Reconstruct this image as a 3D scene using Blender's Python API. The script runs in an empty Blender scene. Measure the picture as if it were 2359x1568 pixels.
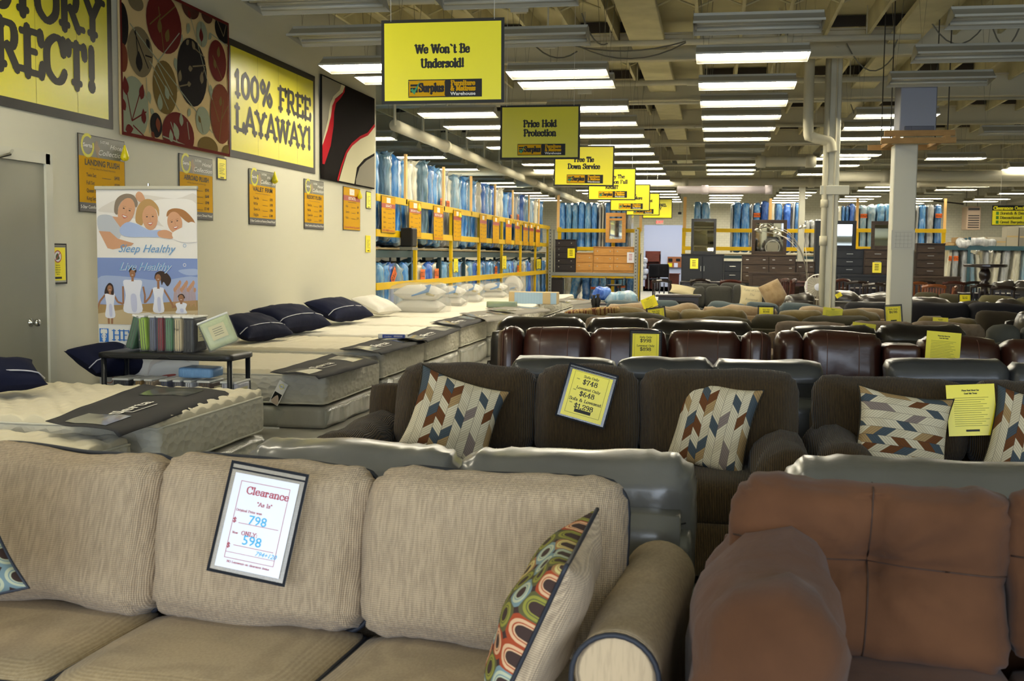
import bpy, math, random
from mathutils import Vector, Matrix, noise, geometry
SC = bpy.context.scene
COL = SC.collection
# ------------------------------------------------------------------ camera
F = 2550.0; K = F/3500.0; CAMZ = 1.5
ROLL = 0.010; PITCH = math.atan(196.6/F); YAW = math.atan(464.1*math.cos(PITCH)/F)
fwd = Vector((-math.sin(YAW)*math.cos(PITCH), math.cos(YAW)*math.cos(PITCH), -math.sin(PITCH)))
r0 = Vector((math.cos(YAW), math.sin(YAW), 0)); u0 = r0.cross(fwd)
RT = r0*math.cos(ROLL)+u0*math.sin(ROLL); UP = -r0*math.sin(ROLL)+u0*math.cos(ROLL)
cd = bpy.data.cameras.new('camera'); cam = bpy.data.objects.new('camera', cd); COL.objects.link(cam)
M = Matrix.Identity(4)
for i in range(3):
    M[i][0] = RT[i]; M[i][1] = UP[i]; M[i][2] = -fwd[i]
M[0][3] = 0; M[1][3] = 0; M[2][3] = CAMZ
cam.matrix_world = M
cd.sensor_width = 23.6; cd.lens = F/2359*23.6; cd.clip_end = 200
cd.dof.use_dof = True; cd.dof.focus_distance = 6.5; cd.dof.aperture_fstop = 5.6
SC.camera = cam
CP = Vector((0, 0, CAMZ))
def W(px, py, X=None, Y=None, Z=None, D=None):
    "world point seen at a photo pixel, on a plane of the room"
    d = fwd*F+RT*(px-1179.5)+UP*(784-py)
    if X is not None: t = X/d.x
    elif Y is not None: t = Y/d.y
    elif Z is not None: t = (Z-CAMZ)/d.z
    else: t = D*K/F
    return CP+d*t
# ------------------------------------------------------------------ world, daylight, exposure
SC.view_settings.view_transform = 'Standard'
try: SC.view_settings.look = 'None'
except Exception: pass
SC.view_settings.gamma = 1.0
SC.view_settings.use_curve_mapping = False
SC.view_settings.exposure = 0.48
LITE = 24.0
wd = bpy.data.worlds.new('world'); SC.world = wd; wd.use_nodes = True
bg = wd.node_tree.nodes['Background']; bg.inputs[0].default_value = (0.80, 0.88, 1.0, 1); bg.inputs[1].default_value = 0.6
def area(name, loc, rot, sx, sy, energy, colr):
    l = bpy.data.lights.new(name, 'AREA'); l.shape = 'RECTANGLE'; l.size = sx; l.size_y = sy; l.energy = energy; l.color = colr
    o = bpy.data.objects.new(name, l); COL.objects.link(o); o.location = loc; o.rotation_euler = rot
    return o
# daylight coming through the shop front behind the photographer
area('shopfront_daylight', (2.5, -3.6, 1.7), (math.radians(90), 0, 0), 14, 2.6, 480, (0.74, 0.85, 1.0))
# ------------------------------------------------------------------ colours and materials
def lin(h):
    if isinstance(h, str):
        c = [int(h[i:i+2], 16)/255 for i in (0, 2, 4)]
    else: c = list(h)
    return tuple(((x/12.92) if x <= .04045 else ((x+.055)/1.055)**2.4) for x in c)+(1,)
MATS = {}
def mat(name, col='808080', rough=.6, metal=0, emit=0, bump=None, vary=None, coat=0, spec=.5, alpha=1, sheen=0, trans=0):
    """bump=(scale,strength,dist[,kind]) vary=(scale, colour2, lo, hi[,stretch])"""
    if name in MATS: return MATS[name]
    m = bpy.data.materials.new(name); m.use_nodes = True; MATS[name] = m
    nt = m.node_tree; N = nt.nodes; L = nt.links; b = N['Principled BSDF']
    b.inputs['Base Color'].default_value = lin(col); b.inputs['Roughness'].default_value = rough
    b.inputs['Metallic'].default_value = metal; b.inputs['Specular IOR Level'].default_value = spec
    b.inputs['Coat Weight'].default_value = coat; b.inputs['Alpha'].default_value = alpha
    b.inputs['Coat Roughness'].default_value = .15
    b.inputs['Sheen Weight'].default_value = sheen
    b.inputs['Transmission Weight'].default_value = trans
    if emit:
        b.inputs['Emission Color'].default_value = lin(col); b.inputs['Emission Strength'].default_value = emit
    tc = None
    def coords(st=(1, 1, 1)):
        nonlocal tc
        if tc is None: tc = N.new('ShaderNodeTexCoord')
        mp = N.new('ShaderNodeMapping'); L.new(tc.outputs['Object'], mp.inputs[0]); mp.inputs['Scale'].default_value = st
        return mp.outputs[0]
    if vary:
        sc, c2, lo, hi = vary[:4]; st = vary[4] if len(vary) > 4 else (1, 1, 1)
        n = N.new('ShaderNodeTexNoise'); n.inputs['Scale'].default_value = sc; n.inputs['Detail'].default_value = 4
        L.new(coords(st), n.inputs['Vector'])
        r = N.new('ShaderNodeValToRGB'); r.color_ramp.elements[0].position = lo; r.color_ramp.elements[1].position = hi
        r.color_ramp.elements[0].color = lin(col); r.color_ramp.elements[1].color = lin(c2)
        L.new(n.outputs['Fac'], r.inputs[0]); L.new(r.outputs[0], b.inputs['Base Color'])
    if bump:
        sc, strg, dist = bump[:3]; kind = bump[3] if len(bump) > 3 else 'noise'
        bp = N.new('ShaderNodeBump'); bp.inputs['Strength'].default_value = strg; bp.inputs['Distance'].default_value = dist
        if kind == 'noise':
            n = N.new('ShaderNodeTexNoise'); n.inputs['Scale'].default_value = sc; n.inputs['Detail'].default_value = 5
            L.new(coords(bump[4] if len(bump) > 4 else (1, 1, 1)), n.inputs['Vector']); h = n.outputs['Fac']
        elif kind == 'rib':
            n = N.new('ShaderNodeTexWave'); n.bands_direction = 'X'; n.inputs['Scale'].default_value = sc; n.inputs['Distortion'].default_value = .6
            L.new(coords(), n.inputs['Vector']); h = n.outputs['Fac']
        elif kind == 'voro':
            n = N.new('ShaderNodeTexVoronoi'); n.inputs['Scale'].default_value = sc; n.feature = 'F1'
            L.new(coords(bump[4] if len(bump) > 4 else (1, 1, 1)), n.inputs['Vector']); h = n.outputs['Distance']
        L.new(h, bp.inputs['Height']); L.new(bp.outputs[0], b.inputs['Normal'])
    return m
def weave(name, c1, c2, scale, strg=.5, rough=.9, both=True, mottle=.35, axis='X', dark=None):
    "ribbed woven cloth: fine wave ribs and thread colour flecks"
    m = mat(name, c1, rough, sheen=.15, spec=.2)
    nt = m.node_tree; N = nt.nodes; L = nt.links; b = N['Principled BSDF']
    tc = N.new('ShaderNodeTexCoord')
    w1 = N.new('ShaderNodeTexWave'); w1.bands_direction = axis; w1.inputs['Scale'].default_value = scale
    w1.inputs['Distortion'].default_value = .15
    L.new(tc.outputs['Object'], w1.inputs[0]); h = w1.outputs['Fac']
    if both:
        w2 = N.new('ShaderNodeTexWave'); w2.bands_direction = 'Z'; w2.inputs['Scale'].default_value = scale*.8
        w2.inputs['Distortion'].default_value = .15; L.new(tc.outputs['Object'], w2.inputs[0])
        w3 = N.new('ShaderNodeTexWave'); w3.bands_direction = 'Y'; w3.inputs['Scale'].default_value = scale*.8; L.new(tc.outputs['Object'], w3.inputs[0])
        a = N.new('ShaderNodeMath'); a.operation = 'ADD'; L.new(h, a.inputs[0]); L.new(w2.outputs['Fac'], a.inputs[1])
        a2 = N.new('ShaderNodeMath'); a2.operation = 'ADD'; L.new(a.outputs[0], a2.inputs[0]); L.new(w3.outputs['Fac'], a2.inputs[1])
        a3 = N.new('ShaderNodeMath'); a3.operation = 'MULTIPLY'; a3.inputs[1].default_value = .5; L.new(a.outputs[0], a3.inputs[0]); h = a3.outputs[0]
    n = N.new('ShaderNodeTexNoise'); n.inputs['Scale'].default_value = 95; n.inputs['Detail'].default_value = 3
    mp = N.new('ShaderNodeMapping'); mp.inputs['Scale'].default_value = (1.6, 1, .18); L.new(tc.outputs['Object'], mp.inputs[0]); L.new(mp.outputs[0], n.inputs[0])
    mm = N.new('ShaderNodeMapRange'); mm.inputs[1].default_value = .35; mm.inputs[2].default_value = .65; mm.inputs[3].default_value = -mottle; mm.inputs[4].default_value = mottle
    L.new(n.outputs['Fac'], mm.inputs[0])
    s = N.new('ShaderNodeMath'); s.operation = 'ADD'; s.use_clamp = True; L.new(h, s.inputs[0]); L.new(mm.outputs[0], s.inputs[1])
    mx = N.new('ShaderNodeMix'); mx.data_type = 'RGBA'; mx.inputs[6].default_value = lin(c2); mx.inputs[7].default_value = lin(c1)
    L.new(s.outputs[0], mx.inputs[0]); L.new(mx.outputs[2], b.inputs['Base Color'])
    bp = N.new('ShaderNodeBump'); bp.inputs['Strength'].default_value = strg; bp.inputs['Distance'].default_value = .004
    L.new(h, bp.inputs['Height']); L.new(bp.outputs[0], b.inputs['Normal'])
    return m
# ------------------------------------------------------------------ object bookkeeping
def tag(o, label, cat, group=None, kind=None):
    o['label'] = label; o['category'] = cat
    if group: o['group'] = group
    if kind: o['kind'] = kind
    return o
def thing(name, label, cat, loc=(0, 0, 0), rz=0, group=None, rot=None):
    o = bpy.data.objects.new(name, None); COL.objects.link(o); o.empty_display_size = .1
    o.location = loc; o.rotation_euler = rot if rot else (0, 0, rz)
    return tag(o, label, cat, group)
def dup(root, loc, rz=None, label=None, group=None, rot=None):
    r = root.copy(); COL.objects.link(r); r.location = loc
    if rz is not None: r.rotation_euler = (0, 0, rz)
    if rot is not None: r.rotation_euler = rot
    if label: r['label'] = label
    if group: r['group'] = group
    for ch in list(root.children):
        c = ch.copy(); COL.objects.link(c); c.parent = r
        for g in list(ch.children):
            d = g.copy(); COL.objects.link(d); d.parent = c
    return r
def ordinal(n):
    w = ['first','second','third','fourth','fifth','sixth','seventh','eighth','ninth','tenth','eleventh','twelfth','thirteenth','fourteenth','fifteenth','sixteenth','seventeenth','eighteenth','nineteenth','twentieth']
    if n <= 20: return w[n-1]
    t = {2:'twenty',3:'thirty',4:'forty',5:'fifty',6:'sixty',7:'seventy'}[n//10]
    return (t+'-'+w[n%10-1]) if n%10 else (t[:-1]+'ieth')
class MB:
    def __init__(s): s.v = []; s.f = []; s.m = []; s.uv = {}
    def add(s, vs, fs, mi=0, M=None):
        o = len(s.v)
        s.v += [tuple(M @ Vector(v)) for v in vs] if M is not None else [tuple(v) for v in vs]
        s.f += [tuple(i+o for i in f) for f in fs]; s.m += [mi]*len(fs)
        return s
    def box(s, c, d, mi=0, rot=None, bev=0):
        x, y, z = d[0]/2, d[1]/2, d[2]/2
        if bev <= 0:
            vs = [(-x,-y,-z),(x,-y,-z),(x,y,-z),(-x,y,-z),(-x,-y,z),(x,-y,z),(x,y,z),(-x,y,z)]
            fs = [(0,3,2,1),(4,5,6,7),(0,1,5,4),(1,2,6,5),(2,3,7,6),(3,0,4,7)]
        else:
            b = min(bev, x*.9, y*.9, z*.9); vs = []; idx = {}
            for sx in (-1, 1):
                for sy in (-1, 1):
                    for sz in (-1, 1):
                        for a in range(3):
                            p = [sx*(x-b), sy*(y-b), sz*(z-b)]; p[a] = (sx*x, sy*y, sz*z)[a]
                            idx[(sx, sy, sz, a)] = len(vs); vs.append(tuple(p))
            fs = []
            for a in range(3):
                for sg in (-1, 1):
                    b1, b2 = (a+1) % 3, (a+2) % 3; q = []
                    for (i, j) in ((-1, -1), (1, -1), (1, 1), (-1, 1)):
                        k = [0, 0, 0]; k[a] = sg; k[b1] = i; k[b2] = j; q.append(idx[(k[0], k[1], k[2], a)])
                    fs.append(tuple(q if sg > 0 else q[::-1]))
            for a in range(3):
                b1, b2 = (a+1) % 3, (a+2) % 3
                for i in (-1, 1):
                    for j in (-1, 1):
                        def g(e, ax):
                            k = [0, 0, 0]; k[a] = e; k[b1] = i; k[b2] = j; return idx[(k[0], k[1], k[2], ax)]
                        q = (g(-1, b1), g(1, b1), g(1, b2), g(-1, b2))
                        fs.append(q if i*j > 0 else q[::-1])
            for sx in (-1, 1):
                for sy in (-1, 1):
                    for sz in (-1, 1):
                        t = tuple(idx[(sx, sy, sz, a)] for a in range(3)); fs.append(t if sx*sy*sz > 0 else t[::-1])
        Mx = Matrix.Translation(c)
        if rot is not None: Mx = Mx @ (rot if isinstance(rot, Matrix) else Matrix.Rotation(rot, 4, 'Z'))
        return s.add(vs, fs, mi, Mx)
    def tube(s, pts, r, n=8, mi=0, closed=False, cap=True, rr=None):
        pts = [Vector(p) for p in pts]; k = len(pts); o = len(s.v); vs = []
        up = None
        for i, p in enumerate(pts):
            a = pts[(i-1) % k] if (closed or i > 0) else p
            b = pts[(i+1) % k] if (closed or i < k-1) else p
            t = (b-a); t = t.normalized() if t.length > 1e-9 else Vector((0, 0, 1))
            if up is None: up = Vector((0, 0, 1)) if abs(t.z) < .9 else Vector((1, 0, 0))
            x = t.cross(up)
            if x.length < 1e-6: x = t.orthogonal()
            x.normalize(); y = x.cross(t).normalized(); up = y
            R = rr[i] if rr else r
            for j in range(n):
                an = 2*math.pi*j/n; vs.append(p+x*math.cos(an)*R+y*math.sin(an)*R)
        fs = []
        for i in range(k if closed else k-1):
            i2 = (i+1) % k
            for j in range(n):
                j2 = (j+1) % n; fs.append((i*n+j, i*n+j2, i2*n+j2, i2*n+j))
        if cap and not closed:
            fs.append(tuple(range(n))[::-1]); fs.append(tuple((k-1)*n+j for j in range(n)))
        return s.add(vs, fs, mi)
    def cyl(s, p0, p1, r, n=16, mi=0, r2=None): return s.tube([p0, p1], r, n, mi, rr=[r, r2 if r2 is not None else r])
    def lathe(s, prof, n=20, mi=0, c=(0, 0, 0)):
        vs = []; fs = []; k = len(prof)
        for (r, z) in prof:
            for j in range(n):
                a = 2*math.pi*j/n; vs.append((c[0]+r*math.cos(a), c[1]+r*math.sin(a), c[2]+z))
        for i in range(k-1):
            for j in range(n):
                j2 = (j+1) % n; fs.append((i*n+j, i*n+j2, (i+1)*n+j2, (i+1)*n+j))
        fs.append(tuple(range(n))[::-1]); fs.append(tuple((k-1)*n+j for j in range(n)))
        return s.add(vs, fs, mi)
    def mesh(s, name, mats, smooth=False):
        me = bpy.data.meshes.new(name); me.from_pydata(s.v, [], s.f)
        for m in (mats if isinstance(mats, (list, tuple)) else [mats]): me.materials.append(m)
        if any(s.m): me.polygons.foreach_set('material_index', s.m)
        if smooth: me.polygons.foreach_set('use_smooth', [True]*len(me.polygons))
        me.update(); return me
    def build(s, name, mats, parent=None, smooth=False, loc=None, rot=None):
        return link(s.mesh(name, mats, smooth), name, parent, loc, rot)
def link(me, name, parent=None, loc=None, rot=None):
    o = bpy.data.objects.new(name, me); COL.objects.link(o)
    if parent is not None: o.parent = parent
    if loc is not None: o.location = loc
    if rot is not None: o.rotation_euler = rot
    return o
def catmull(p, n=5, closed=False):
    out = []; k = len(p)
    for i in range(k if closed else k-1):
        g = lambda j: p[j % k] if closed else p[max(0, min(k-1, j))]
        a, b, c, d = g(i-1), g(i), g(i+1), g(i+2)
        for q in range(n):
            t = q/n; out.append(tuple(.5*((2*b[e])+(c[e]-a[e])*t+(2*a[e]-5*b[e]+4*c[e]-d[e])*t*t+(3*b[e]-a[e]-3*c[e]+d[e])*t**3) for e in range(len(b))))
    if not closed: out.append(tuple(p[-1]))
    return out
def clip(pts, x0, y0, x1, y1):
    def cut(P, ins, inter):
        out = []
        for i in range(len(P)):
            a, b = P[i-1], P[i]
            if ins(b):
                if not ins(a): out.append(inter(a, b))
                out.append(b)
            elif ins(a): out.append(inter(a, b))
        return out
    def ix(v): return lambda a, b: (v, a[1]+(b[1]-a[1])*(v-a[0])/(b[0]-a[0]))
    def iy(v): return lambda a, b: (a[0]+(b[0]-a[0])*(v-a[1])/(b[1]-a[1]), v)
    for ins, it in ((lambda p: p[0] >= x0, ix(x0)), (lambda p: p[0] <= x1, ix(x1)), (lambda p: p[1] >= y0, iy(y0)), (lambda p: p[1] <= y1, iy(y1))):
        if len(pts) < 3: return []
        pts = cut(pts, ins, it)
    return pts
# ------------------------------------------------------------------ flat printed work, laid out on a board (x right, z up, faces -y)
LAY = .0007
class Flat:
    def __init__(s): s.v = []; s.f = []; s.m = []; s.mats = []; s.warp = None
    def mi(s, m):
        if m not in s.mats: s.mats.append(m)
        return s.mats.index(m)
    clipbox = None; cnt = 0
    def poly(s, pts, m, lv=1):
        if s.clipbox:
            pts = clip(pts, *s.clipbox)
            if len(pts) < 3: return
        tris = geometry.tessellate_polygon([[Vector((p[0], p[1], 0)) for p in pts]]) if len(pts) > 4 else [tuple(range(len(pts)))]
        s.cnt = (s.cnt+1) % 40; o = len(s.v); s.v += [(p[0], -lv*LAY-s.cnt*1.6e-5, p[1]) for p in pts]; k = s.mi(m)
        for t in tris: s.f.append(tuple(i+o for i in t)); s.m.append(k)
    def rect(s, x0, y0, x1, y1, m, lv=1): s.poly([(x0, y0), (x1, y0), (x1, y1), (x0, y1)], m, lv)
    def ell(s, cx, cy, rx, ry, m, lv=1, rot=0, n=20):
        c, d = math.cos(rot), math.sin(rot)
        s.poly([(cx+rx*math.cos(a)*c-ry*math.sin(a)*d, cy+rx*math.cos(a)*d+ry*math.sin(a)*c) for a in [2*math.pi*i/n for i in range(n)]], m, lv)
    def blob(s, pts, m, lv=1, n=4): s.poly(catmull(pts, n, True), m, lv)
    def line(s, pts, w, m, lv=1):
        for a, b in zip(pts, pts[1:]):
            d = Vector((b[0]-a[0], b[1]-a[1]))
            if d.length < 1e-9: continue
            d.normalize(); px, py = -d.y*w/2, d.x*w/2
            s.poly([(a[0]+px, a[1]+py), (a[0]-px, a[1]-py), (b[0]-px, b[1]-py), (b[0]+px, b[1]+py)], m, lv)
    def ring(s, cx, cy, r, w, m, lv=1, n=28, ry=None, a0=0, a1=2*math.pi):
        ry = ry or r
        s.line([(cx+r*math.cos(a0+(a1-a0)*i/n), cy+ry*math.sin(a0+(a1-a0)*i/n)) for i in range(n+1)], w, m, lv)
    def frame(s, x0, y0, x1, y1, w, m, lv=1):
        s.rect(x0, y0, x1, y0+w, m, lv); s.rect(x0, y1-w, x1, y1, m, lv); s.rect(x0, y0+w, x0+w, y1-w, m, lv); s.rect(x1-w, y0+w, x1, y1-w, m, lv)
    def text(s, t, x, y, h, m, lv=2, al='c', wt=1.0, wx=1.0, slab=True, fine=True, fit=None):
        "slab lettering: cap height h, baseline y"
        k = h/100.0; tw = sum(GL.get(c, GL[' '])[0] for c in t)*k*wx
        if fit: wx *= fit/tw; tw = fit
        cx = x-(tw/2 if al == 'c' else tw if al == 'r' else 0)
        st, th = .235*h*wt, .13*h*wt
        if not slab: st = th = .15*h*wt
        nd = 8 if fine else 5
        for c in t:
            g = GL.get(c, GL[' '])
            def q(p): return (cx+p[0]*k*wx, y+p[1]*k)
            for kind, pts in g[1]:
                if kind == 'S':
                    if slab:
                        a, b = q((pts[0][0]-15, pts[0][1])), q((pts[0][0]+15, pts[0][1]))
                        vv = th*.5 if pts[0][1] < 30 else -th*.5
                        a = (a[0], a[1]+vv); b = (b[0], b[1]+vv)
                        s.line([a, b], th, m, lv)
                        if fine:
                            s.ell(a[0], a[1], th*.55, th*.55, m, lv, n=8); s.ell(b[0], b[1], th*.55, th*.55, m, lv, n=8)
                    continue
                if kind == 'D':
                    p = q(pts[0]); s.ell(p[0], p[1], st*.62, st*.62, m, lv, n=10); continue
                pp = catmull(pts, 4 if fine else 2) if kind == 'C' else pts
                pp = [q(p) for p in pp]
                for a, b in zip(pp, pp[1:]):
                    d = Vector((b[0]-a[0], b[1]-a[1])); l = d.length
                    if l < 1e-9: continue
                    w = th+(st-th)*abs(d.y/l)**1.3
                    s.line([a, b], w, m, lv)
                    s.ell(b[0], b[1], w/2, w/2, m, lv, n=nd)
                    s.ell(a[0], a[1], w/2, w/2, m, lv, n=nd)
            cx += g[0]*k*wx
        return tw
    def sans(s, t, x, y, h, m, lv=2, al='c', wx=1.0, bold=0, shear=0, fit=None):
        c = bpy.data.curves.new('t', 'FONT'); c.body = t; c.size = h/.72; c.offset = bold*h; c.resolution_u = 2
        c.align_x = {'c': 'CENTER', 'l': 'LEFT', 'r': 'RIGHT'}[al]; c.shear = shear
        o = bpy.data.objects.new('t', c); COL.objects.link(o)
        me = o.to_mesh(); k = s.mi(m); b = len(s.v)
        if fit and len(me.vertices): wx = fit/max(.001, max(v.co.x for v in me.vertices)-min(v.co.x for v in me.vertices))
        s.v += [(x+v.co.x*wx, -lv*LAY, y+v.co.y) for v in me.vertices]
        for p in me.polygons: s.f.append(tuple(b+i for i in p.vertices)); s.m.append(k)
        o.to_mesh_clear(); bpy.data.objects.remove(o); bpy.data.curves.remove(c)
    def build(s, name, parent=None, loc=None, rot=None):
        v = [s.warp(*p) for p in s.v] if s.warp else s.v
        me = bpy.data.meshes.new(name); me.from_pydata(v, [], s.f)
        for m in s.mats: me.materials.append(m)
        me.polygons.foreach_set('material_index', s.m); me.update()
        return link(me, name, parent, loc, rot)
GS = """ |45|
A|90|L8,0 45,100 82,0;L24,33 66,33;S8,0;S82,0
B|80|L20,0 20,100;C20,98 50,98 62,90 62,66 48,54 20,54;C20,54 52,54 68,42 68,12 52,2 20,2;S14,0;S14,100
C|82|C72,76 60,97 40,100 15,80 10,50 15,20 40,0 62,4 76,22;L72,70 72,96
D|86|L20,0 20,100;C20,98 50,98 74,78 78,50 74,22 50,2 20,2;S14,0;S14,100
E|78|L20,0 20,100;L20,96 66,96 68,78;L20,52 50,52;L20,4 68,4 72,24;S14,0;S14,100
F|74|L20,0 20,100;L20,96 66,96 68,76;L20,50 50,50;S20,0;S14,100
G|90|C72,76 60,97 40,100 15,80 10,50 15,20 40,0 62,4 74,14;L74,4 74,42;S72,46
H|96|L20,0 20,100;L76,0 76,100;L20,52 76,52;S20,0;S20,100;S76,0;S76,100
I|44|L22,0 22,100;S22,0;S22,100
J|60|C40,100 40,20 28,0 10,8;S40,100
K|88|L20,0 20,100;L70,98 24,46;L36,58 74,4;S20,0;S20,100;S76,0;S70,100
L|74|L20,0 20,100;L20,4 66,4 70,28;S20,100;S14,0
M|114|L18,0 22,98;L22,98 56,14;L56,14 90,98;L90,98 94,0;S16,0;S16,100;S94,0;S94,100
N|96|L20,0 20,98;L22,98 74,4;L76,2 76,100;S18,0;S14,100;S76,100
O|90|C45,99 74,80 80,50 74,20 45,1 16,20 10,50 16,80 45,99
P|80|L20,0 20,100;C20,98 54,98 68,86 68,60 54,47 20,47;S20,0;S14,100
Q|90|C45,99 74,80 80,50 74,20 45,1 16,20 10,50 16,80 45,99;L50,24 80,-8
R|90|L20,0 20,100;C20,98 54,98 66,86 66,62 54,49 20,49;L44,49 74,4;S20,0;S14,100;S80,0
S|72|C62,74 52,96 34,99 13,86 15,66 36,54 58,40 62,16 40,1 18,4 10,24;L62,72 62,96;L10,26 10,4
T|82|L41,0 41,98;L9,76 11,96 71,96 73,76;S41,0
U|92|C20,98 20,30 28,6 46,0 64,6 74,30 74,98;S20,100;S74,100
V|86|L10,98 44,4;L44,4 78,98;S10,100;S78,100
W|122|L10,98 34,4;L34,4 60,92;L60,92 86,4;L86,4 112,98;S10,100;S60,100;S112,100
X|86|L12,98 74,2;L74,98 12,2;S12,0;S12,100;S74,0;S74,100
Y|86|L10,98 43,48;L76,98 43,48;L43,48 43,0;S43,0;S10,100;S76,100
Z|76|L12,80 12,96 64,96 12,4 66,4 66,22
a|64|C12,52 26,65 44,62 50,48 50,8 60,2;C50,40 24,37 11,18 22,1 40,5 50,18
b|68|L16,2 16,98;C16,54 36,66 55,52 57,32 52,8 34,0 16,8;S12,100
c|60|C50,48 40,64 22,62 9,46 9,22 22,2 42,1 53,16;L50,44 50,58
d|70|L52,2 52,98;C52,54 36,66 15,58 9,34 15,8 34,0 52,10;S46,100;S58,0
e|62|L10,34 52,36;C52,36 48,58 32,65 13,54 9,32 15,9 34,0 54,13
f|46|C48,86 40,98 26,95 21,80 21,0;L7,62 38,62;S21,0
g|64|C50,54 34,66 13,58 11,38 22,24 42,26 52,42 50,54;C52,62 52,0 46,-20 26,-26 10,-16
h|74|L17,0 17,98;C17,50 34,65 52,60 56,40 56,0;S17,0;S56,0;S12,100
i|36|L18,0 18,62;S18,0;S13,66;D18,90
j|36|C20,62 20,-10 12,-24 2,-22;S15,66;D20,90
k|70|L17,0 17,98;L52,62 20,30;L30,38 56,2;S17,0;S58,0;S52,66;S12,100
l|36|L18,0 18,98;S18,0;S13,100
m|104|L17,0 17,62;C17,50 30,65 46,58 50,40 50,0;C50,50 64,65 80,58 84,40 84,0;S17,0;S50,0;S84,0;S12,66
n|74|L17,0 17,62;C17,50 34,65 52,60 56,40 56,0;S17,0;S56,0;S12,66
o|66|C33,65 53,54 58,33 53,12 33,1 13,12 8,33 13,54 33,65
p|70|L17,-26 17,62;C17,54 36,66 55,54 58,32 52,8 34,0 17,8;S17,-28;S12,66
q|70|L52,-26 52,62;C52,54 36,66 15,58 9,34 15,8 34,0 52,10;S52,-28
r|54|L17,0 17,62;C17,44 28,62 44,60;D42,54;S17,0;S12,66
s|54|C44,48 34,63 19,62 13,50 28,37 43,24 41,6 22,1 9,13;L45,46 45,60;L9,16 9,3
t|46|C21,88 21,16 28,1 43,6;L7,62 40,62
u|74|C17,62 17,18 28,1 44,5 55,20;L55,2 55,62;S13,66;S50,66;S60,0
v|66|L10,62 33,3;L33,3 56,62;S10,66;S56,66
w|90|L10,62 26,3;L26,3 44,58;L44,58 62,3;L62,3 78,62;S10,66;S44,66;S78,66
x|66|L12,62 54,3;L54,62 12,3;S12,0;S54,0;S12,66;S54,66
y|66|L10,62 35,6;L58,62 35,6 24,-20 10,-22;S10,66;S58,66
z|58|L10,50 10,62 48,62 10,4 50,4 50,18
0|74|C37,99 58,80 62,50 58,20 37,1 16,20 12,50 16,80 37,99
1|50|L26,0 26,98;L26,96 10,80;S26,0
2|70|C12,72 16,92 36,99 56,88 56,66 12,6;L12,4 60,4 62,22
3|68|C12,80 28,99 54,90 52,62 32,54;C32,54 58,48 58,14 34,0 10,14
4|74|L48,0 48,98 10,32 66,32;S48,0
5|68|L56,96 18,96 14,56;C14,56 36,66 58,48 56,14 32,0 10,12
6|70|C54,90 28,92 13,50 15,16 34,0 55,12 56,38 36,54 14,38
7|66|L10,78 12,96 58,96;C58,96 36,50 28,0
8|70|C35,98 54,86 52,62 35,54 18,62 16,86 35,98;C35,54 58,40 56,10 35,0 14,10 12,40 35,54
9|70|C16,10 42,8 57,50 55,84 36,99 15,88 14,62 34,46 56,62
!|40|L20,32 20,96;L20,60 20,98;D20,9
.|30|D15,6
,|30|D15,6;L17,4 10,-14
`|50|L16,96 34,82
'|30|L15,98 15,78
"|44|L13,98 13,78;L31,98 31,78
:|30|D15,10;D15,52
&|96|C80,0 24,62 26,90 40,99 55,86 46,66 16,42 11,18 28,0 54,6 76,44;S74,48
$|72|C60,74 50,90 34,92 15,80 17,64 36,54 57,40 60,20 40,8 20,10 12,26;L36,-8 36,108
%|120|C30,98 46,74 30,50 14,74 30,98;C88,48 104,24 88,0 72,24 88,48;L84,98 34,0
?|62|C12,76 20,96 42,98 52,80 40,60 30,48 30,32;D30,9
-|50|L10,40 40,40
*|50|L25,90 25,50;L10,80 40,60;L40,80 10,60
"""
GL = {}
for ln in GS.split('\n'):
    if not ln: continue
    if ln[0] == '|': continue
    ch, w, st = ln[0], *ln[2:].split('|', 1)
    GL[ch] = (float(w), [(q[0], [tuple(float(a) for a in p.split(',')) for p in q[1:].split(' ')]) for q in st.split(';') if q])
# ------------------------------------------------------------------ palette
wallp = mat('wall_paint', 'cdcab6', .75, bump=(40, .08, .002))
def block_wall():
    m = mat('painted_block', 'c4c3b8', .7); nt = m.node_tree; N = nt.nodes; L = nt.links; b = N['Principled BSDF']
    tc = N.new('ShaderNodeTexCoord'); mp = N.new('ShaderNodeMapping'); mp.inputs['Rotation'].default_value = (math.radians(90), 0, 0)
    L.new(tc.outputs['Object'], mp.inputs[0]); br = N.new('ShaderNodeTexBrick'); br.inputs['Scale'].default_value = 2.5
    br.inputs['Color1'].default_value = lin('c6c4b4'); br.inputs['Color2'].default_value = lin('c0beaf'); br.inputs['Mortar'].default_value = lin('aaa899')
    br.inputs['Mortar Size'].default_value = .012; L.new(mp.outputs[0], br.inputs[0]); L.new(br.outputs[0], b.inputs['Base Color']); return m
blockp = block_wall()
ceilp = mat('ceiling_paint', 'c9c198', .8, vary=(.9, 'b9b18b', .4, .65))
joistp = mat('joist_paint', 'ccc49b', .8, vary=(2.5, 'b8b08a', .35, .7))
steelp = mat('steel_paint', 'c2bb9f', .7)
pipep = mat('pipe_paint', 'c4bfa8', .8, spec=.25)
dark = mat('gap_shade', '3a342c', .9)
floorm = mat('floor_tile', 'a9a79c', .35, vary=(.6, '9c9a90', .4, .6))
greydoor = mat('grey_door', '918f7e', .45); whitetrim = mat('white_trim', 'c9c7b5', .5)
chrome = mat('chrome', 'c8c8c4', .18, 1); white = mat('white_metal', 'c3bfac', .4)
yel = mat('sign_yellow', 'f4e80e', .35, coat=.25); yel2 = mat('poster_yellow', 'cf9c10', .8, spec=.15); blk = mat('sign_black', '171614', .5, spec=.3)
blkg = mat('lettering_black', '26241e', .5, spec=.3); gry = mat('poster_grey', '757467', .5); whi = mat('print_white', 'e8e6de', .5)
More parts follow.
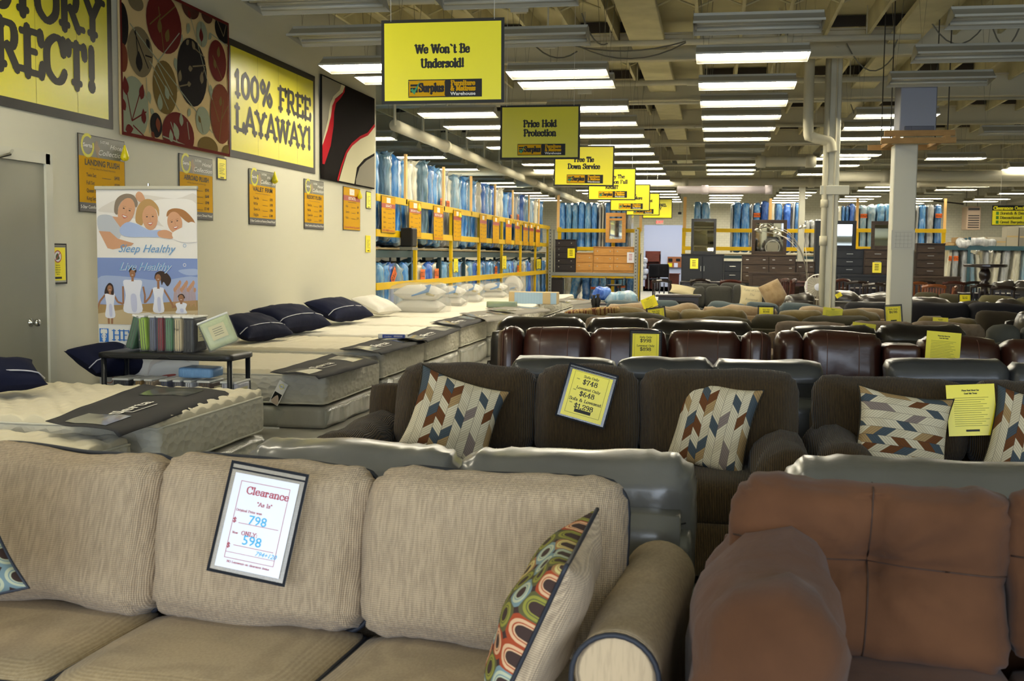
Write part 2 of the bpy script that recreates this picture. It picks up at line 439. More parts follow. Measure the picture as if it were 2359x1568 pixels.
paper_y = mat('tag_yellow', 'fbea0c', .4, coat=.3); paper_w = mat('tag_white', 'e6e6ee', .3, coat=.4)
redp = mat('print_red', 'b02a30', .5); orang = mat('sold_orange', 'f0701c', .6)
cord = mat('cord', 'd8d6cc', .6)
WX = -5.25; DECK = 5.0; BACK = 48.0; RX = 11.6; FAR_L = -9.0; WEND = 23.1*K
# ------------------------------------------------------------------ room shell
def struct(name, mb, m, parent=None, **k):
    o = mb.build(name, m, parent, **k)
    if parent is None: o['kind'] = 'structure'
    return o
struct('floor', MB().box((1.2, 25, -.05), (24, 64, .1)), floorm)
ceil = struct('ceiling', MB().box((1.2, 22, DECK+.05), (21, 54, .1)), ceilp)
b = MB().box((WX-.1, WEND/2-2.3, DECK/2), (.2, WEND+4.6, DECK)); struct('wall_left', b, wallp)
struct('wall_left_far', MB().box((FAR_L-.1, (WEND+BACK)/2, DECK/2), (.2, BACK-WEND+.4, DECK)), blockp)
struct('wall_left_return', MB().box(((WX+FAR_L)/2-.1, WEND-.1, DECK/2), (WX-FAR_L-.25, .2, DECK)), blockp)
struct('wall_right', MB().box((RX+.1, 22, DECK/2), (.2, 53, DECK)), blockp)
ox0 = W(1482, 600, Y=BACK).x; ox1 = W(1571, 600, Y=BACK).x; oz = W(1530, 518, Y=BACK).z
b = MB().box(((FAR_L+ox0)/2, BACK+.1, DECK/2), (ox0-FAR_L, .2, DECK)).box(((RX+ox1)/2, BACK+.1, DECK/2), (RX-ox1, .2, DECK)).box(((ox0+ox1)/2, BACK+.1, (DECK+oz)/2), (ox1-ox0, .2, DECK-oz))
struct('wall_back', b, blockp)
# the office seen through the opening
officep = mat('office_paint', 'c9cdd8', .7)
struct('wall_office', MB().box(((ox0+ox1)/2, BACK+8, 2.2), (7, .2, 4.4)).box((ox0-2.4, BACK+4.1, 2.2), (.1, 7.6, 4.4)).box((ox1+2.4, BACK+4.1, 2.2), (.1, 7.6, 4.4)).box(((ox0+ox1)/2, BACK+4.1, 4.45), (7, 8, .1)), officep)
struct('floor_office', MB().box(((ox0+ox1)/2, BACK+4.2, -.05), (7, 8, .1)), floorm)
# shop-front behind the photographer: posts and lintel round the big windows
struct('wall_front', MB().box((3.2, -4.6, .2), (17, .2, .4)).box((3.2, -4.6, 4.0), (17, .2, 2.0)).box((-5, -4.6, 2.5), (.4, .2, 5)).box((11.4, -4.6, 2.5), (.4, .2, 5)), wallp)
# door_1 in the left wall
dy0, dy1 = W(-60, 600, X=WX).y, W(100, 600, X=WX).y
dz = W(97, 378, X=WX).z
d = struct('door_1', MB().box((WX+.012, (dy0+dy1)/2, dz/2), (.024, dy1-dy0, dz), bev=.004), greydoor)
struct('door_trim', MB().box((WX+.02, dy1+.04, dz/2+.03), (.05, .09, dz+.1)).box((WX+.02, (dy0+dy1)/2, dz+.045), (.05, dy1-dy0+.1, .09)), whitetrim, d)
kp = W(88, 742, X=WX+.05)
k = MB().lathe([(.033, 0), (.033, .006), (.013, .012), (.013, .035), (.026, .045), (.031, .058), (.028, .072), (.012, .078)], 20)
struct('door_knob', k, chrome, d, smooth=True, loc=(WX+.024, kp.y-.06, kp.z), rot=(0, math.radians(90), 0))
cz = W(20, 362, X=WX+.08)
cl = MB().box((WX+.05, cz.y-.25, dz-.09), (.05, .25, .06), bev=.008).tube([(WX+.07, cz.y-.3, dz-.05), (WX+.16, cz.y-.1, dz+.02), (WX+.03, cz.y+.12, dz+.07)], .012, 8)
struct('door_closer', cl, chrome, d)
struct('baseboard_left', MB().box((WX+.01, (dy1+.1+WEND)/2, .05), (.02, WEND-dy1-.1, .1)), mat('vinyl_base', '4a4640', .5))
# ------------------------------------------------------------------ ceiling framing
GY = [(11.4+5.95*i)*K for i in range(10)]
for y in GY:
    g = MB(); zb = 4.42
    g.box((1.2, y, zb+.012), (20.4, .16, .024)).box((1.2, y, zb+.2), (20.6, .014, .4)).box((1.2, y, zb+.39), (20.6, .16, .024))
    for q in range(7): g.cyl((-7+q*2.9, y-.03, zb+.17), (-7+q*2.9, y-.012, zb+.17), .03, 8)
    g.build('girder', steelp, ceil)
for i in range(34):
    x = -8.7+i*.6
    y0 = WEND if x < WX else -3.5
    if y0 < 0: y0 = 6
    MB().box((x, (y0+BACK)/2, DECK-.15), (.045, BACK-y0, .3)).build('joist', joistp, ceil)
br = MB()
for y in [a+2.95*K for a in GY]:
    for i in range(33):
        x = -8.7+i*.6
        if x < WX and y < WEND: continue
        br.tube([(x, y, DECK-.03), (x+.6, y, DECK-.28)], .014, 4); br.tube([(x, y+.03, DECK-.28), (x+.6, y+.03, DECK-.03)], .014, 4)
o = br.build('cross_bridging', joistp, ceil); o['kind'] = 'stuff'
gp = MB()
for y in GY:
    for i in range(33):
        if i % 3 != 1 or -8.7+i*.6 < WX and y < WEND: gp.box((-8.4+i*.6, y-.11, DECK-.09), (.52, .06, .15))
o = gp.build('gap_shade_block', dark, ceil); o['kind'] = 'stuff'  # solid dark boxes stand in for the shade between joists
# boxed-in channels running the length of the roof
for nm, px, py, wdt, lab in (('boxed_channel', 1482, 60, .5, 'wide boxed channel running lengthwise under the ceiling between left and middle light rows'), ('boxed_channel', 1990, 195, .42, 'boxed channel running lengthwise under the ceiling right of the middle light row')):
    p = W(px, py, Z=4.64); b = MB(); b.box((0, 0, 0), (wdt, 40, .1), bev=.01)
    for q in range(9): b.box((0, -19+q*4.7, -.052), (wdt, .02, .008))
    b.build(nm, joistp, ceil, loc=(p.x, 27.5, 4.64))
def pipe(pts, r, label, name='ceiling_pipe', cat='pipe', m=None, hang=None, coup=None, group=None):
    b = MB().tube(pts, r, 14)
    a, c = Vector(pts[0]), Vector(pts[-1])
    if coup:
        for t in coup:
            q = a.lerp(c, t); dr = (c-a).normalized(); b.tube([q-dr*.09, q+dr*.09], r*1.22, 14)
    o = b.build(name, m or pipep, smooth=True); tag(o, label, cat, group)
    if hang:
        for t in hang:
            q = a.lerp(c, t); MB().cyl(q, (q.x, q.y, DECK), .022 if r > .07 else .008, 8).build('hanger', m or pipep, o)
    return o
pipe([(-5.05, 17.2, 3.54), (-5.05, 45, 3.54)], .095, 'long round pipe running away above the wrapped mattress rack', hang=[i/16 for i in range(16)], coup=[.12, .3, .5])
def xpipe(y, z, x0, x1, r, label, **k): return pipe([(x0, y, z), (x1, y, z)], r, label, **k)
def at_pipe(px0, px1, py, D, r, label, **k):
    a, c = W(px0, py, D=D), W(px1, py, D=D); y = (a.y+c.y)/2; z = (a.z+c.z)/2
    return xpipe(y, z, W(px0, py, Y=y).x, W(px1, py, Y=y).x, r, label, **k)
at_pipe(995, 1400, 394, 40, .12, 'thick cream pipe crossing above the mattress rack, behind the hanging signs', hang=[.2, .8])
at_pipe(1190, 2359, 420, 44, .13, 'thickest cream pipe crossing the whole far ceiling', hang=[.1, .3, .5, .7, .9], coup=[.2, .35, .6, .8])
at_pipe(1560, 1775, 437, 40, .1, 'pinkish white pipe ending in an elbow below the thickest pipe', m=mat('pvc', 'c9bfc0', .5), coup=[.3, .98])
at_pipe(1905, 2359, 405, 37, .13, 'thick pipe lit from above, right of the slim left column', coup=[.3])
at_pipe(1740, 1880, 372, 33, .11, 'short thick pipe behind the middle light row', coup=[.1, .9])
for (px0, px1, py, D, r, lab) in ((1330, 2120, 93, 21.5, .045, 'slim sprinkler pipe crossing nearest the camera'), (1405, 2060, 187, 25, .045, 'slim sprinkler pipe behind the second lit middle fixture'), (860, 2359, 235, 29, .04, 'slim sprinkler pipe crossing behind the first hanging sign'), (1440, 1960, 290, 33, .04, 'slim sprinkler pipe crossing above the second hanging sign'), (870, 2359, 330, 36, .035, 'slim sprinkler pipe level with the heater bottom'), (1500, 2359, 378, 40, .035, 'slim sprinkler pipe just above the far thick pipes'), (740, 1200, 2, 17, .04, 'conduit along the top edge left of the photo')):
    at_pipe(px0, px1, py, D, r, lab, hang=[.1, .35, .6, .85], coup=[.3, .62])
# cables sagging under the deck
random.seed(5)
for n, (px0, py0, px1, py1, sag, D) in enumerate(((1300, 100, 1580, 95, .12, 21), (1330, 105, 1580, 98, .2, 21), (1950, 100, 2060, 128, .3, 22), (2130, 22, 2270, 55, .35, 20), (2060, 110, 2120, 40, -.15, 21), (1960, 240, 2000, 310, .1, 28), (1340, 30, 1400, 100, .15, 20), (2280, 40, 2350, 60, .3, 19), (1205, 70, 1330, 118, .2, 20))):
    a, c = W(px0, py0, D=D), W(px1, py1, D=D); pts = []
    for i in range(9):
        t = i/8; p = a.lerp(c, t); p.z -= sag*4*t*(1-t); pts.append(p)
    tag(MB().tube(pts, .010, 5).build('ceiling_cable', mat('cable_grey', 'a8a28a' if n % 2 else '6e6a5c', .6)), ['pale cable sagging right of the second sign', 'pale lower cable sagging right of the second sign', 'dark cable looping above the heater', 'thick cable sagging beside the top right unlit fixture', 'thin cable rising beside the heater top', 'cable hanging beside the drain pipe', 'cable near the top centre ceiling channel', 'cable at the top right corner', 'loose cables above the second sign'][n], 'cable')
# ------------------------------------------------------------------ columns
colp = mat('column_paint', 'c9c8b8', .55)
def column(px0, px1, py, D, label, zt=DECK-.3, pipes=False, plate=False):
    a, c = W(px0, py, D=D), W(px1, py, D=D); w = (c-a).length; x = (a.x+c.x)/2; y = (a.y+c.y)/2
    t = thing('column', label, 'column', (x, y+w/2, 0))
    MB().box((0, 0, zt/2), (w, w, zt), bev=.012).build('shaft', colp, t)
    MB().box((0, 0, .02), (w*1.5, w*1.5, .04)).build('base_plate', colp, t)
    if pipes:
        MB().cyl((-w*.62, -w*.5, .05), (-w*.62, -w*.5, zt), .045, 12).cyl((-w*.62, -w*.5, 2.3), (-w*.62, -w*.5, 2.42), .06, 12).cyl((-w*.62, -w*.5, 1.7), (-w*.62, -w*.5, 1.85), .06, 12).build('riser_pipe', pipep, t, smooth=True)
        MB().cyl((w*.1, -w*.56, .05), (w*.1, -w*.56, zt), .015, 8).build('conduit', pipep, t)
        z = W(1915, 438, D=D).z
        MB().box((.03, -w*.6, z), (w*2.3, .04, .14), bev=.006).build('bracket', colp, t)
    if plate:
        z0 = W(2080, 575, D=D).z; z1 = W(2080, 530, D=D).z
        fl = Flat(); fl.rect(-w*.5, 0, w*.5, z1-z0, mat('plan_paper', 'c4c4b8', .6), 0)
        for i in range(5): fl.line([(-w*.36, .03+i*.05), (w*.36, .03+i*.05)], .002, gry, 1); fl.line([(-w*.3+i*.05, .03), (-w*.3+i*.05, .22)], .002, gry, 1)
        fl.build('floor_plan_sheet', t, loc=(0, -w/2-.004, z0))
    return t
column(2058, 2110, 450, 20, 'wide white square column below the grey heater', 3.0, plate=True)
pc = column(1902, 1930, 500, 24, 'white column with riser pipe and conduit, left of the heater column', pipes=True)
e = [W(1862, 260, Y=pc.location.y-.12), W(1862, 295, Y=pc.location.y-.12), W(1872, 315, Y=pc.location.y-.12), W(1895, 322, Y=pc.location.y-.12), W(1912, 328, Y=pc.location.y-.12), W(1916, 350, Y=pc.location.y-.12)]
e = [Vector((p.x, e[0].y, p.z)) for p in e]; e[0].z = 4.9
MB().tube([tuple(Vector(p)-pc.location) for p in catmull([tuple(q) for q in e], 5)], .08, 12).build('drain_pipe', pipep, pc, smooth=True)
column(1840, 1854, 500, 46, 'slim far white column between wrapped mattresses, left of the piped column')
column(979, 997, 360, 40, 'slim column behind the near end of the mattress rack')
column(1144, 1157, 420, 52, 'slimmest column behind the middle of the mattress rack')
# ------------------------------------------------------------------ unit heater on its wooden shelf
hg = mat('heater_grey', '7c7d84', .45, .3)
p0, p1 = W(2072, 300, D=19.6), W(2153, 300, D=19.6); hw = (p1-p0).length
zt = W(2110, 190, D=19.6).z; zb = W(2110, 302, D=19.6).z
t = thing('unit_heater', 'grey boxy unit heater hung above the wide column', 'heater', ((p0.x+p1.x)/2, p0.y+.35, zb))
MB().box((0, -.12, (zt-zb)/2), (hw, .46, zt-zb), bev=.01).build('cabinet', hg, t)
MB().box((.02, -.36, .03), (hw*.8, .03, .06), bev=.005).box((.02, -.37, .03), (hw*.45, .03, .045)).build('lower_flange', mat('heater_dark', '55555c', .5, .4), t)
r = MB()
for sx in (-hw*.75, hw*.78):
    for yy in (-.42, .4): r.cyl((sx, yy, -.1), (sx, yy, DECK-zb), .008, 6)
r.build('hanger_rod', mat('rod', '4a453c', .6, .5), t)
wood = mat('raw_timber', 'b08a50', .7, vary=(6, '9a7440', .3, .7, (1, 1, 8)))
t = thing('heater_shelf', 'raw timber frame carrying the grey heater on top of the column', 'shelf', ((p0.x+p1.x)/2, p0.y+.35, zb-.16))
MB().box((0, -.5, .115), (.86, .04, .07)).build('board', wood, t); MB().box((-.05, .5, .03), (.9, .04, .07)).build('board', wood, t)
MB().box((-.05, -.72, 0), (.9, .04, .07)).build('board', wood, t)
for sx in (-.3, .3): MB().box((sx, -.1, .04), (.06, 1.3, .05)).build('bearer', wood, t)
# ------------------------------------------------------------------ fluorescent fixtures
LZ = 3.70
hous = mat('fixture_white', 'a9a696', .45); refl = mat('reflector_white', 'cdc9b5', .35)
tube_on = mat('tube_lit', 'fff8e6', .4, emit=LITE); tube_off = mat('tube_unlit', 'b9b6a4', .3)
fx = {}
def fixture_meshes():
    L, wd_, wb, h = 1.22, .14, .46, .11
    b = MB()   # top channel and sloping outer hood
    b.box((0, 0, h+.015), (L, .12, .03))
    for s in (-1, 1):
        b.add([(-L/2, s*.06, h), (L/2, s*.06, h), (L/2, s*wb/2, 0), (-L/2, s*wb/2, 0), (-L/2, s*.06, h+.004), (L/2, s*.06, h+.004), (L/2, s*(wb/2+.004), .004), (-L/2, s*(wb/2+.004), .004)], [(0, 1, 2, 3), (4, 7, 6, 5), (0, 3, 7, 4), (1, 5, 6, 2), (2, 6, 7, 3)])
        b.add([(s*L/2, -.06, h+.02), (s*L/2, .06, h+.02), (s*L/2, wb/2, 0), (s*L/2, -wb/2, 0)], [(0, 1, 2, 3)])
    b.box((0, -wb/2-.002, .008), (L, .008, .022)).box((0, wb/2+.002, .008), (L, .008, .022))
    fx['h'] = b.mesh('housing', hous)
    b = MB(); b.box((0, 0, h-.015), (L-.03, .14, .02))
    for s in (-1, 1): b.add([(-L/2+.012, s*.07, h-.008), (L/2-.012, s*.07, h-.008), (L/2-.012, s*(wb/2-.008), .006), (-L/2+.012, s*(wb/2-.008), .006)], [(0, 1, 2, 3)])
    fx['r'] = b.mesh('reflector', refl)
    for k, m in (('on', tube_on), ('off', tube_off)):
        b = MB(); b.tube([(-L/2+.03, 0, 0), (L/2-.03, 0, 0)], .019, 8); fx[k] = b.mesh('tube', m, True)
    b = MB().tube([(-.09, 0, DECK-LZ-.02), (0, 0, h+.05), (.09, 0, DECK-LZ-.02)], .005, 4)
    fx['c'] = b.mesh('chain', mat('chain_steel', '8a8674', .5, .5))
fixture_meshes()
def fixture(x, y, lit, label, rz=0, z=LZ):
    y = y*K
    t = thing('ceiling_light', label, 'light fixture', (x, y, z), rot=(math.radians(-3.5 if y < 18 else -1), 0, rz))
    link(fx['h'], 'housing', t); link(fx['r'], 'reflector', t)
    for yy in (-.13, -.045, .045, .13): link(fx['on' if lit else 'off'], 'tube', t, loc=(0, yy, .07 - abs(yy)*.3))
    for s in (-1, 1): link(fx['c'], 'chain', t, loc=(s*.53, 0, 0))
    return t
rows = {
 'far left row': [(-4.35, [(20.5, 0)])],
}
def lrow(rown, X, ys):
    for n, q in enumerate(ys):
        y, lit = q[0], q[1]; xx = X+(q[2] if len(q) > 2 else 0)
        fixture(xx, y, lit, '%s white fluorescent fixture, %s from the front in the %s' % ('lit' if lit else 'unlit', ordinal(n+1), rown), rz=(q[3] if len(q) > 3 else 0))
tail = lambda y0, n, off=(): [(y0+2.45*i, 0 if i in off else 1) for i in range(n) if (y0+2.45*i)*K < BACK-1]
Yc = lambda px, py: W(px, py, Z=LZ).y/K
lrow('middle row', .36, [(Yc(1740, 64), 0)]+[(Yc(x, y), l) for x, y, l in ((1728, 133, 1), (1716, 198, 1), (1706, 239, 1), (1700, 271, 1), (1696, 298, 1), (1690, 321, 1), (1685, 347, 0), (1681, 366, 0), (1678, 380, 1), (1677, 392, 1), (1675, 401, 1))]+tail(46, 9, (0, 1, 3)))
lrow('row left of the middle one', -1.93, [(13.2, 0, .1), (Yc(1216, 95), 0)]+[(Yc(x, y), l) for x, y, l in ((1274, 172, 1), (1300, 196, 1), (1340, 252, 1), (1360, 286, 1), (1380, 314, 1), (1395, 337, 1), (1405, 355, 1), (1420, 374, 1), (1430, 389, 1), (1440, 401, 1))]+tail(45, 9, (1, 2)))
lrow('row beside the left wall', -4.05, [(13.2, 0, .5), (Yc(797, 92), 0, .3), (Yc(850, 158), 1), (Yc(930, 184), 1, .15), (Yc(1019, 266), 1), (Yc(1080, 294), 1), (Yc(1120, 319), 1), (Yc(1160, 341), 1)]+tail(34.5, 12, (0, 3, 6)))
lrow('row right of the middle one', 2.72, [(Yc(2325, 50), 0), (Yc(2232, 132), 0), (Yc(2165, 190), 0), (Yc(2060, 268), 1), (Yc(2030, 296), 1), (Yc(1990, 320), 1), (Yc(1965, 358), 1, .1, .06), (Yc(1945, 366), 1), (Yc(1920, 382), 1), (Yc(1900, 402), 1)]+tail(46, 8, (2,)))
lrow('second row right of the middle', 5.15, [(24, 0), (28.5, 0), (Yc(2198, 366), 1), (38, 0)]+tail(42, 9, (2, 5)))
lrow('third row right of the middle', 7.5, [(28, 0), (Yc(2338, 387), 1), (40, 1)]+tail(44, 9, (1, 4, 5)))
lrow('row along the right wall', 9.9, tail(42, 9, (0, 3, 4, 6)))
lrow('row overhead beside the door wall', -3.9, [(y, 1) for y in (2.5, 6, 9.5)])  # out-of-view lit fixtures added to brighten the near end of the room
lrow('row behind the mattress rack', -6.7, [(26, 1), (28.4, 1), (30.9, 0)]+tail(34, 12, (1, 4, 7)))
# projector-style control boxes on the girder near the camera
for (px, py, D, lab) in ((1195, 15, 17, 'white metal junction box with bracket above the first hanging sign'), (1262, 98, 19, 'white junction box with loose wires between the first two signs'), (1345, 205, 22, 'small white junction box above the second hanging sign')):
    p = W(px, py, D=D); t = thing('junction_box', lab, 'electrical box', p)
    MB().box((0, 0, 0), (.16, .2, .12), bev=.006).build('case', white, t); MB().box((.03, -.12, -.02), (.2, .012, .14)).box((.13, -.12, .04), (.012, .012, .2)).build('bracket', white, t)
    MB().cyl((0, 0, .06), (0, 0, DECK-p.z), .012, 6).build('conduit', pipep, t)

for yy in (2.2, 5.2):
    t = fixture((ox0+ox1)/2, (BACK+yy)/K, 1, 'lit white fluorescent fixture inside the office, %s' % ('nearer one' if yy < 3 else 'farther one'), z=3.4)  # added fixtures, hidden above the opening, to light the dark office

area('office_fill', ((ox0+ox1)/2, BACK+4, 4.2), (0, 0, 0), 4, 5, 190, (.86, .9, 1.0))  # added fill lamp under the office ceiling
# ------------------------------------------------------------------ soft furniture
def defo(w, d, h, r, puff, thin, seed, wr, pleat, sag=0, fn=None):
    "shaping function of an upholstered block: cube point in [-1,1]^3 -> cushion surface"
    H = (w/2, d/2, h/2); r = min(r, min(H)*.98)
    a1, a2 = [a for a in (0, 1, 2) if a != thin]
    def f(p):
        q = [p[i]*H[i] for i in range(3)]
        core = [max(-(H[i]-r), min(H[i]-r, q[i])) for i in range(3)]
        v = Vector([q[i]-core[i] for i in range(3)]); l = v.length
        nn = v/l if l > 1e-9 else Vector((0, 0, 0))
        q = [core[i]+nn[i]*r for i in range(3)]
        u, t = p[a1], p[a2]
        q[thin] *= 1+puff*(1-u**4)*(1-t**4)
        e = .03*puff
        q[a1] *= 1-e*(t**2); q[a2] *= 1-e*(u**2)
        P = Vector(q)
        if wr:
            g = Vector((seed*3.1, seed*1.7, seed*.9))
            k = noise.noise(P*3.2+g)*wr*1.6+noise.noise(P*9+g)*wr*.6
            P += nn*k
        if pleat:
            ang = math.atan2(t, u); rad = max(abs(u), abs(t))
            cr = (abs(u)*abs(t))**2
            P += nn*pleat*cr*math.sin(ang*46+seed)*(rad**3)
        if fn: P += Vector(fn(u, t, p[thin]))
        if sag: P.z -= sag*(1-u*u)*(1 if p[2] > 0 else .2)*max(0, p[2])
        return P
    return f
def cushion(name, m, w, d, h, parent=None, loc=(0, 0, 0), rot=None, r=.06, puff=.12, thin=1, seed=1, wr=.006, pleat=0, sag=0, pipe=None, pm=None, res=.045, label=None, nmax=44, pr=.006, pface=-1, fn=None, plain=False):
    f = defo(w, d, h, r, puff, thin, seed, wr, pleat, sag, fn)
    n = [max(4, min(nmax, int(x/res))) for x in (w, d, h)]
    idx = {}; vs = []; fs = []
    def vid(i, j, k):
        key = (i, j, k)
        if key not in idx:
            idx[key] = len(vs)
            def warp(t): return math.copysign(abs(t)**.8, t)
            vs.append(tuple(f((warp(2*i/n[0]-1), warp(2*j/n[1]-1), warp(2*k/n[2]-1)))))
        return idx[key]
    for i in range(n[0]):
        for j in range(n[1]):
            fs.append((vid(i, j, 0), vid(i, j+1, 0), vid(i+1, j+1, 0), vid(i+1, j, 0)))
            fs.append((vid(i, j, n[2]), vid(i+1, j, n[2]), vid(i+1, j+1, n[2]), vid(i, j+1, n[2])))
    for i in range(n[0]):
        for k in range(n[2]):
            fs.append((vid(i, 0, k), vid(i+1, 0, k), vid(i+1, 0, k+1), vid(i, 0, k+1)))
            fs.append((vid(i, n[1], k), vid(i, n[1], k+1), vid(i+1, n[1], k+1), vid(i+1, n[1], k)))
    for j in range(n[1]):
        for k in range(n[2]):
            fs.append((vid(0, j, k), vid(0, j, k+1), vid(0, j+1, k+1), vid(0, j+1, k)))
            fs.append((vid(n[0], j, k), vid(n[0], j+1, k), vid(n[0], j+1, k+1), vid(n[0], j, k+1)))
    b = MB(); b.v = vs; b.f = fs; b.m = [0]*len(fs)
    o = b.build(name, m, parent, smooth=True, loc=loc, rot=rot)
    if label: o['label'] = label
    if pipe:
        a1, a2 = [a for a in (0, 1, 2) if a != thin]; sd = pface if isinstance(pface, (list, tuple)) else (pface,)
        if plain: f = defo(w+.004, d, h+.004, r, puff, thin, seed, wr*.6, 0, sag, fn)
        for s in sd:
            pts = []; N_ = 18
            ring = [(-1+2*q/N_, -1) for q in range(N_)]+[(1, -1+2*q/N_) for q in range(N_)]+[(1-2*q/N_, 1) for q in range(N_)]+[(-1, 1-2*q/N_) for q in range(N_)]
            for u, t in ring:
                p = [0, 0, 0]; p[a1] = u; p[a2] = t; p[thin] = s*.82
                pts.append(f(p))
            MB().tube(pts, pr, 6, closed=True).build(pipe, pm, o, smooth=True)
    return o
def pillow(name, m, w, h, t, parent=None, loc=(0, 0, 0), rot=None, seed=1, n=22, pipe=True, pm=None, back=None, pr=.005, wr=.008, corner=.1):
    "knife-edge throw pillow in the xz plane, faces -y; uv on the faces"
    vs = []; fs = []; mi = []; uv = []
    def pt(u, v, s):
        k = max(0, (1-u*u)*(1-v*v)); th = t/2*k**.42
        pin = 1-corner*(1-abs(u)**2.5)*abs(v)**3; pin2 = 1-corner*(1-abs(v)**2.5)*abs(u)**3
        P = Vector((u*w/2*pin2, s*th, v*h/2*pin))
        P.y += noise.noise(P*8+Vector((seed, s, 0)))*wr*min(1, k*4)*1.5
        return P
    for s in (-1, 1):
        o = len(vs)
        for i in range(n+1):
            for j in range(n+1):
                u = math.sin((i/n-.5)*math.pi); v = math.sin((j/n-.5)*math.pi); u = u*.6+(2*i/n-1)*.4; v = v*.6+(2*j/n-1)*.4
                vs.append(tuple(pt(u, v, s))); uv.append((u*.5+.5, v*.5+.5))
        for i in range(n):
            for j in range(n):
                q = (o+i*(n+1)+j, o+(i+1)*(n+1)+j, o+(i+1)*(n+1)+j+1, o+i*(n+1)+j+1)
                fs.append(q if s < 0 else q[::-1]); mi.append(0 if s < 0 or back is None else 1)
    me = bpy.data.meshes.new(name); me.from_pydata(vs, [], fs)
    me.materials.append(m)
    if back is not None: me.materials.append(back)
    me.polygons.foreach_set('material_index', mi); me.polygons.foreach_set('use_smooth', [True]*len(fs))
    ul = me.uv_layers.new(name='UVMap')
    for l in me.loops: ul.data[l.index].uv = uv[l.vertex_index]
    me.update(); o = link(me, name, parent, loc, rot)
    if pipe:
        ring = []; N_ = 14
        for a, c in ([(-1+2*q/N_, -1) for q in range(N_)]+[(1, -1+2*q/N_) for q in range(N_)]+[(1-2*q/N_, 1) for q in range(N_)]+[(-1, 1-2*q/N_) for q in range(N_)]):
            ring.append(pt(a, c, -1))
        MB().tube(ring, pr, 6, closed=True).build('piping', pm, o, smooth=True)
    return o
def leather(name, c, c2=None, rough=.34, coat=.25):
    m = mat(name, c, rough, coat=coat, vary=(3, c2 or c, .35, .7), bump=(9, .35, .012, 'noise'), spec=.5); return m
beige = weave('beige_chenille', 'cdb593', '97836a', 75, .7, mottle=.24)
beige_p = weave('beige_plain', 'b09a74', '957f5b', 90, .35, mottle=.25)
beige_a = weave('beige_arm', 'c4ac89', '978369', 75, .7, both=False, mottle=.24, axis='Y')
navy = mat('navy_piping', '23262f', .6)
cord_b = weave('brown_corduroy', '5a4628', '21180c', 42, .9, both=False, mottle=.15, rough=.85)
cord_p = mat('brown_edge', '2f2718', .9)
suede = mat('rust_suede', '64422b', .95, vary=(4.5, '503422', .3, .72), bump=(6, .45, .02), sheen=.08, spec=.15)
greyl = leather('grey_leather', '6d6c69', '5e5d5b', .32, .35)
charl = leather('charcoal_leather', '3f4042', '333436', .36, .3)
redl = leather('oxblood_leather', '48261c', '381c15', .3, .4)
blkl = leather('black_leather', '2b2520', '211c19', .3, .4)
arcs = lambda n: [math.pi*i/n for i in range(n+1)]
def profile_x(mb, prof, y0, y1, mi=0, ny=6, fn=None, seed=0, wr=0):
    "extrude a closed (x,z) profile along y with wrinkles"
    k = len(prof); o = len(mb.v)
    for j in range(ny+1):
        y = y0+(y1-y0)*j/ny
        cx = sum(p[0] for p in prof)/k; cz = sum(p[1] for p in prof)/k
        for p in prof:
            x, z = p
            if fn: x, z = fn(x, z, j/ny)
            if wr:
                a = noise.noise(Vector((x*4+seed, y*5, z*4)))*wr; x += (x-cx)*a*6; z += (z-cz)*a*6
            mb.v.append((x, y, z))
    for j in range(ny):
        for i in range(k):
            i2 = (i+1) % k; mb.f.append((o+j*k+i, o+(j+1)*k+i, o+(j+1)*k+i2, o+j*k+i2)); mb.m.append(mi)
    mb.f.append(tuple(o+i for i in range(k))); mb.m.append(mi)
    mb.f.append(tuple(o+ny*k+i for i in range(k))[::-1]); mb.m.append(mi)
def rolled_arm(parent, m, x, w, z, y0, y1, pm=None, bulge=1.0, seed=0, wr=.02, name='arm'):
    r = w/2; prof = []
    for a in arcs(14): prof.append((x-math.cos(a)*r*bulge, z-r+math.sin(a)*r))
    prof += [(x+r*.9, z-r-.05), (x+r*.86, .06), (x-r*.86, .06), (x-r*.9, z-r-.05)]
    b = MB(); profile_x(b, prof, y0, y1, ny=14, seed=seed, wr=wr); o = b.build(name, m, parent, smooth=True)
    md = o.modifiers.new('e', 'BEVEL'); md.width = .02; md.segments = 3; md.limit_method = 'ANGLE'; md.angle_limit = 1.0
    if pm:
        fr = [(p[0], y0-.004, p[1]) for p in prof[:15]]
        fr = [(x-r*.88, y0-.004, .08)]+fr+[(x+r*.88, y0-.004, .08)]
        MB().tube(fr, .006, 6).build('piping', pm, o, smooth=True)
    return o
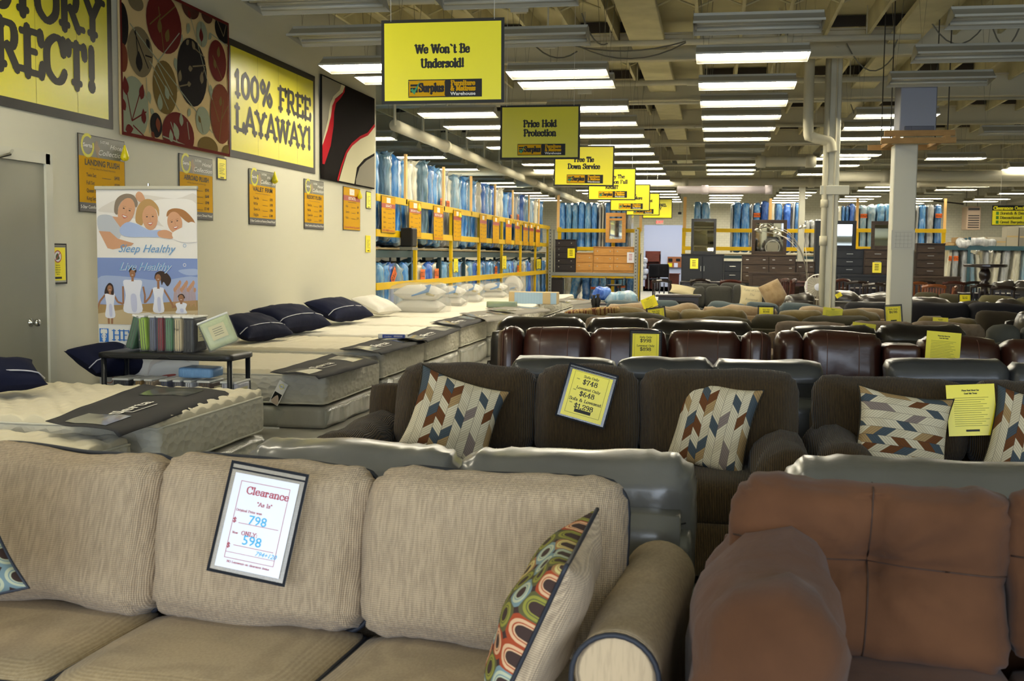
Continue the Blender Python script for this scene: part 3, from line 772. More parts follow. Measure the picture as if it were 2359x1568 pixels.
def sofa(name, label, cat, cx, y, rz, W_, ztop, m, n=3, face=1, arm=.24, armz=.62, cuts=None, cd_=.24, depth=.9, back=.55, pm=None, seat=.47, wr=.008, pleat=0, puff=.2, seed=1, pilltop=False, armstyle='roll', seams=False, res=.06, group=None, r=.07, backh=None, lean=None, seatm=None, side_bolster=False, frame_m=None, jit=.012, tilts=None, fn=None, fr=.05, armm=None):
    """local frame: back cushions' top line at y=0, front toward -y; face=-1 turns it away from the camera"""
    t = thing(name, label, cat, (cx, y, 0), rz+(math.pi if face < 0 else 0), group)
    frame_m = frame_m or m
    inner = W_-2*arm; random.seed(seed)
    cuts = cuts or [i/n for i in range(n+1)]
    if face < 0: cuts = [1-c for c in cuts][::-1]
    bh = backh if backh is not None else ztop-.14
    # base, back frame, arms
    cushion('base', frame_m, W_-.04, depth-.1, .24, t, (0, -depth/2+.1, .17), r=.03, puff=0, thin=2, wr=.002, res=.12)
    cushion('back_frame', frame_m, W_-.06, .11, bh-.08, t, (0, .09, .08+(bh-.08)/2), r=fr, puff=.03, thin=1, wr=.003, seed=seed, res=.1)
    for s in (-1, 1):
        if arm > .03:
            if armstyle == 'roll': rolled_arm(t, armm or m, s*(W_/2-arm/2), arm, armz, -depth+.2, .13, pm, seed=seed+s, wr=wr*1.5)
            elif armstyle == 'box': cushion('arm', m, arm, depth+.06, armz-.05, t, (s*(W_/2-arm/2), -depth/2+.1, .05+(armz-.05)/2), r=.025, puff=.02, thin=0, wr=.003, seed=seed+s, res=.06)
            else: cushion('arm', m, arm, depth+.06, armz-.05, t, (s*(W_/2-arm/2), -depth/2+.1, .05+(armz-.05)/2), r=arm*.48, puff=.08, thin=0, wr=wr*2, seed=seed+s, pleat=.006, res=.06)
    yb = -.02
    for i in range(len(cuts)-1):
        c0, c1 = cuts[i], cuts[i+1]; w = (c1-c0)*inner*1.01; x = -inner/2+(c0+c1)/2*inner
        dz = random.uniform(-jit, jit)
        seatn = cushion('seat_cushion', seatm or m, w*.995, depth-.3, .2, t, (x, -depth/2+.06, seat-.1), r=.05, puff=.1, thin=2, wr=wr*.4, seed=seed+i, pipe='piping' if pm else None, pm=pm, pface=(-.9, .9) if pm else -1, res=.09) if face > 0 or True else None
        hh = ztop+dz-seat+.02
        if pilltop:   # soft two-tier back: puffed head roll over a lower pad
            b1 = cushion('back_cushion', m, w, cd_, hh*.6, t, (x, -.12, seat+hh*.27), rot=(math.radians(-7), 0, 0), r=r, puff=puff, thin=1, wr=wr, seed=seed+i*3, res=res, pleat=pleat)
            b2 = cushion('head_roll', m, w*1.01, cd_*1.2, hh*.52, t, (x, -.03, seat+hh*.76), rot=(math.radians(-8), 0, 0), r=r*1.3, puff=puff*.8, thin=1, wr=wr*1.4, seed=seed+i*5, res=res, pleat=pleat)
        else:
            b1 = cushion('back_cushion', m, w, cd_, hh, t, (x, -.06-cd_*.15, seat-.02+hh/2), rot=(math.radians(lean if lean is not None else -9), math.radians(tilts[i] if tilts else random.uniform(-.8, .8)), 0), fn=fn, r=r, puff=puff, thin=1, wr=wr, seed=seed+i*3, res=res, pleat=pleat, pipe='piping' if pm else None, pm=pm, pface=.3, pr=.0075, plain=True)
        if seams:
            f = defo(w, cd_, hh, r, puff, 1, seed+i*3, wr, pleat)
            for q in (-.42, .38):
                pts = [f((q, -1, -1+2*a/14))+Vector((0, -.001, 0)) for a in range(15)]+[f((q, -1+2*a/6, 1))+Vector((0, 0, .001)) for a in range(7)]
                MB().tube(pts, .0028, 5).build('stitching', mat('seam_thread', '6a4434', .6), b1, smooth=True)
        if seams is None: pass
    return t
def span(px0, px1, py, D):
    a, c = W(px0, py, D=D), W(px1, py, D=D)
    y = (a.y+c.y)/2; a = W(px0, py, Y=y); c = W(px1, py, Y=y)
    return (a.x+c.x)/2, y, abs(c.x-a.x), (a.z+c.z)/2
def at(px, py, D): return W(px, py, D=D)
# --- nearest: beige three-seater with navy piping, facing the camera
bx, by = -1.19, 4.02*K
S1 = sofa('sofa', 'beige chenille three-seat sofa with navy piping, nearest the camera', 'sofa', bx, by, math.radians(-4), 2.30, .93, beige, 3, arm=.18, armz=.735, cd_=.22, depth=.86, pm=navy, seat=.5, wr=.016, pleat=.005, puff=.4, seed=3, res=.025, r=.075, jit=.003, seatm=beige_p, armm=beige_a, lean=-15, backh=.68, cuts=[0, .34, .66, 1.005], tilts=[1.5, 1.5, .5])
# --- nearest right: rust suede sofa
def tuft(u, t, s):
    if s > 0: return (0, 0, 0)
    c = math.exp(-((t-.12+.1*u)/.08)**2)*.022+math.exp(-(u/.09)**2)*.022*(1 if t < .9 else 0)
    k = math.exp(-(u*u+(t-.1)**2)/.05)*.045
    rad = math.sin(math.atan2(t-.1, u)*13)*.012*math.exp(-(u*u+(t-.1)**2)/.4)
    return (0, c+k+rad, 0)
S2 = sofa('sofa', 'rust brown suede sofa with overstuffed arms, nearest the camera on the right', 'sofa', 1.16, 3.70*K, math.radians(-4), 2.34, .975, suede, 3, arm=.31, armz=.85, cd_=.25, depth=.86, seat=.60, wr=.024, pleat=.005, puff=.16, seed=9, res=.013, r=.07, armstyle='puff', lean=-9, backh=.8, cuts=[-.135, .215, .58, 1.1], jit=0, tilts=[2.2, 1, 1], fn=tuft)
def front_seam(root, lines_):
    for c in list(root.children):
        if c.name.split('.')[0] != 'back_cushion': continue
        vs = [v.co for v in c.data.vertices]; H = max(v.z for v in vs); wx = max(v.x for v in vs)
        for (a, b) in lines_:
            pts = []
            for i in range(31):
                x = wx*(a[0]+(b[0]-a[0])*i/30); zz = H*(a[1]+(b[1]-a[1])*i/30)
                q = min((v for v in vs if v.y < 0), key=lambda v: (v.x-x)**2+(v.z-zz)**2); pts.append((q.x, q.y-.001, q.z))
            MB().tube(pts, .0022, 5).build('stitching', mat('suede_thread', '3c2719', .8), c, smooth=True)
front_seam(S2, [((-.95, .26), (0, .08)), ((0, .08), (.95, .06)), ((0, .95), (0, -.9))])
# --- grey leather pieces standing back to back with them
x, y, w, z = span(560, 1606, 1026, 4.6)
S3 = sofa('loveseat', 'grey leather loveseat with its back to the beige sofa', 'loveseat', x-.03, y+.1, 0, w+.04, z-.035, greyl, 2, -1, arm=.07, armz=.68, cd_=.25, wr=.012, pleat=.008, puff=.15, seed=4, cuts=[-.05, .485, 1.05], res=.03, backh=.75, r=.08, armstyle='box', lean=-4, fr=.012)
x, y, w, z = span(1805, 2700, 1066, 4.45)
S3b = sofa('loveseat', 'grey leather loveseat with its back to the rust sofa, right edge of the photo', 'loveseat', x, y+.05, 0, w, z-.035, greyl, 1, -1, arm=.07, armz=.68, cd_=.25, wr=.012, pleat=.008, puff=.15, seed=6, cuts=[-.06, 1.02], res=.04, backh=.76, r=.08, armstyle='puff', lean=-4)
def rear_seam(root, zf=.60):
    "stitched line across the back face of cushions turned away from the camera"
    for c in list(root.children):
        if c.name.split('.')[0] != 'back_cushion': continue
        vs = [v.co for v in c.data.vertices]; H = max(v.z for v in vs); wx = max(v.x for v in vs); pts = []
        for i in range(25):
            x = -wx*.96+wx*1.92*i/24; zz = H*(2*zf-1)
            q = min((v for v in vs if v.y > 0), key=lambda v: (v.x-x)**2+(v.z-zz)**2); pts.append((x, q.y+.004, zz))
        MB().tube(pts, .0028, 5).build('stitching', mat('leather_thread', '2c2d30', .6), c, smooth=True)
rear_seam(S3, .60); rear_seam(S3b, .60)
# --- brown corduroy pair facing the camera
x, y, w, z = span(828, 1852, 838, 7.95)
S4 = sofa('sofa', 'dark brown corduroy sofa with a price tag and two patterned pillows', 'sofa', x, y, 0, w, z, cord_b, 3, arm=.26, armz=.66, cd_=.27, wr=.015, pleat=.006, puff=.28, seed=7, cuts=[0, .40, .695, 1.127], res=.04, r=.11, armstyle='puff', jit=.01)
x, y, w, z = span(1858, 2760, 868, 7.75)
S4b = sofa('loveseat', 'dark brown corduroy loveseat beside the corduroy sofa, at the right edge', 'loveseat', x, y, 0, w, z, cord_b, 2, arm=.26, armz=.66, cd_=.27, wr=.015, pleat=.006, puff=.28, seed=8, cuts=[-.17, .38, 1.12], res=.045, r=.11, armstyle='puff', jit=.01)
# --- charcoal leather pair behind, backs to the camera
x, y, w, z = span(1152, 1922, 824, 8.85)
CH1 = sofa('sofa', 'charcoal leather sofa with its back to the corduroy sofa', 'sofa', x, y, 0, w, z-.01, charl, 3, -1, arm=.05, armz=.6, cuts=[0, .35, .655, 1], wr=.012, pleat=.006, puff=.12, seed=12, res=.05, backh=.72, armstyle='puff', lean=-3)
x, y, w, z = span(2024, 2800, 838, 8.75)
CH2 = sofa('loveseat', 'charcoal leather loveseat with its back to the corduroy loveseat', 'loveseat', x, y, 0, w, z, charl, 2, -1, arm=.05, armz=.6, cuts=[0, .4, 1], wr=.012, pleat=.006, puff=.12, seed=13, res=.06, backh=.72, armstyle='puff', lean=-3)
rear_seam(CH1, .76); rear_seam(CH2, .76)
# --- oxblood leather recliners facing the camera
x, y, w, z = span(1150, 1780, 756, 11.6)
sofa('sofa', 'oxblood leather reclining sofa with stitched back cushions and a price tag', 'sofa', x, y, 0, w, z, redl, 5, arm=.02, cuts=[0, .095, .35, .63, .895, 1], wr=.010, pleat=.008, puff=.3, seed=15, seams=True, res=.05, cd_=.28, armstyle='puff', jit=.004, r=.09, backh=.7)
x, y, w, z = span(1786, 2480, 768, 11.4)
sofa('loveseat', 'oxblood leather reclining loveseat with a centre console, right of the oxblood sofa', 'loveseat', x, y, 0, w, z, redl, 5, arm=.02, cuts=[0, .095, .36, .355, .36, .36], wr=.010, pleat=.008, puff=.3, seed=16, seams=True, res=.05, cd_=.28, armstyle='puff', jit=.004, r=.09, backh=.7) if False else None
def recliner_back(t, x0, x1, z0, z1, seed, seams=True, m=redl):
    w = x1-x0; b = cushion('back_cushion', m, w, .3, z1-z0, t, ((x0+x1)/2, 0, (z0+z1)/2), rot=(math.radians(-7), 0, 0), r=.09, puff=.3, wr=.010, pleat=.008, seed=seed, res=.045)
    if seams:
        f = defo(w, .3, z1-z0, .09, .3, 1, seed, .010, .008)
        for q in (-.42, .38): MB().tube([f((q, -1, -1+2*a/14))+Vector((0, -.001, 0)) for a in range(15)], .0028, 5).build('stitching', MATS['seam_thread'], b, smooth=True)
def xx(px, y, py=760): return W(px, py, Y=y).x
t = thing('loveseat', 'oxblood leather reclining loveseat with a centre console, right of the oxblood sofa', 'loveseat', (x, y, 0))
for i, (a, c, zz) in enumerate(((1783, 1850, 0), (1850, 2031, .0), (2113, 2304, -.02), (2304, 2420, -.03))):
    recliner_back(t, xx(a, y)-x, xx(c, y)-x, .46, z+zz, 30+i, i in (1, 2))
cushion('console', redl, xx(2113, y)-xx(2031, y), .3, .5, t, ((xx(2113, y)+xx(2031, y))/2-x, -.06, W(2070, 790, Y=y).z-.25), r=.03, puff=0, wr=.002)
cushion('base', redl, w, .9, .4, t, (0, -.42, .25), r=.06, puff=0, thin=2, wr=.003, res=.1)
cushion('back_frame', redl, w-.04, .2, .6, t, (0, .2, .4), r=.05, puff=0, wr=.003, res=.1)
# --- generic rows further back
def row_sofa(name, label, px0, px1, py, D, m, cuts, face=-1, seed=1, cat='sofa', **k):
    x, y, w, z = span(px0, px1, py, D); kw = dict(arm=.05 if face < 0 else .1, armz=.6, wr=.018, pleat=.008, puff=.2, res=.06, r=.09, jit=.015, armstyle='puff', cd_=.25, backh=z-.12, lean=-4, depth=.74)
    kw.update(k); return sofa(name, label, cat, x, y, 0, w, z, m, 2, face, cuts=cuts, seed=seed, **kw)
tanf = mat('tan_fabric', '8f7a5a', .95, sheen=.2, bump=(30, .4, .01), vary=(8, '80694a', .4, .6)); floral = mat('floral_beige', '857460', .95, vary=(22, '7d6a55', .52, .62), bump=(20, .4, .008))
olive = mat('dark_olive_fabric', '3f3a26', .95, bump=(16, .4, .01)); gold = mat('olive_gold_fabric', '6b5a2c', .95, bump=(12, .5, .015), vary=(5, '584a22', .4, .7), sheen=.2)
teal = mat('slate_fabric', '3d4a4e', .95, bump=(16, .4, .01), sheen=.15); blackf = mat('black_fabric', '17151a', .9, bump=(14, .4, .01))
chen = mat('charcoal_fabric', '33322c', .95, bump=(20, .4, .01), sheen=.1); taupel = leather('taupe_leather', '4a443e', '35302c', .28, .5); greenf = mat('moss_fabric', '5a5438', .95, bump=(20, .4, .01))
row_sofa('sofa', 'black-brown leather sofa with its back to the oxblood sofa', 1128, 1752, 732, 12.9, blkl, [0, .355, .61, 1], seed=21, wr=.016, puff=.3, r=.13)
row_sofa('loveseat', 'black-brown leather loveseat with its back to the oxblood loveseat', 1796, 2245, 748, 12.7, blkl, [0, .52, 1], seed=22, cat='loveseat', puff=.3, r=.13)
row_sofa('chair', 'grey fabric chair back with welt, right of the black-brown loveseat', 2262, 2420, 754, 12.9, mat('grey_fabric', '4b4a40', .9, bump=(20, .4, .01)), [0, .6, 1], seed=23, cat='armchair', cd_=.2)
row_sofa('sofa', 'floral beige sofa facing the camera behind the black-brown sofa', 1325, 1680, 730, 15.0, floral, [0, .27, .6, 1], 1, seed=24, cat='sofa')
row_sofa('sofa', 'floral beige sofa right of the other floral sofa, facing the camera', 1762, 2290, 741, 14.8, floral, [0, .36, .66, 1], 1, seed=25)
row_sofa('sofa', 'dark olive sofa with welted back pillows, left behind the floral sofa', 1258, 1560, 724, 16.0, olive, [0, .43, 1], seed=26, wr=.03)
row_sofa('sofa', 'dark olive sofa with welted back pillows, right of its twin', 1570, 2020, 730, 15.9, olive, [0, .36, .63, 1], seed=27, wr=.03)
row_sofa('sofa', 'olive gold sofa facing the camera with striped throw at its left end', 1345, 1740, 710, 18.2, gold, [0, .15, .38, .59, 1], 1, seed=28, wr=.03)
row_sofa('sofa', 'olive gold sofa with the tilted yellow sheet, right of its twin', 1766, 2050, 716, 17.9, gold, [0, .45, 1], 1, seed=29, wr=.03)
row_sofa('loveseat', 'small olive gold loveseat near the right with a framed tag', 2090, 2270, 728, 17.6, gold, [0, .45, 1], 1, seed=30, cat='loveseat', wr=.03)
row_sofa('sofa', 'brown plush sofa right of the small gold loveseat', 2228, 2440, 714, 18.6, mat('brown_plush', '352c1c', .95, bump=(16, .4, .01)), [0, .6, 1], 1, seed=31)
row_sofa('sofa', 'tan sofa turned away, showing three pillow tops behind the gold sofa', 1385, 1800, 702, 19.4, tanf, [0, .3, .56, 1], seed=32, wr=.03)
row_sofa('sofa', 'tan sofa turned away, right of the other tan sofa', 1830, 2065, 710, 19.2, tanf, [0, .5, 1], seed=33, wr=.03)
row_sofa('sofa', 'slate blue sofa behind the tan sofa on the left', 1383, 1582, 692, 22.0, teal, [0, .49, 1], 1, seed=34)
row_sofa('sofa', 'slate blue sofa behind the tan sofas on the right', 1614, 1912, 697, 21.8, teal, [0, .34, .63, 1], 1, seed=35)
row_sofa('sofa', 'black fabric sofa behind the wide column', 1930, 2420, 698, 21.8, blackf, [0, .3, .62, 1], 1, seed=36)
row_sofa('recliner', 'black leather recliner at the right edge of the photo', 2312, 2480, 712, 15.6, blkl, [0, 1], 1, seed=37, cat='recliner', r=.13, puff=.4)
row_sofa('sofa', 'puckered taupe leather sofa beside the foot of the piped column', 1890, 2062, 676, 24.5, taupel, [0, .5, 1], seed=38, wr=.05, puff=.35)
row_sofa('loveseat', 'black leather loveseat left of the piped column foot', 1804, 1880, 674, 24.3, blkl, [0, 1], seed=39, cat='loveseat', wr=.05)
row_sofa('sofa', 'puckered taupe leather sofa right of the wide column', 2086, 2420, 690, 22.8, taupel, [0, .35, .62, 1], seed=40, wr=.05, puff=.35)
row_sofa('sofa', 'dark olive fabric sofa right of the wide column behind the taupe leather', 2090, 2232, 674, 26.0, olive, [0, .5, 1], 1, seed=41)
row_sofa('sofa', 'moss green sofa at the right edge behind the taupe leather', 2238, 2460, 682, 25.7, greenf, [0, .45, 1], 1, seed=42, r=.12)
row_sofa('sofa', 'charcoal fabric sectional sofa with the script pillow', 1536, 1765, 657, 31, chen, [0, .38, .68, 1], 1, seed=43)
row_sofa('loveseat', 'charcoal fabric loveseat behind the charcoal sectional', 1585, 1730, 652, 33, chen, [0, .5, 1], 1, seed=44, cat='loveseat')
row_sofa('armchair', 'golden tan armchair behind the script pillow', 1768, 1808, 655, 29, tanf, [0, 1], 1, seed=45, cat='armchair', puff=.6)
row_sofa('sofa', 'taupe leather sofa far right below the round pub table', 2280, 2420, 649, 34, taupel, [0, .4, 1], seed=46, wr=.05)
# ------------------------------------------------------------------ boards on the left wall
def wp(px, py): p = W(px, py, X=WX+.02); return p.y, p.z
def wall_thing(name, label, cat, y0, z0, group=None, x=WX+.012): return thing(name, label, cat, (x, y0, z0), math.radians(90), group)
def board(t, w, h, m, th=.008, name='board'): return MB().box((w/2, th/2, h/2), (w, th, h)).build(name, m, t)
# big corrugated banners
def big_banner(label, y0, y1, z0, z1, lines, seams, cm, glossy):
    w, h = y1-y0, z1-z0; t = wall_thing('wall_banner', label, 'sign', y0, z0)
    board(t, w, h, blkg, .008)
    f = Flat(); bd = .075; f.rect(bd, bd, w-bd, h-bd, cm, 1)
    for s in seams: f.line([(s*w, bd), (s*w, h-bd)], .006, mat('seam_shade', '8f8a1a', .6), 2)
    f.build('printed_panel', t)
    f = Flat()
    for (tx, x, y, hh, wx) in lines: f.text(tx, x, y, hh, blkg, 4, wt=1.2, fit=wx)
    f.build('lettering', t)
    return t
yb = mat('banner_yellow', 'cfc612', .42, coat=.12, bump=(60, .12, .002, 'noise', (1, 1, .05)))
a0, b0 = wp(263, 298); a1, _ = wp(0, 237)
big_banner('huge yellow banner ending in an exclamation mark, leftmost on the wall', a0-2.5, a0, b0, b0+1.27, [('FACTORY', 1.26, .74, .34, 2.18), ('DIRECT!', 1.31, .29, .34, 1.86)], (.55, .78), yb, 1)
a, b = wp(528, 362); c, d = wp(727, 183); c2, d2 = wp(726, 398)
w_ = c-a; h_ = 1.22
big_banner('yellow banner about free layaway between the two rugs', a, c, (b+d2)/2, (wp(527, 77)[1]+d)/2+.0, [('100% FREE', w_*.5, .56*h_, .22*h_, w_*.88), ('LAYAWAY!', w_*.5, .25*h_, .22*h_, w_*.88)], (.3, .53, .76), yb, 1)
# leaf-patterned rug
rcol = {k: mat('rug_'+k, v, .95, bump=(90, .5, .003), spec=.1) for k, v in dict(cream='c0a878', maroon='5e1f1a', olive='675428', black='1c1715', taupe='6f6348', sage='858b74', rust='6b3520', red='b3202a', grey='8d887a', ivory='cfc9a8', brown='4a2c20').items()}
ry0, rz0 = wp(275, 313); ry1, rz1 = wp(522, 58); rz0 = (rz0+wp(522, 358)[1])/2
t = wall_thing('area_rug', 'cream rug with maroon, olive and black ovals and leaves, hung on the wall', 'rug', ry0, rz0, x=WX+.03)
rw, rh = ry1-ry0, rz1-rz0+.02
cushion('pile', rcol['cream'], rw, .02, rh, t, (rw/2, .002, rh/2), r=.008, puff=0, wr=.003, res=.15)
f = Flat(); LAYR = 16
f.warp = lambda x, y, z: (x, y-.011, z)
def rz(zx, zy): y, z = wp(zx/3.92, zy/3.92); return y-ry0, z-rz0
def oval(cx, cy, rx, ry_, m, lv=2, scale=3.92):
    c = rz(cx, cy); l = rz(cx-rx, cy)[0]; r = rz(cx+rx, cy)[0]; u = rz(cx, cy-ry_)[1]; d = rz(cx, cy+ry_)[1]
    pts = []
    for i in range(26):
        an = 2*math.pi*i/26; x = c[0]+(r-c[0] if math.cos(an) > 0 else c[0]-l)*math.cos(an); z = (u+d)/2+(u-d)/2*math.sin(an)
        pts.append((x, z))
    p = clip(pts, .03, .03, rw-.03, rh-.03)
    if len(p) > 2: f.poly(p, rcol[m], lv)
def leaf(x, y, l, an, m, lv=4, w=.32):
    c = rz(x, y); k = l/3.92*13.0/3500; an = math.radians(an); pts = []
    for s in (1, -1):
        for i in range(6):
            q = i/5 if s > 0 else 1-i/5
            pts.append((c[0]+k*(q*math.cos(an)*1.0-s*w*math.sin(math.pi*q**.8)*math.sin(an)), c[1]+k*(q*math.sin(an)+s*w*math.sin(math.pi*q**.8)*math.cos(an))))
    p = clip(pts, .03, .03, rw-.03, rh-.03)
    if len(p) > 2: f.poly(p, rcol[m], lv)
def stem(a, b, m='sage', lv=3, w=.012):
    f.line([rz(*a), rz(*b)], w, rcol[m], lv)
stem((1150, 210), (1900, 1500 - 300)); stem((1330, 550), (1600, 1000)); stem((1600, 300), (1400, 560)); stem((1880, 300), (2040, 420)); stem((1700, 150), (1900, 900)); stem((1300, 700), (1330, 1200))
for i, (x, y, l, a) in enumerate(((1560, 520, 150, -70), (1690, 210, 130, 250), (1880, 760, 150, -80), (1890, 300, 110, 230), (1320, 820, 130, -75), (1700, 980, 110, 240), (1340, 980, 100, -40), (1610, 380, 100, 60))): leaf(x, y, l, a, 'sage', 2)
for o_ in ((1205, 20, 70, 75, 'taupe'), (1460, 210, 160, 270, 'maroon'), (1245, 470, 115, 225, 'taupe'), (1470, 790, 110, 240, 'olive'), (1715, 655, 135, 305, 'black'), (1945, 550, 80, 185, 'maroon'), (1980, 1030, 98, 268, 'rust'), (1190, 975, 130, 285, 'sage'), (1390, 1130, 54, 112, 'black'), (1590, 1215, 145, 200, 'maroon'), (1815, 1090, 65, 125, 'sage'), (1860, 1330, 90, 95, 'olive'), (1700, 60, 80, 110, 'brown'), (1850, 140, 50, 70, 'brown'), (1805, 310, 50, 115, 'sage'), (2000, 270, 78, 120, 'black'), (1080, 220, 58, 200, 'black'), (1090, 520, 42, 130, 'rust'), (2060, 680, 26, 100, 'rust'), (2040, 1370, 50, 60, 'olive'), (1100, 1200, 40, 60, 'sage')): oval(*o_)
for (a, b, m) in (((1460, 480), (1410, 60), 'olive'), ((1410, 190), (1560, 60), 'olive'), ((1330, 220), (1430, 130), 'olive'), ((1240, 640), (1200, 270), 'black'), ((1320, 620), (1190, 280), 'black'), ((1290, 500), (1350, 520), 'black'), ((1500, 990), (1370, 680), 'sage'), ((1540, 860), (1400, 580), 'sage'), ((1840, 590), (1720, 600), 'taupe'), ((1830, 520), (1720, 420), 'taupe'), ((1600, 780), (1690, 760), 'taupe'), ((1830, 610), (1800, 700), 'taupe'), ((1990, 720), (1900, 500), 'olive'), ((1170, 1090), (1110, 760), 'maroon'), ((1170, 1090), (1240, 850), 'maroon'), ((1170, 1090), (1300, 1010), 'maroon'), ((1180, 1130), (1310, 1260), 'maroon'), ((1450, 1230), (1650, 1310), 'sage'), ((1580, 1280), (1520, 1100), 'sage'), ((1690, 1260), (1670, 1100), 'sage'), ((1960, 1290), (2000, 900), 'olive'), ((1960, 1100), (1900, 900), 'olive'), ((1980, 1080), (2040, 960), 'olive'), ((1815, 1200), (1790, 1080), 'taupe'), ((1795, 200), (1800, 420), 'taupe'), ((1940, 180), (2000, 330), 'taupe'), ((2000, 330), (2030, 200), 'taupe')): stem(a, b, m, 4, .014)
for (x, y, l, a, m) in ((1420, 300, 150, 88, 'olive'), (1480, 380, 150, 70, 'olive'), (1240, 650, 200, 95, 'black'), (1300, 350, 110, -55, 'black'), (1500, 900, 150, 115, 'sage'), (1425, 1000, 170, 90, 'sage'), (1680, 620, 100, 10, 'taupe'), (1740, 450, 110, 130, 'taupe'), (1670, 760, 90, 10, 'taupe'), (1800, 760, 140, 85, 'taupe'), (1600, 740, 130, 80, 'taupe'), (1660, 400, 90, 40, 'taupe'), (1950, 520, 130, 80, 'olive'), (1930, 620, 120, 115, 'olive'), (1120, 860, 180, 100, 'maroon'), (1250, 900, 160, 75, 'maroon'), (1110, 1170, 150, 10, 'maroon'), (1280, 1120, 150, 95, 'maroon'), (1400, 1060, 150, -80, 'rust'), (1345, 1190, 90, -40, 'rust'), (1620, 1140, 140, 95, 'sage'), (1590, 1260, 190, 120, 'sage'), (1530, 1290, 140, 100, 'sage'), (1790, 1110, 90, 120, 'olive'), (1800, 380, 150, 95, 'maroon'), (1110, 1000, 140, 120, 'maroon'), (1970, 960, 120, 80, 'olive'), (1680, 90, 100, -60, 'maroon')): leaf(x, y, l, a, m, 5)
f.frame(.0, .0, rw, rh, .03, rcol['maroon'], 6)
f.build('woven_pattern', t)
# black, red and cream wavy rug
qy0, qz0 = wp(738, 410); qy1, qz1 = wp(861, 229); qz0 = (qz0+wp(858, 437)[1])/2; qz1 = (qz1+wp(738, 168)[1])/2
t = wall_thing('area_rug', 'black rug with red, cream and grey curves, at the far end of the wall', 'rug', qy0, qz0, x=WX+.03)
qw, qh = qy1-qy0, qz1-qz0
cushion('pile', rcol['black'], qw, .02, qh, t, (qw/2, .002, qh/2), r=.008, puff=0, wr=.003, res=.15)
f = Flat(); f.warp = lambda x, y, z: (x, y-.011, z)
def q2(pts):
    o = []
    for x, y in pts:
        a, z = wp(500+x/3.37, y/3.37); o.append((min(max(a-qy0, .02), qw-.02), min(max(z-qz0, .02), qh-.02)))
    return o
f.poly(q2([(803, 560), (978, 655), (945, 705), (880, 765), (862, 850), (845, 930), (818, 1060), (803, 1130)]), rcol['grey'], 1)
f.poly(q2([(955, 640), (982, 655), (965, 715), (903, 768), (888, 850), (865, 960), (828, 1080), (805, 1150), (803, 1110), (820, 1050), (850, 920), (868, 800), (890, 750), (940, 700)]), rcol['ivory'], 2)
f.poly(q2([(982, 653), (978, 715), (945, 765), (912, 800), (897, 870), (892, 980), (870, 1130), (822, 1275), (803, 1270), (805, 1130), (845, 1010), (872, 900), (882, 820), (905, 770), (960, 725)]), rcol['red'], 3)
f.poly(q2([(1222, 985), (1165, 1040), (1110, 1065), (1040, 1125), (1000, 1190), (965, 1300), (935, 1420), (1055, 1450), (1075, 1300), (1130, 1235), (1222, 1190)]), rcol['ivory'], 1)
f.line(q2([(1222, 975), (1160, 1040), (1100, 1068), (1035, 1122), (992, 1185), (955, 1290), (925, 1415)]), .045, rcol['red'], 3)
f.poly(q2([(1222, 1210), (1150, 1245), (1095, 1300), (1068, 1390), (1066, 1460), (1222, 1490)]), rcol['grey'], 2)
f.build('woven_pattern', t)
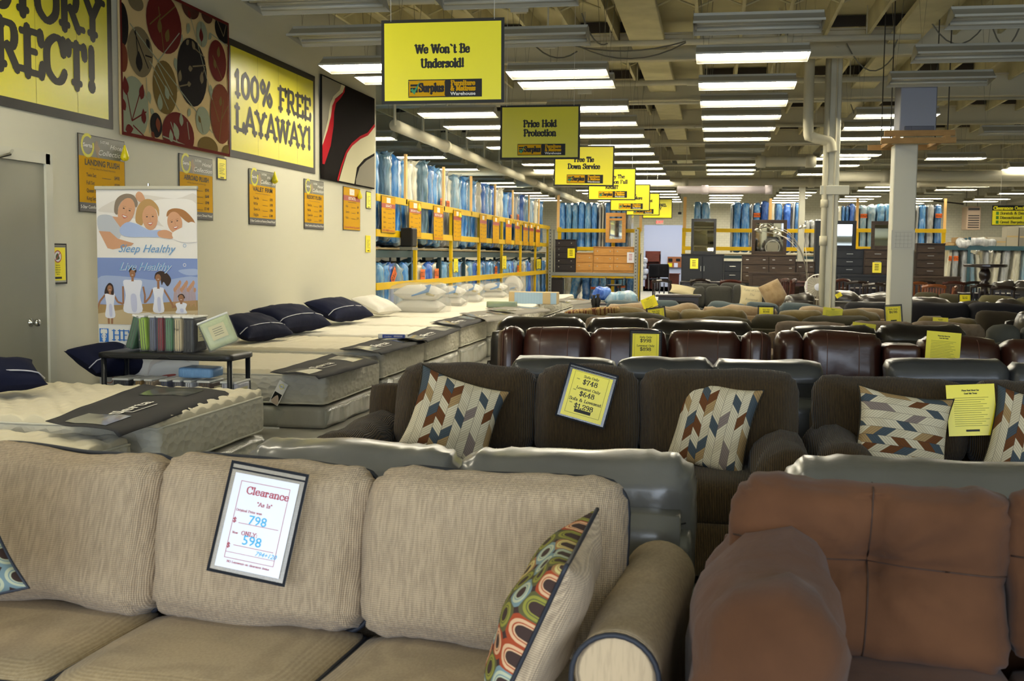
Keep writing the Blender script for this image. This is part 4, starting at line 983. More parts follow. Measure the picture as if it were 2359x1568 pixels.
# ------------------------------------------------------------------ mattress price posters
pgy = mat('poster_bar', '4c4a4c', .4)
def poster(label, y0, y1, z0, z1, kind, title, rows_, foot, fine=True, group=None, x=WX+.012, tagc=None):
    w, h = y1-y0, z1-z0; t = wall_thing('price_poster', label, 'poster', y0, z0, group, x=x)
    board(t, w, h, blkg, .005)
    f = Flat(); f.rect(.008, .008, w-.008, h-.008, yel2, 1)
    if kind == 'hotel':
        f.rect(.008, h*.72, w-.008, h-.008, gry, 2); f.rect(.008, .008, w-.008, h*.125, pgy, 2)
        f.ring(w*.19, h*.86, w*.12, w*.035, mat('ring_yellow', 'd3cc2a', .5), 3, a0=.9, a1=6.6, n=20); f.build('print', t)
        f = Flat()
        f.sans('Serta', w*.19, h*.84, h*.05, whi, 4, fit=w*.19, bold=.03)
        f.blob([(w*.36, h*.93), (w*.40, h*.93), (w*.41, h*.88), (w*.45, h*.84), (w*.42, h*.78), (w*.43, h*.72), (w*.39, h*.73), (w*.36, h*.8), (w*.33, h*.85)], mat('statue_tan', 'a08a70', .6), 4)
        f.sans('5-STAR', w*.55, h*.915, h*.036, whi, 4, fit=w*.19, bold=.02); f.sans('. . . . .', w*.56, h*.895, h*.03, whi, 4, wx=.6)
        f.sans('Hotel', w*.8, h*.86, h*.06, whi, 4, fit=w*.30, shear=.35, bold=.01); f.sans('Collection', w*.68, h*.76, h*.072, whi, 4, fit=w*.56, shear=.35, bold=.01)
        f.sans(title, w*.5, h*.61, h*.078, blk, 4, fit=w*.74, bold=.03)
        f.sans('10 Year Non Pro-Rated Warranty', w*.5, h*.56, h*.02, blk, 4, fit=w*.55)
        n = len(rows_)
        for i, (a, b) in enumerate(rows_):
            y = h*(.46-.3*i/max(1, n-1)); f.sans(a, w*.15, y, h*.05, blk, 4, 'l', .95, bold=.01); f.sans(b, w*.87, y, h*.05, blk, 4, 'r', .95, bold=.01)
            f.line([(w*.48, y), (w*.68, y)], .004, blk, 4)
        f.sans(foot, w*.5, h*.05, h*.042, whi, 4, fit=w*.94, bold=.025)
    else:
        f.rect(.008, h*.68, w-.008, h*.80, mat('band_red', 'a83a26', .45), 2); f.rect(w*.36, h*.82, w*.64, h*.96, whi, 2); f.build('print', t)
        f = Flat(); f.sans('Serta', w*.5, h*.87, h*.03, redp, 4, wx=.6)
        if title: f.sans(title, w*.5, h*.71, h*.065, whi, 4, fit=w*(.42 if len(title) < 9 else .74), bold=.03)
        f.line([(w*.25, h*.65), (w*.75, h*.65)], .006, blk, 4)
        for i, (a, b) in enumerate(rows_):
            y = h*(.53-.13*i); f.sans(a, w*.13, y, h*.052, blk, 4, 'l', .8, bold=.01); f.sans(b, w*.9, y, h*.052, blk, 4, 'r', .8, bold=.01); f.line([(w*.46, y), (w*.7, y)], .005, blk, 4)
        f.sans(foot, w*.5, h*.05, h*.045, redp, 4, fit=w*.9, bold=.025)
    f.build('lettering', t)
    return t
def pz(px0, px1, top, bot):
    a = wp(*top); b = wp(*bot); return wp(px0, top[1])[0], wp(px1, top[1])[0], b[1], a[1]
R4 = lambda *p: list(zip(('Twin Set', 'Full Set', 'Queen Set', 'King Set'), p))
FT = '5-Star Comfort at Factory Direct Prices!'
poster('grey and orange price poster nearest the grey door, leftmost of the row', *pz(181, 288, (181, 305), (181, 487)), 'hotel', 'LANDING PLUSH', R4('$498', '$598', '$698', '$998'), FT)
poster('grey and orange price poster half hidden by the roll-up banner', *pz(414, 491, (414, 352), (491, 508)), 'hotel', 'ABROAD PLUSH', R4('$548', '$648', '$748', '$1148'), FT)
poster('grey and orange price poster with a balloon, first right of the roll-up banner', *pz(575, 636, (575, 387), (575, 516)), 'hotel', 'VALET FIRM', R4('$598', '$698', '$798', '$1248'), FT)
poster('grey and orange price poster without balloon below the end of the layaway banner', *pz(702, 747, (702, 411), (702, 526)), 'hotel', 'RESORT PLUSH', R4('$698', '$798', '$898', '$1347'), FT)
poster('orange price poster with red band below the black wavy rug', *pz(792, 831, (792, 428), (792, 529)), 'band', 'ESTATE', list(zip(('Full Set', 'Queen Set', 'King Set'), ('$690', '$840', '$1190'))), 'Choose Now! Pay Later!')
# little deflated balloons pinned beside posters
bal = mat('balloon', 'e5d313', .35, coat=.3)
def balloon(px, py0, py1, label, X=WX+.05, s=1):
    a = W(px, py0, X=X); b = W(px+6, py1, X=X); h = a.z-b.z
    o = MB().lathe([(.006, 0), (.012, -.02), (.016*s, -h*.25), (.034*s, -h*.6), (.04*s, -h*.8), (.026*s, -h*.95), (.006, -h)], 12).build('balloon', bal, smooth=True, loc=a)
    tag(o, label, 'balloon')
balloon(287, 334, 372, 'limp yellow balloon at the corner of the leftmost poster'); balloon(633, 395, 424, 'limp yellow balloon on the first poster right of the roll-up banner'); balloon(829, 438, 460, 'limp yellow balloon beside the red-banded poster')
# small sheets
def sheet(label, y0, y1, z0, z1, kind='fine', name='notice_sheet', x=WX+.012, border=True, paper=None):
    w, h = y1-y0, z1-z0; t = wall_thing(name, label, 'sign', y0, z0, x=x)
    board(t, w, h, blkg if border else (paper or paper_y), .004, 'backing')
    f = Flat(); f.rect(.012, .012, w-.012, h-.012, paper or paper_y, 1)
    for i in range(7): f.line([(w*.2, h*(.72-.075*i)), (w*(.8-.12*(i % 3)), h*(.72-.075*i))], h*.018, blkg, 2)
    f.rect(w*.3, h*.07, w*.7, h*.12, blkg, 2); f.build('print', t); return t
sheet('small framed yellow sheet under the leaf rug corner', *pz(502, 523, (502, 361), (502, 412)))
sheet('small yellow sheet below the far corner of the wavy rug', *pz(845, 856, (845, 440), (845, 480)))
sheet('small unframed yellow notice at the wall end, level with the lower rail', *pz(844, 855, (844, 542), (844, 581)), border=False)
y0, y1, z0, z1 = pz(112, 155, (112, 560), (116, 655))
t = wall_thing('framed_notice', 'clear-sleeved yellow notice with a crossed-out circle, beside the grey door', 'sign', y0, z0)
w, h = y1-y0, z1-z0
board(t, w, h, mat('sleeve_clear', 'b3b09c', .25, coat=.6), .003, 'sleeve')
f = Flat(); f.frame(0, 0, w, h, .014, blkg, 2); f.rect(0, h*.92, w, h*.935, blkg, 2); f.build('border', t)
f = Flat(); f.rect(w*.1, h*.09, w*.92, h*.9, paper_y, 1); f.ell(w*.5, h*.68, w*.19, h*.14, whi, 2)
f.blob([(w*.42, h*.6), (w*.4, h*.7), (w*.5, h*.76), (w*.56, h*.7), (w*.6, h*.62)], mat('leaf_green', '4a5a2a', .6), 3)
f.ring(w*.5, h*.68, w*.19, w*.03, redp, 4, ry=h*.14); f.line([(w*.39, h*.59), (w*.62, h*.77)], w*.03, redp, 4)
for i, s in enumerate(('Please Do Not', 'allow your child', 'to climb or play on', 'display furniture.', 'Thank You')): f.sans(s, w*.5, h*(.45-.055*i), h*.03, blkg, 4, wx=.7, bold=.02)
f.rect(w*.3, h*.13, w*.7, h*.18, blkg, 3); f.build('notice_paper', t)
# ------------------------------------------------------------------ hanging signs
grn = mat('tick_green', '1f8a5a', .5)
def logo(f, cx, cy, w, lv=4, fine=True):
    h = w*.235; x0, y0 = cx-w/2, cy-h/2
    f.rect(x0, y0, x0+w, y0+h, blk, lv)
    f.blob([(x0+w*.012, y0+h*.12), (x0+w*.03, y0+h*.06), (x0+w*.47, y0+h*.06), (x0+w*.495, y0+h*.14), (x0+w*.495, y0+h*.86), (x0+w*.47, y0+h*.94), (x0+w*.03, y0+h*.94), (x0+w*.012, y0+h*.86)], yel2, lv+1, 3)
    f.rect(x0+w*.03, y0+h*.62, x0+w*.13, y0+h*.74, blk, lv+2); f.rect(x0+w*.03, y0+h*.28, x0+w*.13, y0+h*.56, blk, lv+2)
    f.poly([(x0+w*.03, y0+h*.42), (x0+w*.06, y0+h*.52), (x0+w*.08, y0+h*.4), (x0+w*.17, y0+h*.95), (x0+w*.085, y0+h*.16)], grn, lv+3)
    f.text('Surplus', x0+w*.315, y0+h*.32, h*.46, blk, lv+3, wt=1.1, wx=.72, fine=fine)
    f.text('Furniture', x0+w*.745, y0+h*.66, h*.26, yel2, lv+3, wt=1.25, wx=.98, fine=fine)
    f.text('& Mattress', x0+w*.745, y0+h*.36, h*.26, yel2, lv+3, wt=1.25, wx=.86, fine=fine)
    f.sans('Warehouse', x0+w*.745, y0+h*.1, h*.19, whi, lv+3, wx=1.15, bold=.03)
def hang_sign(label, x0, x1, yb, D, lines, shade=None, ww=.91, ry=0, tilt=0, fine=True, th=.10, hasl=True, xo=0):
    a, b = W(x0, yb, D=D), W(x1, yb, D=D); w = (b-a).length; h = w*.665
    t = thing('hanging_sign', label, 'sign', ((a.x+b.x)/2, (a.y+b.y)/2, (a.z+b.z)/2), rot=(0, tilt, ry))
    MB().box((0, .003, h/2), (w, .006, h)).build('board', blkg, t)
    f = Flat(); m = w*.025; f.rect(-w/2+m, m, w/2-m, h-m, shade or yel, 1); f.build('yellow_panel', t)
    f = Flat(); n = len(lines)
    for i, s in enumerate(lines): f.text(s, xo*w, h*(.60-.17*i) if n < 3 else h*(.68-.165*i), h*th, blkg, 2, wt=1.12, wx=.86, fine=fine)
    if hasl: logo(f, 0.02*w, h*.18, w*.6, 2, fine)
    f.build('lettering', t)
    for s in (-1, 1): MB().cyl((s*w*.42, 0, h-.01), (s*w*.42, 0, DECK-.02-t.location.z), .0018, 5).build('string', cord, t)
    return t
ylo = mat('sign_yellow_deep', 'd6cc16', .3, coat=.35)
hang_sign('nearest hanging yellow sign, lettered We Won`t Be Undersold', 876, 1163, 238, 11.1, ['We Won`t Be', 'Undersold!'], tilt=-.008, ry=.05)
hang_sign('second hanging yellow sign, lettered Price Hold Protection', 1150, 1336, 367, 17.2, ['Price Hold', 'Protection'], ylo, th=.12)
hang_sign('third hanging yellow sign, lettered Free Tie Down Service', 1274, 1414, 429, 22.7, ['Free Tie', 'Down Service'], th=.12, tilt=.01)
hang_sign('fourth hanging yellow sign, lettered with a question about full retail', 1354, 1464, 461, 29, ['Why Pay The', 'Competition Full', 'Retail?'], th=.12, fine=False)
hang_sign('fifth hanging yellow sign, deeper yellow, behind the fourth', 1405, 1497, 486, 34, ['Service,', 'Selection, More'], ylo, th=.12, fine=False)
hang_sign('sixth hanging yellow sign, behind the fifth', 1442, 1519, 496, 41, ['Factory Direct'], th=.12, fine=False)
t = hang_sign('small hanging yellow sign above the exit opening, farthest in the row', 1480, 1548, 503, 56, ['PERSONNEL', 'ONLY'], th=.14, fine=False, hasl=False)
# EXIT box
p = W(1520, 512, Y=BACK-.06); t = thing('exit_sign', 'white box with red EXIT letters above the office opening', 'sign', (p.x, BACK, p.z-.08))
MB().box((0, -.05, .09), (.32, .1, .2), bev=.01).build('case', whi, t); f = Flat(); f.warp = lambda x, y, z: (x, y-.102, z)
f.sans('EXIT', 0, .04, .11, mat('exit_red', 'e0343a', .5, emit=1.2), 2, bold=.02); f.build('lettering', t)
p = W(1566, 491, Y=BACK-1.0); t = thing('hanging_box', 'small black box hanging on a cord right of the farthest sign', 'device', (p.x, p.y, p.z-.05)); MB().box((0, 0, .05), (.14, .1, .1), bev=.01).build('case', blk, t); MB().cyl((0, 0, .1), (0, 0, DECK-p.z+.04), .006, 5).build('cord', blk, t)
# clearance centre sign, far right
p = W(2284, 519, D=34); k = 34/3500
t = thing('hanging_sign', 'wide yellow and black clearance sign at the right edge of the photo', 'sign', (p.x, p.y, p.z))
w, h = 175*k, 46*k
MB().box((w/2, .004, h/2), (w, .008, h)).build('board', blk, t); f = Flat(); f.rect(.01, .015, w-.02, h*.74, yel, 1); f.build('yellow_panel', t)
f = Flat(); f.text('Clearance Center', 3*k, h*.79, h*.15, yel, 2, al='l', wt=1.2, wx=1.1)
for i, s in enumerate(('Scratch & Dent', 'Discontinued', 'Great Bargains')):
    y = h*(.55-.22*i); f.rect(9*k, y-.01, 15*k, y+.06, mat('check_green', '4c8a2c', .5), 2); f.text(s, 18*k, y, h*.12, blkg, 2, al='l', wx=1.15)
f.build('lettering', t)
for s in (.1, .9): MB().cyl((w*s, 0, h), (w*s, 0, DECK-p.z), .003, 5).build('string', cord, t)
# ------------------------------------------------------------------ roll-up banner beside the shelf
Bp = W(222, 885, D=11.9); kb = .001046
t = thing('rollup_banner', 'tall roll-up banner with a smiling family in bed and a family at the beach', 'banner', (W(226, 700, Y=11.6*K).x, 11.6*K, 0))
bw, btop = W(456, 700, Y=11.6*K).x-W(226, 700, Y=11.6*K).x, W(340, 436, Y=11.6*K).z; kb = bw/755
MB().box((bw/2, 0, .045), (bw+.04, .18, .09), bev=.02).build('base', chrome, t); MB().box((bw/2, 0, btop+.012), (bw+.02, .03, .03), bev=.006).build('top_rail', white, t)
MB().cyl((bw/2, .04, .06), (bw/2, .04, btop+.05), .01, 8).build('support_pole', chrome, t)
MB().box((bw/2, .004, .05+(btop-.05)/2), (bw, .003, btop-.05)).build('film', whi, t)
f = Flat(); f.clipbox = (0, .06, bw, btop)
def P(x, y): return ((x-28)*kb, btop-(y-18)*kb*.885)
def PP(l): return [P(*q) for q in l]
pm_ = {k: mat('print_'+k, v, .5) for k, v in dict(linen='e9e4dd', linen2='d9d2c8', skin='cf9c78', skin2='b98562', tan='a0704e', hairg='8a7a68', hairb='b8925c', hairr='a87444', haird='3a2820', shirt='bcc0c6', sky='7f93c6', sky2='a3b2d4', blu='a9bade', field='a98a58', field2='c9b48c', wht='e6e6ee', wht2='c8cae0', lip='c06050', eye='3c3430', script='6a9cc8', blue='3a7ac8', reed='c09070', ink='d9dde6').items()}
f.poly(PP([(28, 18), (783, 18), (783, 555), (28, 555)]), pm_['linen'], 1)
f.blob(PP([(40, 180), (300, 60), (620, 90), (780, 60), (783, 330), (500, 300), (200, 210)]), pm_['linen2'], 2); f.blob(PP([(440, 130), (620, 90), (780, 130), (783, 360), (560, 330)]), pm_['linen'], 3)
f.poly(PP([(28, 555), (783, 555), (783, 1083), (28, 1083)]), pm_['sky'], 1)
f.blob(PP([(640, 650), (720, 636), (783, 640), (783, 680), (700, 684)]), pm_['sky2'], 2); f.blob(PP([(30, 720), (200, 700), (500, 730), (783, 700), (783, 900), (30, 920)]), pm_['sky2'], 2)
f.poly(PP([(28, 925), (150, 930), (400, 915), (600, 895), (783, 880), (783, 1083), (28, 1083)]), pm_['field'], 3); f.poly(PP([(28, 1000), (240, 960), (420, 980), (783, 960), (783, 1083), (28, 1083)]), pm_['field2'], 4)
for i in range(16): f.line(PP([(600+i*11, 930-(i % 3)*10), (612+i*10, 800-(i % 5)*14)]), .006, pm_['reed'], 4); f.ell(*P(612+i*10, 800-(i % 5)*14), .012, .02, pm_['reed'], 4, n=8)
# three in bed
f.blob(PP([(36, 240), (90, 215), (160, 235), (210, 310), (205, 400), (150, 420), (50, 350)]), pm_['shirt'], 4)
f.poly(PP([(45, 345), (130, 350), (190, 405), (310, 440), (290, 460), (150, 490), (110, 480)]), pm_['skin'], 5)
def head(cx, cy, rx, ry_, rot, skin, hair, hairpts, lv=7, face=True, beard=False):
    f.blob(PP(hairpts), pm_[hair], lv-1)
    c = P(cx, cy); f.ell(c[0], c[1], rx*kb, ry_*kb, pm_[skin], lv, rot)
    if face:
        cs, sn = math.cos(rot), math.sin(rot)
        def q(u, v): return (c[0]+kb*(u*rx*cs-v*ry_*sn), c[1]+kb*(u*rx*sn+v*ry_*cs))
        for u in (-.38, .38):
            f.ell(*q(u, .1), rx*kb*.13, ry_*kb*.05, pm_['eye'], lv+1, rot, 8); f.line([q(u-.2, .24), q(u+.2, .27)], .003, pm_[hair], lv+1)
        f.line([q(.0, .1), q(.06, -.18), q(-.03, -.2)], .003, pm_['skin2'], lv+1)
        f.blob([q(-.36, -.4), q(0, -.36), q(.36, -.4), q(0, -.62)], pm_['lip'], lv+1); f.blob([q(-.28, -.42), q(0, -.4), q(.28, -.42), q(0, -.52)], whi, lv+2)
f.poly(PP([(150, 230), (250, 240), (290, 300), (220, 330)]), pm_['skin'], 5)
head(258, 185, 62, 92, -.35, 'skin', 'hairg', [(165, 190), (180, 100), (240, 55), (310, 62), (345, 120), (330, 160), (300, 110), (240, 100), (200, 150), (190, 215)], 7)
f.blob(PP([(335, 95), (330, 60), (350, 35), (380, 50), (400, 100), (370, 120)]), pm_['skin'], 5)
f.blob(PP([(205, 330), (260, 275), (340, 290), (430, 335), (520, 335), (520, 385), (400, 390), (240, 385)]), pm_['blu'], 8)
f.blob(PP([(495, 345), (560, 335), (615, 370), (600, 400), (560, 400), (500, 385)]), pm_['skin'], 9)
head(435, 240, 58, 85, .05, 'skin', 'hairb', [(350, 290), (325, 260), (340, 160), (390, 100), (450, 100), (500, 160), (500, 230), (475, 170), (400, 180), (380, 290)], 7)
f.blob(PP([(520, 560-20), (420, 420), (330, 400), (200, 410), (60, 380), (28, 420), (28, 552), (400, 553), (783, 553), (783, 420), (700, 360), (620, 340)]), pm_['linen'], 6) if False else None
head(620, 275, 55, 75, .2, 'skin', 'hairr', [(560, 230), (570, 185), (620, 165), (690, 180), (750, 240), (770, 290), (710, 270), (650, 220), (590, 215)], 7)
f.blob(PP([(600, 360), (680, 310), (740, 270), (783, 300), (783, 420), (640, 420)]), pm_['linen'], 9)
f.sans('Sleep Healthy', *P(400, 510), .066, pm_['script'], 10, wx=.98, shear=.45); f.ring(*P(692, 455), .013, .003, pm_['script'], 10, n=14)
f.sans('Live Healthy', *P(388, 652), .066, pm_['ink'], 10, wx=.98, shear=.45, bold=.02); f.sans('Live Healthy', *P(385, 650), .066, pm_['script'], 11, wx=.98, shear=.45); f.ring(*P(690, 606), .012, .004, whi, 10, n=14)
# four at the beach
def walker(hx, hy, hr, sw, sy, wy, hy2, cloth, hair, hairpts, arms, legs=True):
    f.blob(PP([(hx-sw, sy), (hx-sw*.3, sy-12), (hx+sw*.3, sy-12), (hx+sw, sy), (hx+sw*.75, wy), (hx+sw*.95, hy2), (hx-sw*.95, hy2), (hx-sw*.75, wy)]), pm_[cloth], 6)
    f.blob(PP([(hx-sw*.2, wy), (hx+sw*.35, wy), (hx+sw*.4, hy2-10), (hx-sw*.1, hy2-10)]), pm_['wht2'], 7)
    for a in arms: f.line(PP(a), .016, pm_['tan'], 5)
    f.blob(PP(hairpts), pm_[hair], 6); f.poly(PP([(hx-8, hy+10), (hx+8, hy+10), (hx+9, sy), (hx-9, sy)]), pm_['tan'], 6); f.ell(*P(hx, hy), hr*kb, hr*1.3*kb, pm_['tan'], 7, n=14); f.line(PP([(hx-6, hy+10), (hx+7, hy+10)]), .004, whi, 8)
    for s in (-1, 1): f.ell(*P(hx+s*hr*.4, hy-3), .002, .002, pm_['eye'], 8, n=6)
    if legs:
        for s in (-1, 1): f.line(PP([(hx+s*14, hy2-5), (hx+s*12, hy2+55)]), .018, pm_['tan'], 5)
walker(122, 800, 19, 38, 845, 930, 1025, 'wht', 'haird', [(80, 840), (90, 790), (118, 755), (146, 775), (152, 840), (140, 850), (100, 840)], [[(85, 850), (45, 900), (20, 970)], [(152, 850), (180, 905), (222, 920)]])
walker(296, 680, 22, 72, 740, 850, 980, 'wht', 'haird', [(272, 670), (278, 636), (300, 628), (322, 640), (322, 670)], [[(222, 780), (222, 850), (222, 920)], [(375, 780), (388, 850), (385, 910)]], False)
walker(490, 710, 21, 42, 795, 870, 975, 'wht', 'haird', [(465, 720), (470, 675), (510, 655), (560, 675), (587, 725), (560, 775), (530, 740), (515, 765), (500, 690)], [[(448, 800), (425, 860), (390, 905)], [(530, 800), (570, 870), (600, 930)]], False)
walker(660, 868, 20, 42, 912, 950, 985, 'wht', 'haird', [(636, 860), (645, 838), (668, 832), (685, 850), (684, 868)], [[(625, 930), (590, 940)]], False)
f.rect(*P(35, 1225), *P(105, 1118), pm_['blue'], 3); f.text('T', *P(70, 1215), .09, whi, 4, wx=.7); f.ring(*P(70, 1180), .02, .006, whi, 4, n=16)
f.text('HEALTH', P(130, 1185)[0], P(130, 1210)[1], .085, pm_['blue'], 4, al='l', wt=.7, wx=1.1)
for (x, y, c) in ((112, 1322, 'script'), (104, 1420, 'script'), (104, 1520, 'lip')): f.ring(*P(x, y), .036, .006, pm_[c], 3, n=20); 
f.sans('FDA', *P(102, 1428), .022, pm_['lip'], 4, bold=.02)
f.blob(PP([(400, 1480), (420, 1380), (500, 1335), (640, 1325), (720, 1370), (640, 1350), (520, 1360), (440, 1400)]), pm_['linen2'], 3); f.blob(PP([(510, 1480), (600, 1465), (606, 1478), (520, 1492)]), pm_['lip'], 4)
f.warp = lambda x, y, z: (x, y+.001, z)
f.build('printed_picture', t)
# ------------------------------------------------------------------ mattresses in a row along the left wall
tick = mat('mattress_tick', 'd9cfb2', .85, sheen=.2, bump=(40, .25, .004)); tick2 = mat('mattress_tick_white', 'dcd6c4', .8, sheen=.2, bump=(50, .2, .003))
side = mat('mattress_side', 'c6c2b2', .8, bump=(10, .9, .02, 'voro', (1.3, 1.3, 2.2)))
tape = mat('mattress_tape', 'cfcbba', .6); boxg = mat('box_fabric', '9f9c90', .7, coat=.5, bump=(7, .6, .02, 'noise', (1, 1, .4)))
film = mat('clear_film', 'c9c9bc', .12, coat=1, alpha=.5, bump=(6, 1, .04, 'noise', (1, 1, .35)))
def quilt(nx, ny, amp, dia=True):
    def fn(u, t, s):
        if s < .5: return (0, 0, 0)
        a, b = u*nx*math.pi, t*ny*math.pi
        if dia: a, b = (a+b)/2, (a-b)/2
        return (0, 0, amp*1.5*(abs(math.sin(a))*abs(math.sin(b)))**.4)
    return fn
XF = -3.22
def bed(y0, y1, zt, label, pat=(12, 9, .014, True), m=tick, th=.27, xf=XF, xh=WX+.06, pil=False, res=.035, nm=64, sup=True):
    w = y1-y0-.03; cx = (xf+xh)/2; l = xf-xh; cy = (y0+y1)/2
    o = cushion('mattress', side, l, w, th, None, (cx, cy, zt-th/2), r=.045, puff=.02, thin=2, wr=.004, res=res, nmax=nm)
    tag(o, label, 'mattress')
    cushion('quilted_top', m, l-.025, w-.025, .06, o, (0, 0, th/2-.022), r=.028, puff=.03, thin=2, wr=.003, res=res, nmax=nm, fn=quilt(*pat))
    f = defo(l+.004, w+.004, th, .045, .02, 2, 1, .003, 0)
    for s in (-.95, .93):
        pts = []; N_ = 22
        for u, t in ([(-1+2*q/N_, -1) for q in range(N_)]+[(1, -1+2*q/N_) for q in range(N_)]+[(1-2*q/N_, 1) for q in range(N_)]+[(-1, 1-2*q/N_) for q in range(N_)]): pts.append(f((u, t, s)))
        MB().tube(pts, .008, 6, closed=True).build('edge_tape', tape, o, smooth=True)
    if sup:
        hb = zt-th-.02
        b = cushion('box_spring', boxg, l-.02, w-.01, hb, None, (cx, cy, hb/2+.003), r=.02, puff=0, thin=2, wr=.003, res=.1)
        tag(b, label.replace('mattress', 'box spring under the mattress', 1) if len(label.split()) < 11 else 'plastic-covered box spring beneath: '+' '.join(label.split()[-8:]), 'box spring')
        cushion('plastic_wrap', film, l+.03, w+.0, hb-.01, b, (0, 0, -.002), r=.03, puff=.01, thin=2, wr=.022, res=.06, nmax=40, seed=y0)
    return o
Y_ = lambda a: a*K
bed(Y_(5.5), Y_(7.85), .44, 'cream quilted mattress nearest the camera, half hidden by the beige sofa', (9, 7, .02, True), xf=-3.2)
bed(Y_(8.0), Y_(10.15), .50, 'thick cream mattress with deep puffy quilting, nearest the plastic shelf', (13, 8, .024, True), xf=-3.12, res=.028, nm=80)
bed(Y_(12.2), Y_(14.4), .475, 'quilted mattress with a white hang tag behind the plastic shelf', (12, 8, .013, False))
bed(Y_(14.45), Y_(16.75), .525, 'mattress with pillow top and blue package, one past the hang tag one', (18, 12, .009, False))
bed(Y_(16.8), Y_(19.15), .545, 'pillow-top mattress under the large navy pillow with lettering', (20, 14, .008, False), m=tick2)
bed(Y_(19.2), Y_(21.6), .56, 'white mattress with a navy pillow, near the wall end', (16, 12, .006, False), m=tick2)
bed(Y_(21.7), Y_(24.0), .57, 'white mattress carrying the first bagged pillow pair', (16, 12, .006, False), m=tick2, res=.06)
bed(Y_(24.1), Y_(26.4), .575, 'white mattress carrying the second and third bagged pillow pairs', (16, 12, .006, False), m=tick2, res=.06)
bed(Y_(26.5), Y_(29.2), .58, 'white mattress carrying the blue striped sample block', (16, 12, .006, False), m=tick2, res=.06)
bed(Y_(29.3), Y_(32.4), .585, 'far white mattress wrapped in shiny film, before the wooden dressers', (16, 12, .006, False), m=tick2, res=.06)
bed(Y_(32.5), Y_(35.5), .585, 'farthest mattress in the row, wrapped in shiny film', (16, 12, .006, False), m=tick2, res=.06)
# mats laid over the mattress feet
clothg = mat('mat_cloth', '3b3a3b', .85, bump=(200, .3, .002), spec=.25); clothl = mat('mat_cloth_light', '77736a', .85)
film2 = mat('pocket_film', '6a6a62', .12, coat=1, vary=(5, '8d8c74', .4, .6)); pink = mat('print_pale', 'c9b5a0', .6)
def foot_mat(px, label, zt, corners, light=False, letters='Serta', seed=1):
    "corners: four photo pixels (near-left, near-right, far-right, far-left) lying on the mattress top"
    c = [W(*q, Z=zt+.035) for q in corners]; dz_ = {2: .018, 10: .01}.get(seed, 0)
    for q in c: q.z += dz_
    o = (c[0]+c[1]+c[2]+c[3])/4; t = thing('foot_protector', label, 'mattress protector', o)
    L = [q-o for q in c]
    def pt(u, v, h=0):
        p = L[0].lerp(L[1], u).lerp(L[3].lerp(L[2], u), v)
        z = .006*math.sin(u*9+seed)+.008*noise.noise(Vector((u*4, v*5, seed)))+.004
        e = max(0, u-.93)*.35
        return (p.x, p.y, z+h-e)
    n, m_ = 14, 26
    b = MB(); b.v = [pt(i/n, j/m_) for i in range(n+1) for j in range(m_+1)]
    b.f = [(i*(m_+1)+j, (i+1)*(m_+1)+j, (i+1)*(m_+1)+j+1, i*(m_+1)+j+1) for i in range(n) for j in range(m_)]; b.m = [0]*len(b.f)
    k = b.build('cloth', clothl if light else clothg, t, smooth=True)
    sd = k.modifiers.new('thick', 'SOLIDIFY'); sd.thickness = .004; sd.offset = -1
    for (v0, v1, nm) in ((.04, .24, 'pocket'), (.74, .95, 'pocket')):
        q = MB(); q.v = [pt(.2+.55*i/4, v0+(v1-v0)*j/5, .003) for i in range(5) for j in range(6)]; q.f = [(i*6+j, (i+1)*6+j, (i+1)*6+j+1, i*6+j+1) for i in range(4) for j in range(5)]; q.m = [0]*20
        q.build(nm, film2, t, smooth=True)
    f = Flat(); f.warp = lambda x, y, z: pt(.72-z, .5+x, .006)
    f.sans(letters, -.11, .12, .16, whi, 2, bold=.03, wx=.7); f.line([(-.2, .3), (-.2, .05), (.0, .02)], .015, whi, 2)
    f.build('printed_word', t)
    return t
foot_mat(0, 'dark grey foot protector with white lettering on the puffy near mattress', .50, [(105, 980), (275, 1002), (533, 906), (330, 893)], seed=2)
foot_mat(0, 'dark grey foot protector on the hang tag mattress', .475, [(622, 858), (735, 866), (873, 829), (765, 815)], seed=3)
foot_mat(0, 'dark grey foot protector under the blue package', .525, [(782, 803), (878, 812), (980, 784), (880, 777)], seed=4)
foot_mat(0, 'dark foot protector on the pillow-top mattress, third from the shelf', .545, [(915, 780), (985, 785), (1062, 757), (985, 752)], seed=5)
foot_mat(0, 'dark foot protector on the white mattress near the wall end', .56, [(990, 742), (1062, 752), (1125, 733), (1058, 728)], seed=6)
foot_mat(0, 'light grey foot protector beside the green foam block', .57, [(1058, 722), (1122, 738), (1200, 728), (1120, 716)], True, seed=7)
foot_mat(0, 'light grey foot protector with pale straps left of the black sofa', .575, [(1118, 712), (1190, 722), (1270, 712), (1190, 704)], True, seed=8)
foot_mat(0, 'light grey foot protector with clear window behind the sample block', .58, [(1262, 694), (1320, 700), (1372, 692), (1310, 686)], True, seed=9)
# near corner: grey mesh tote edge with dark rim on the nearest mattress
p = [W(x, y, Z=.47) for x, y in ((-40, 1052), (30, 1040), (90, 1030), (140, 1040), (190, 1068))]
t = foot_mat(0, 'dark-rimmed foot protector on the nearest mattress, just above the beige sofa', .44, [(-60, 1075), (200, 1090), (110, 1030), (-60, 1040)], letters='', seed=10)
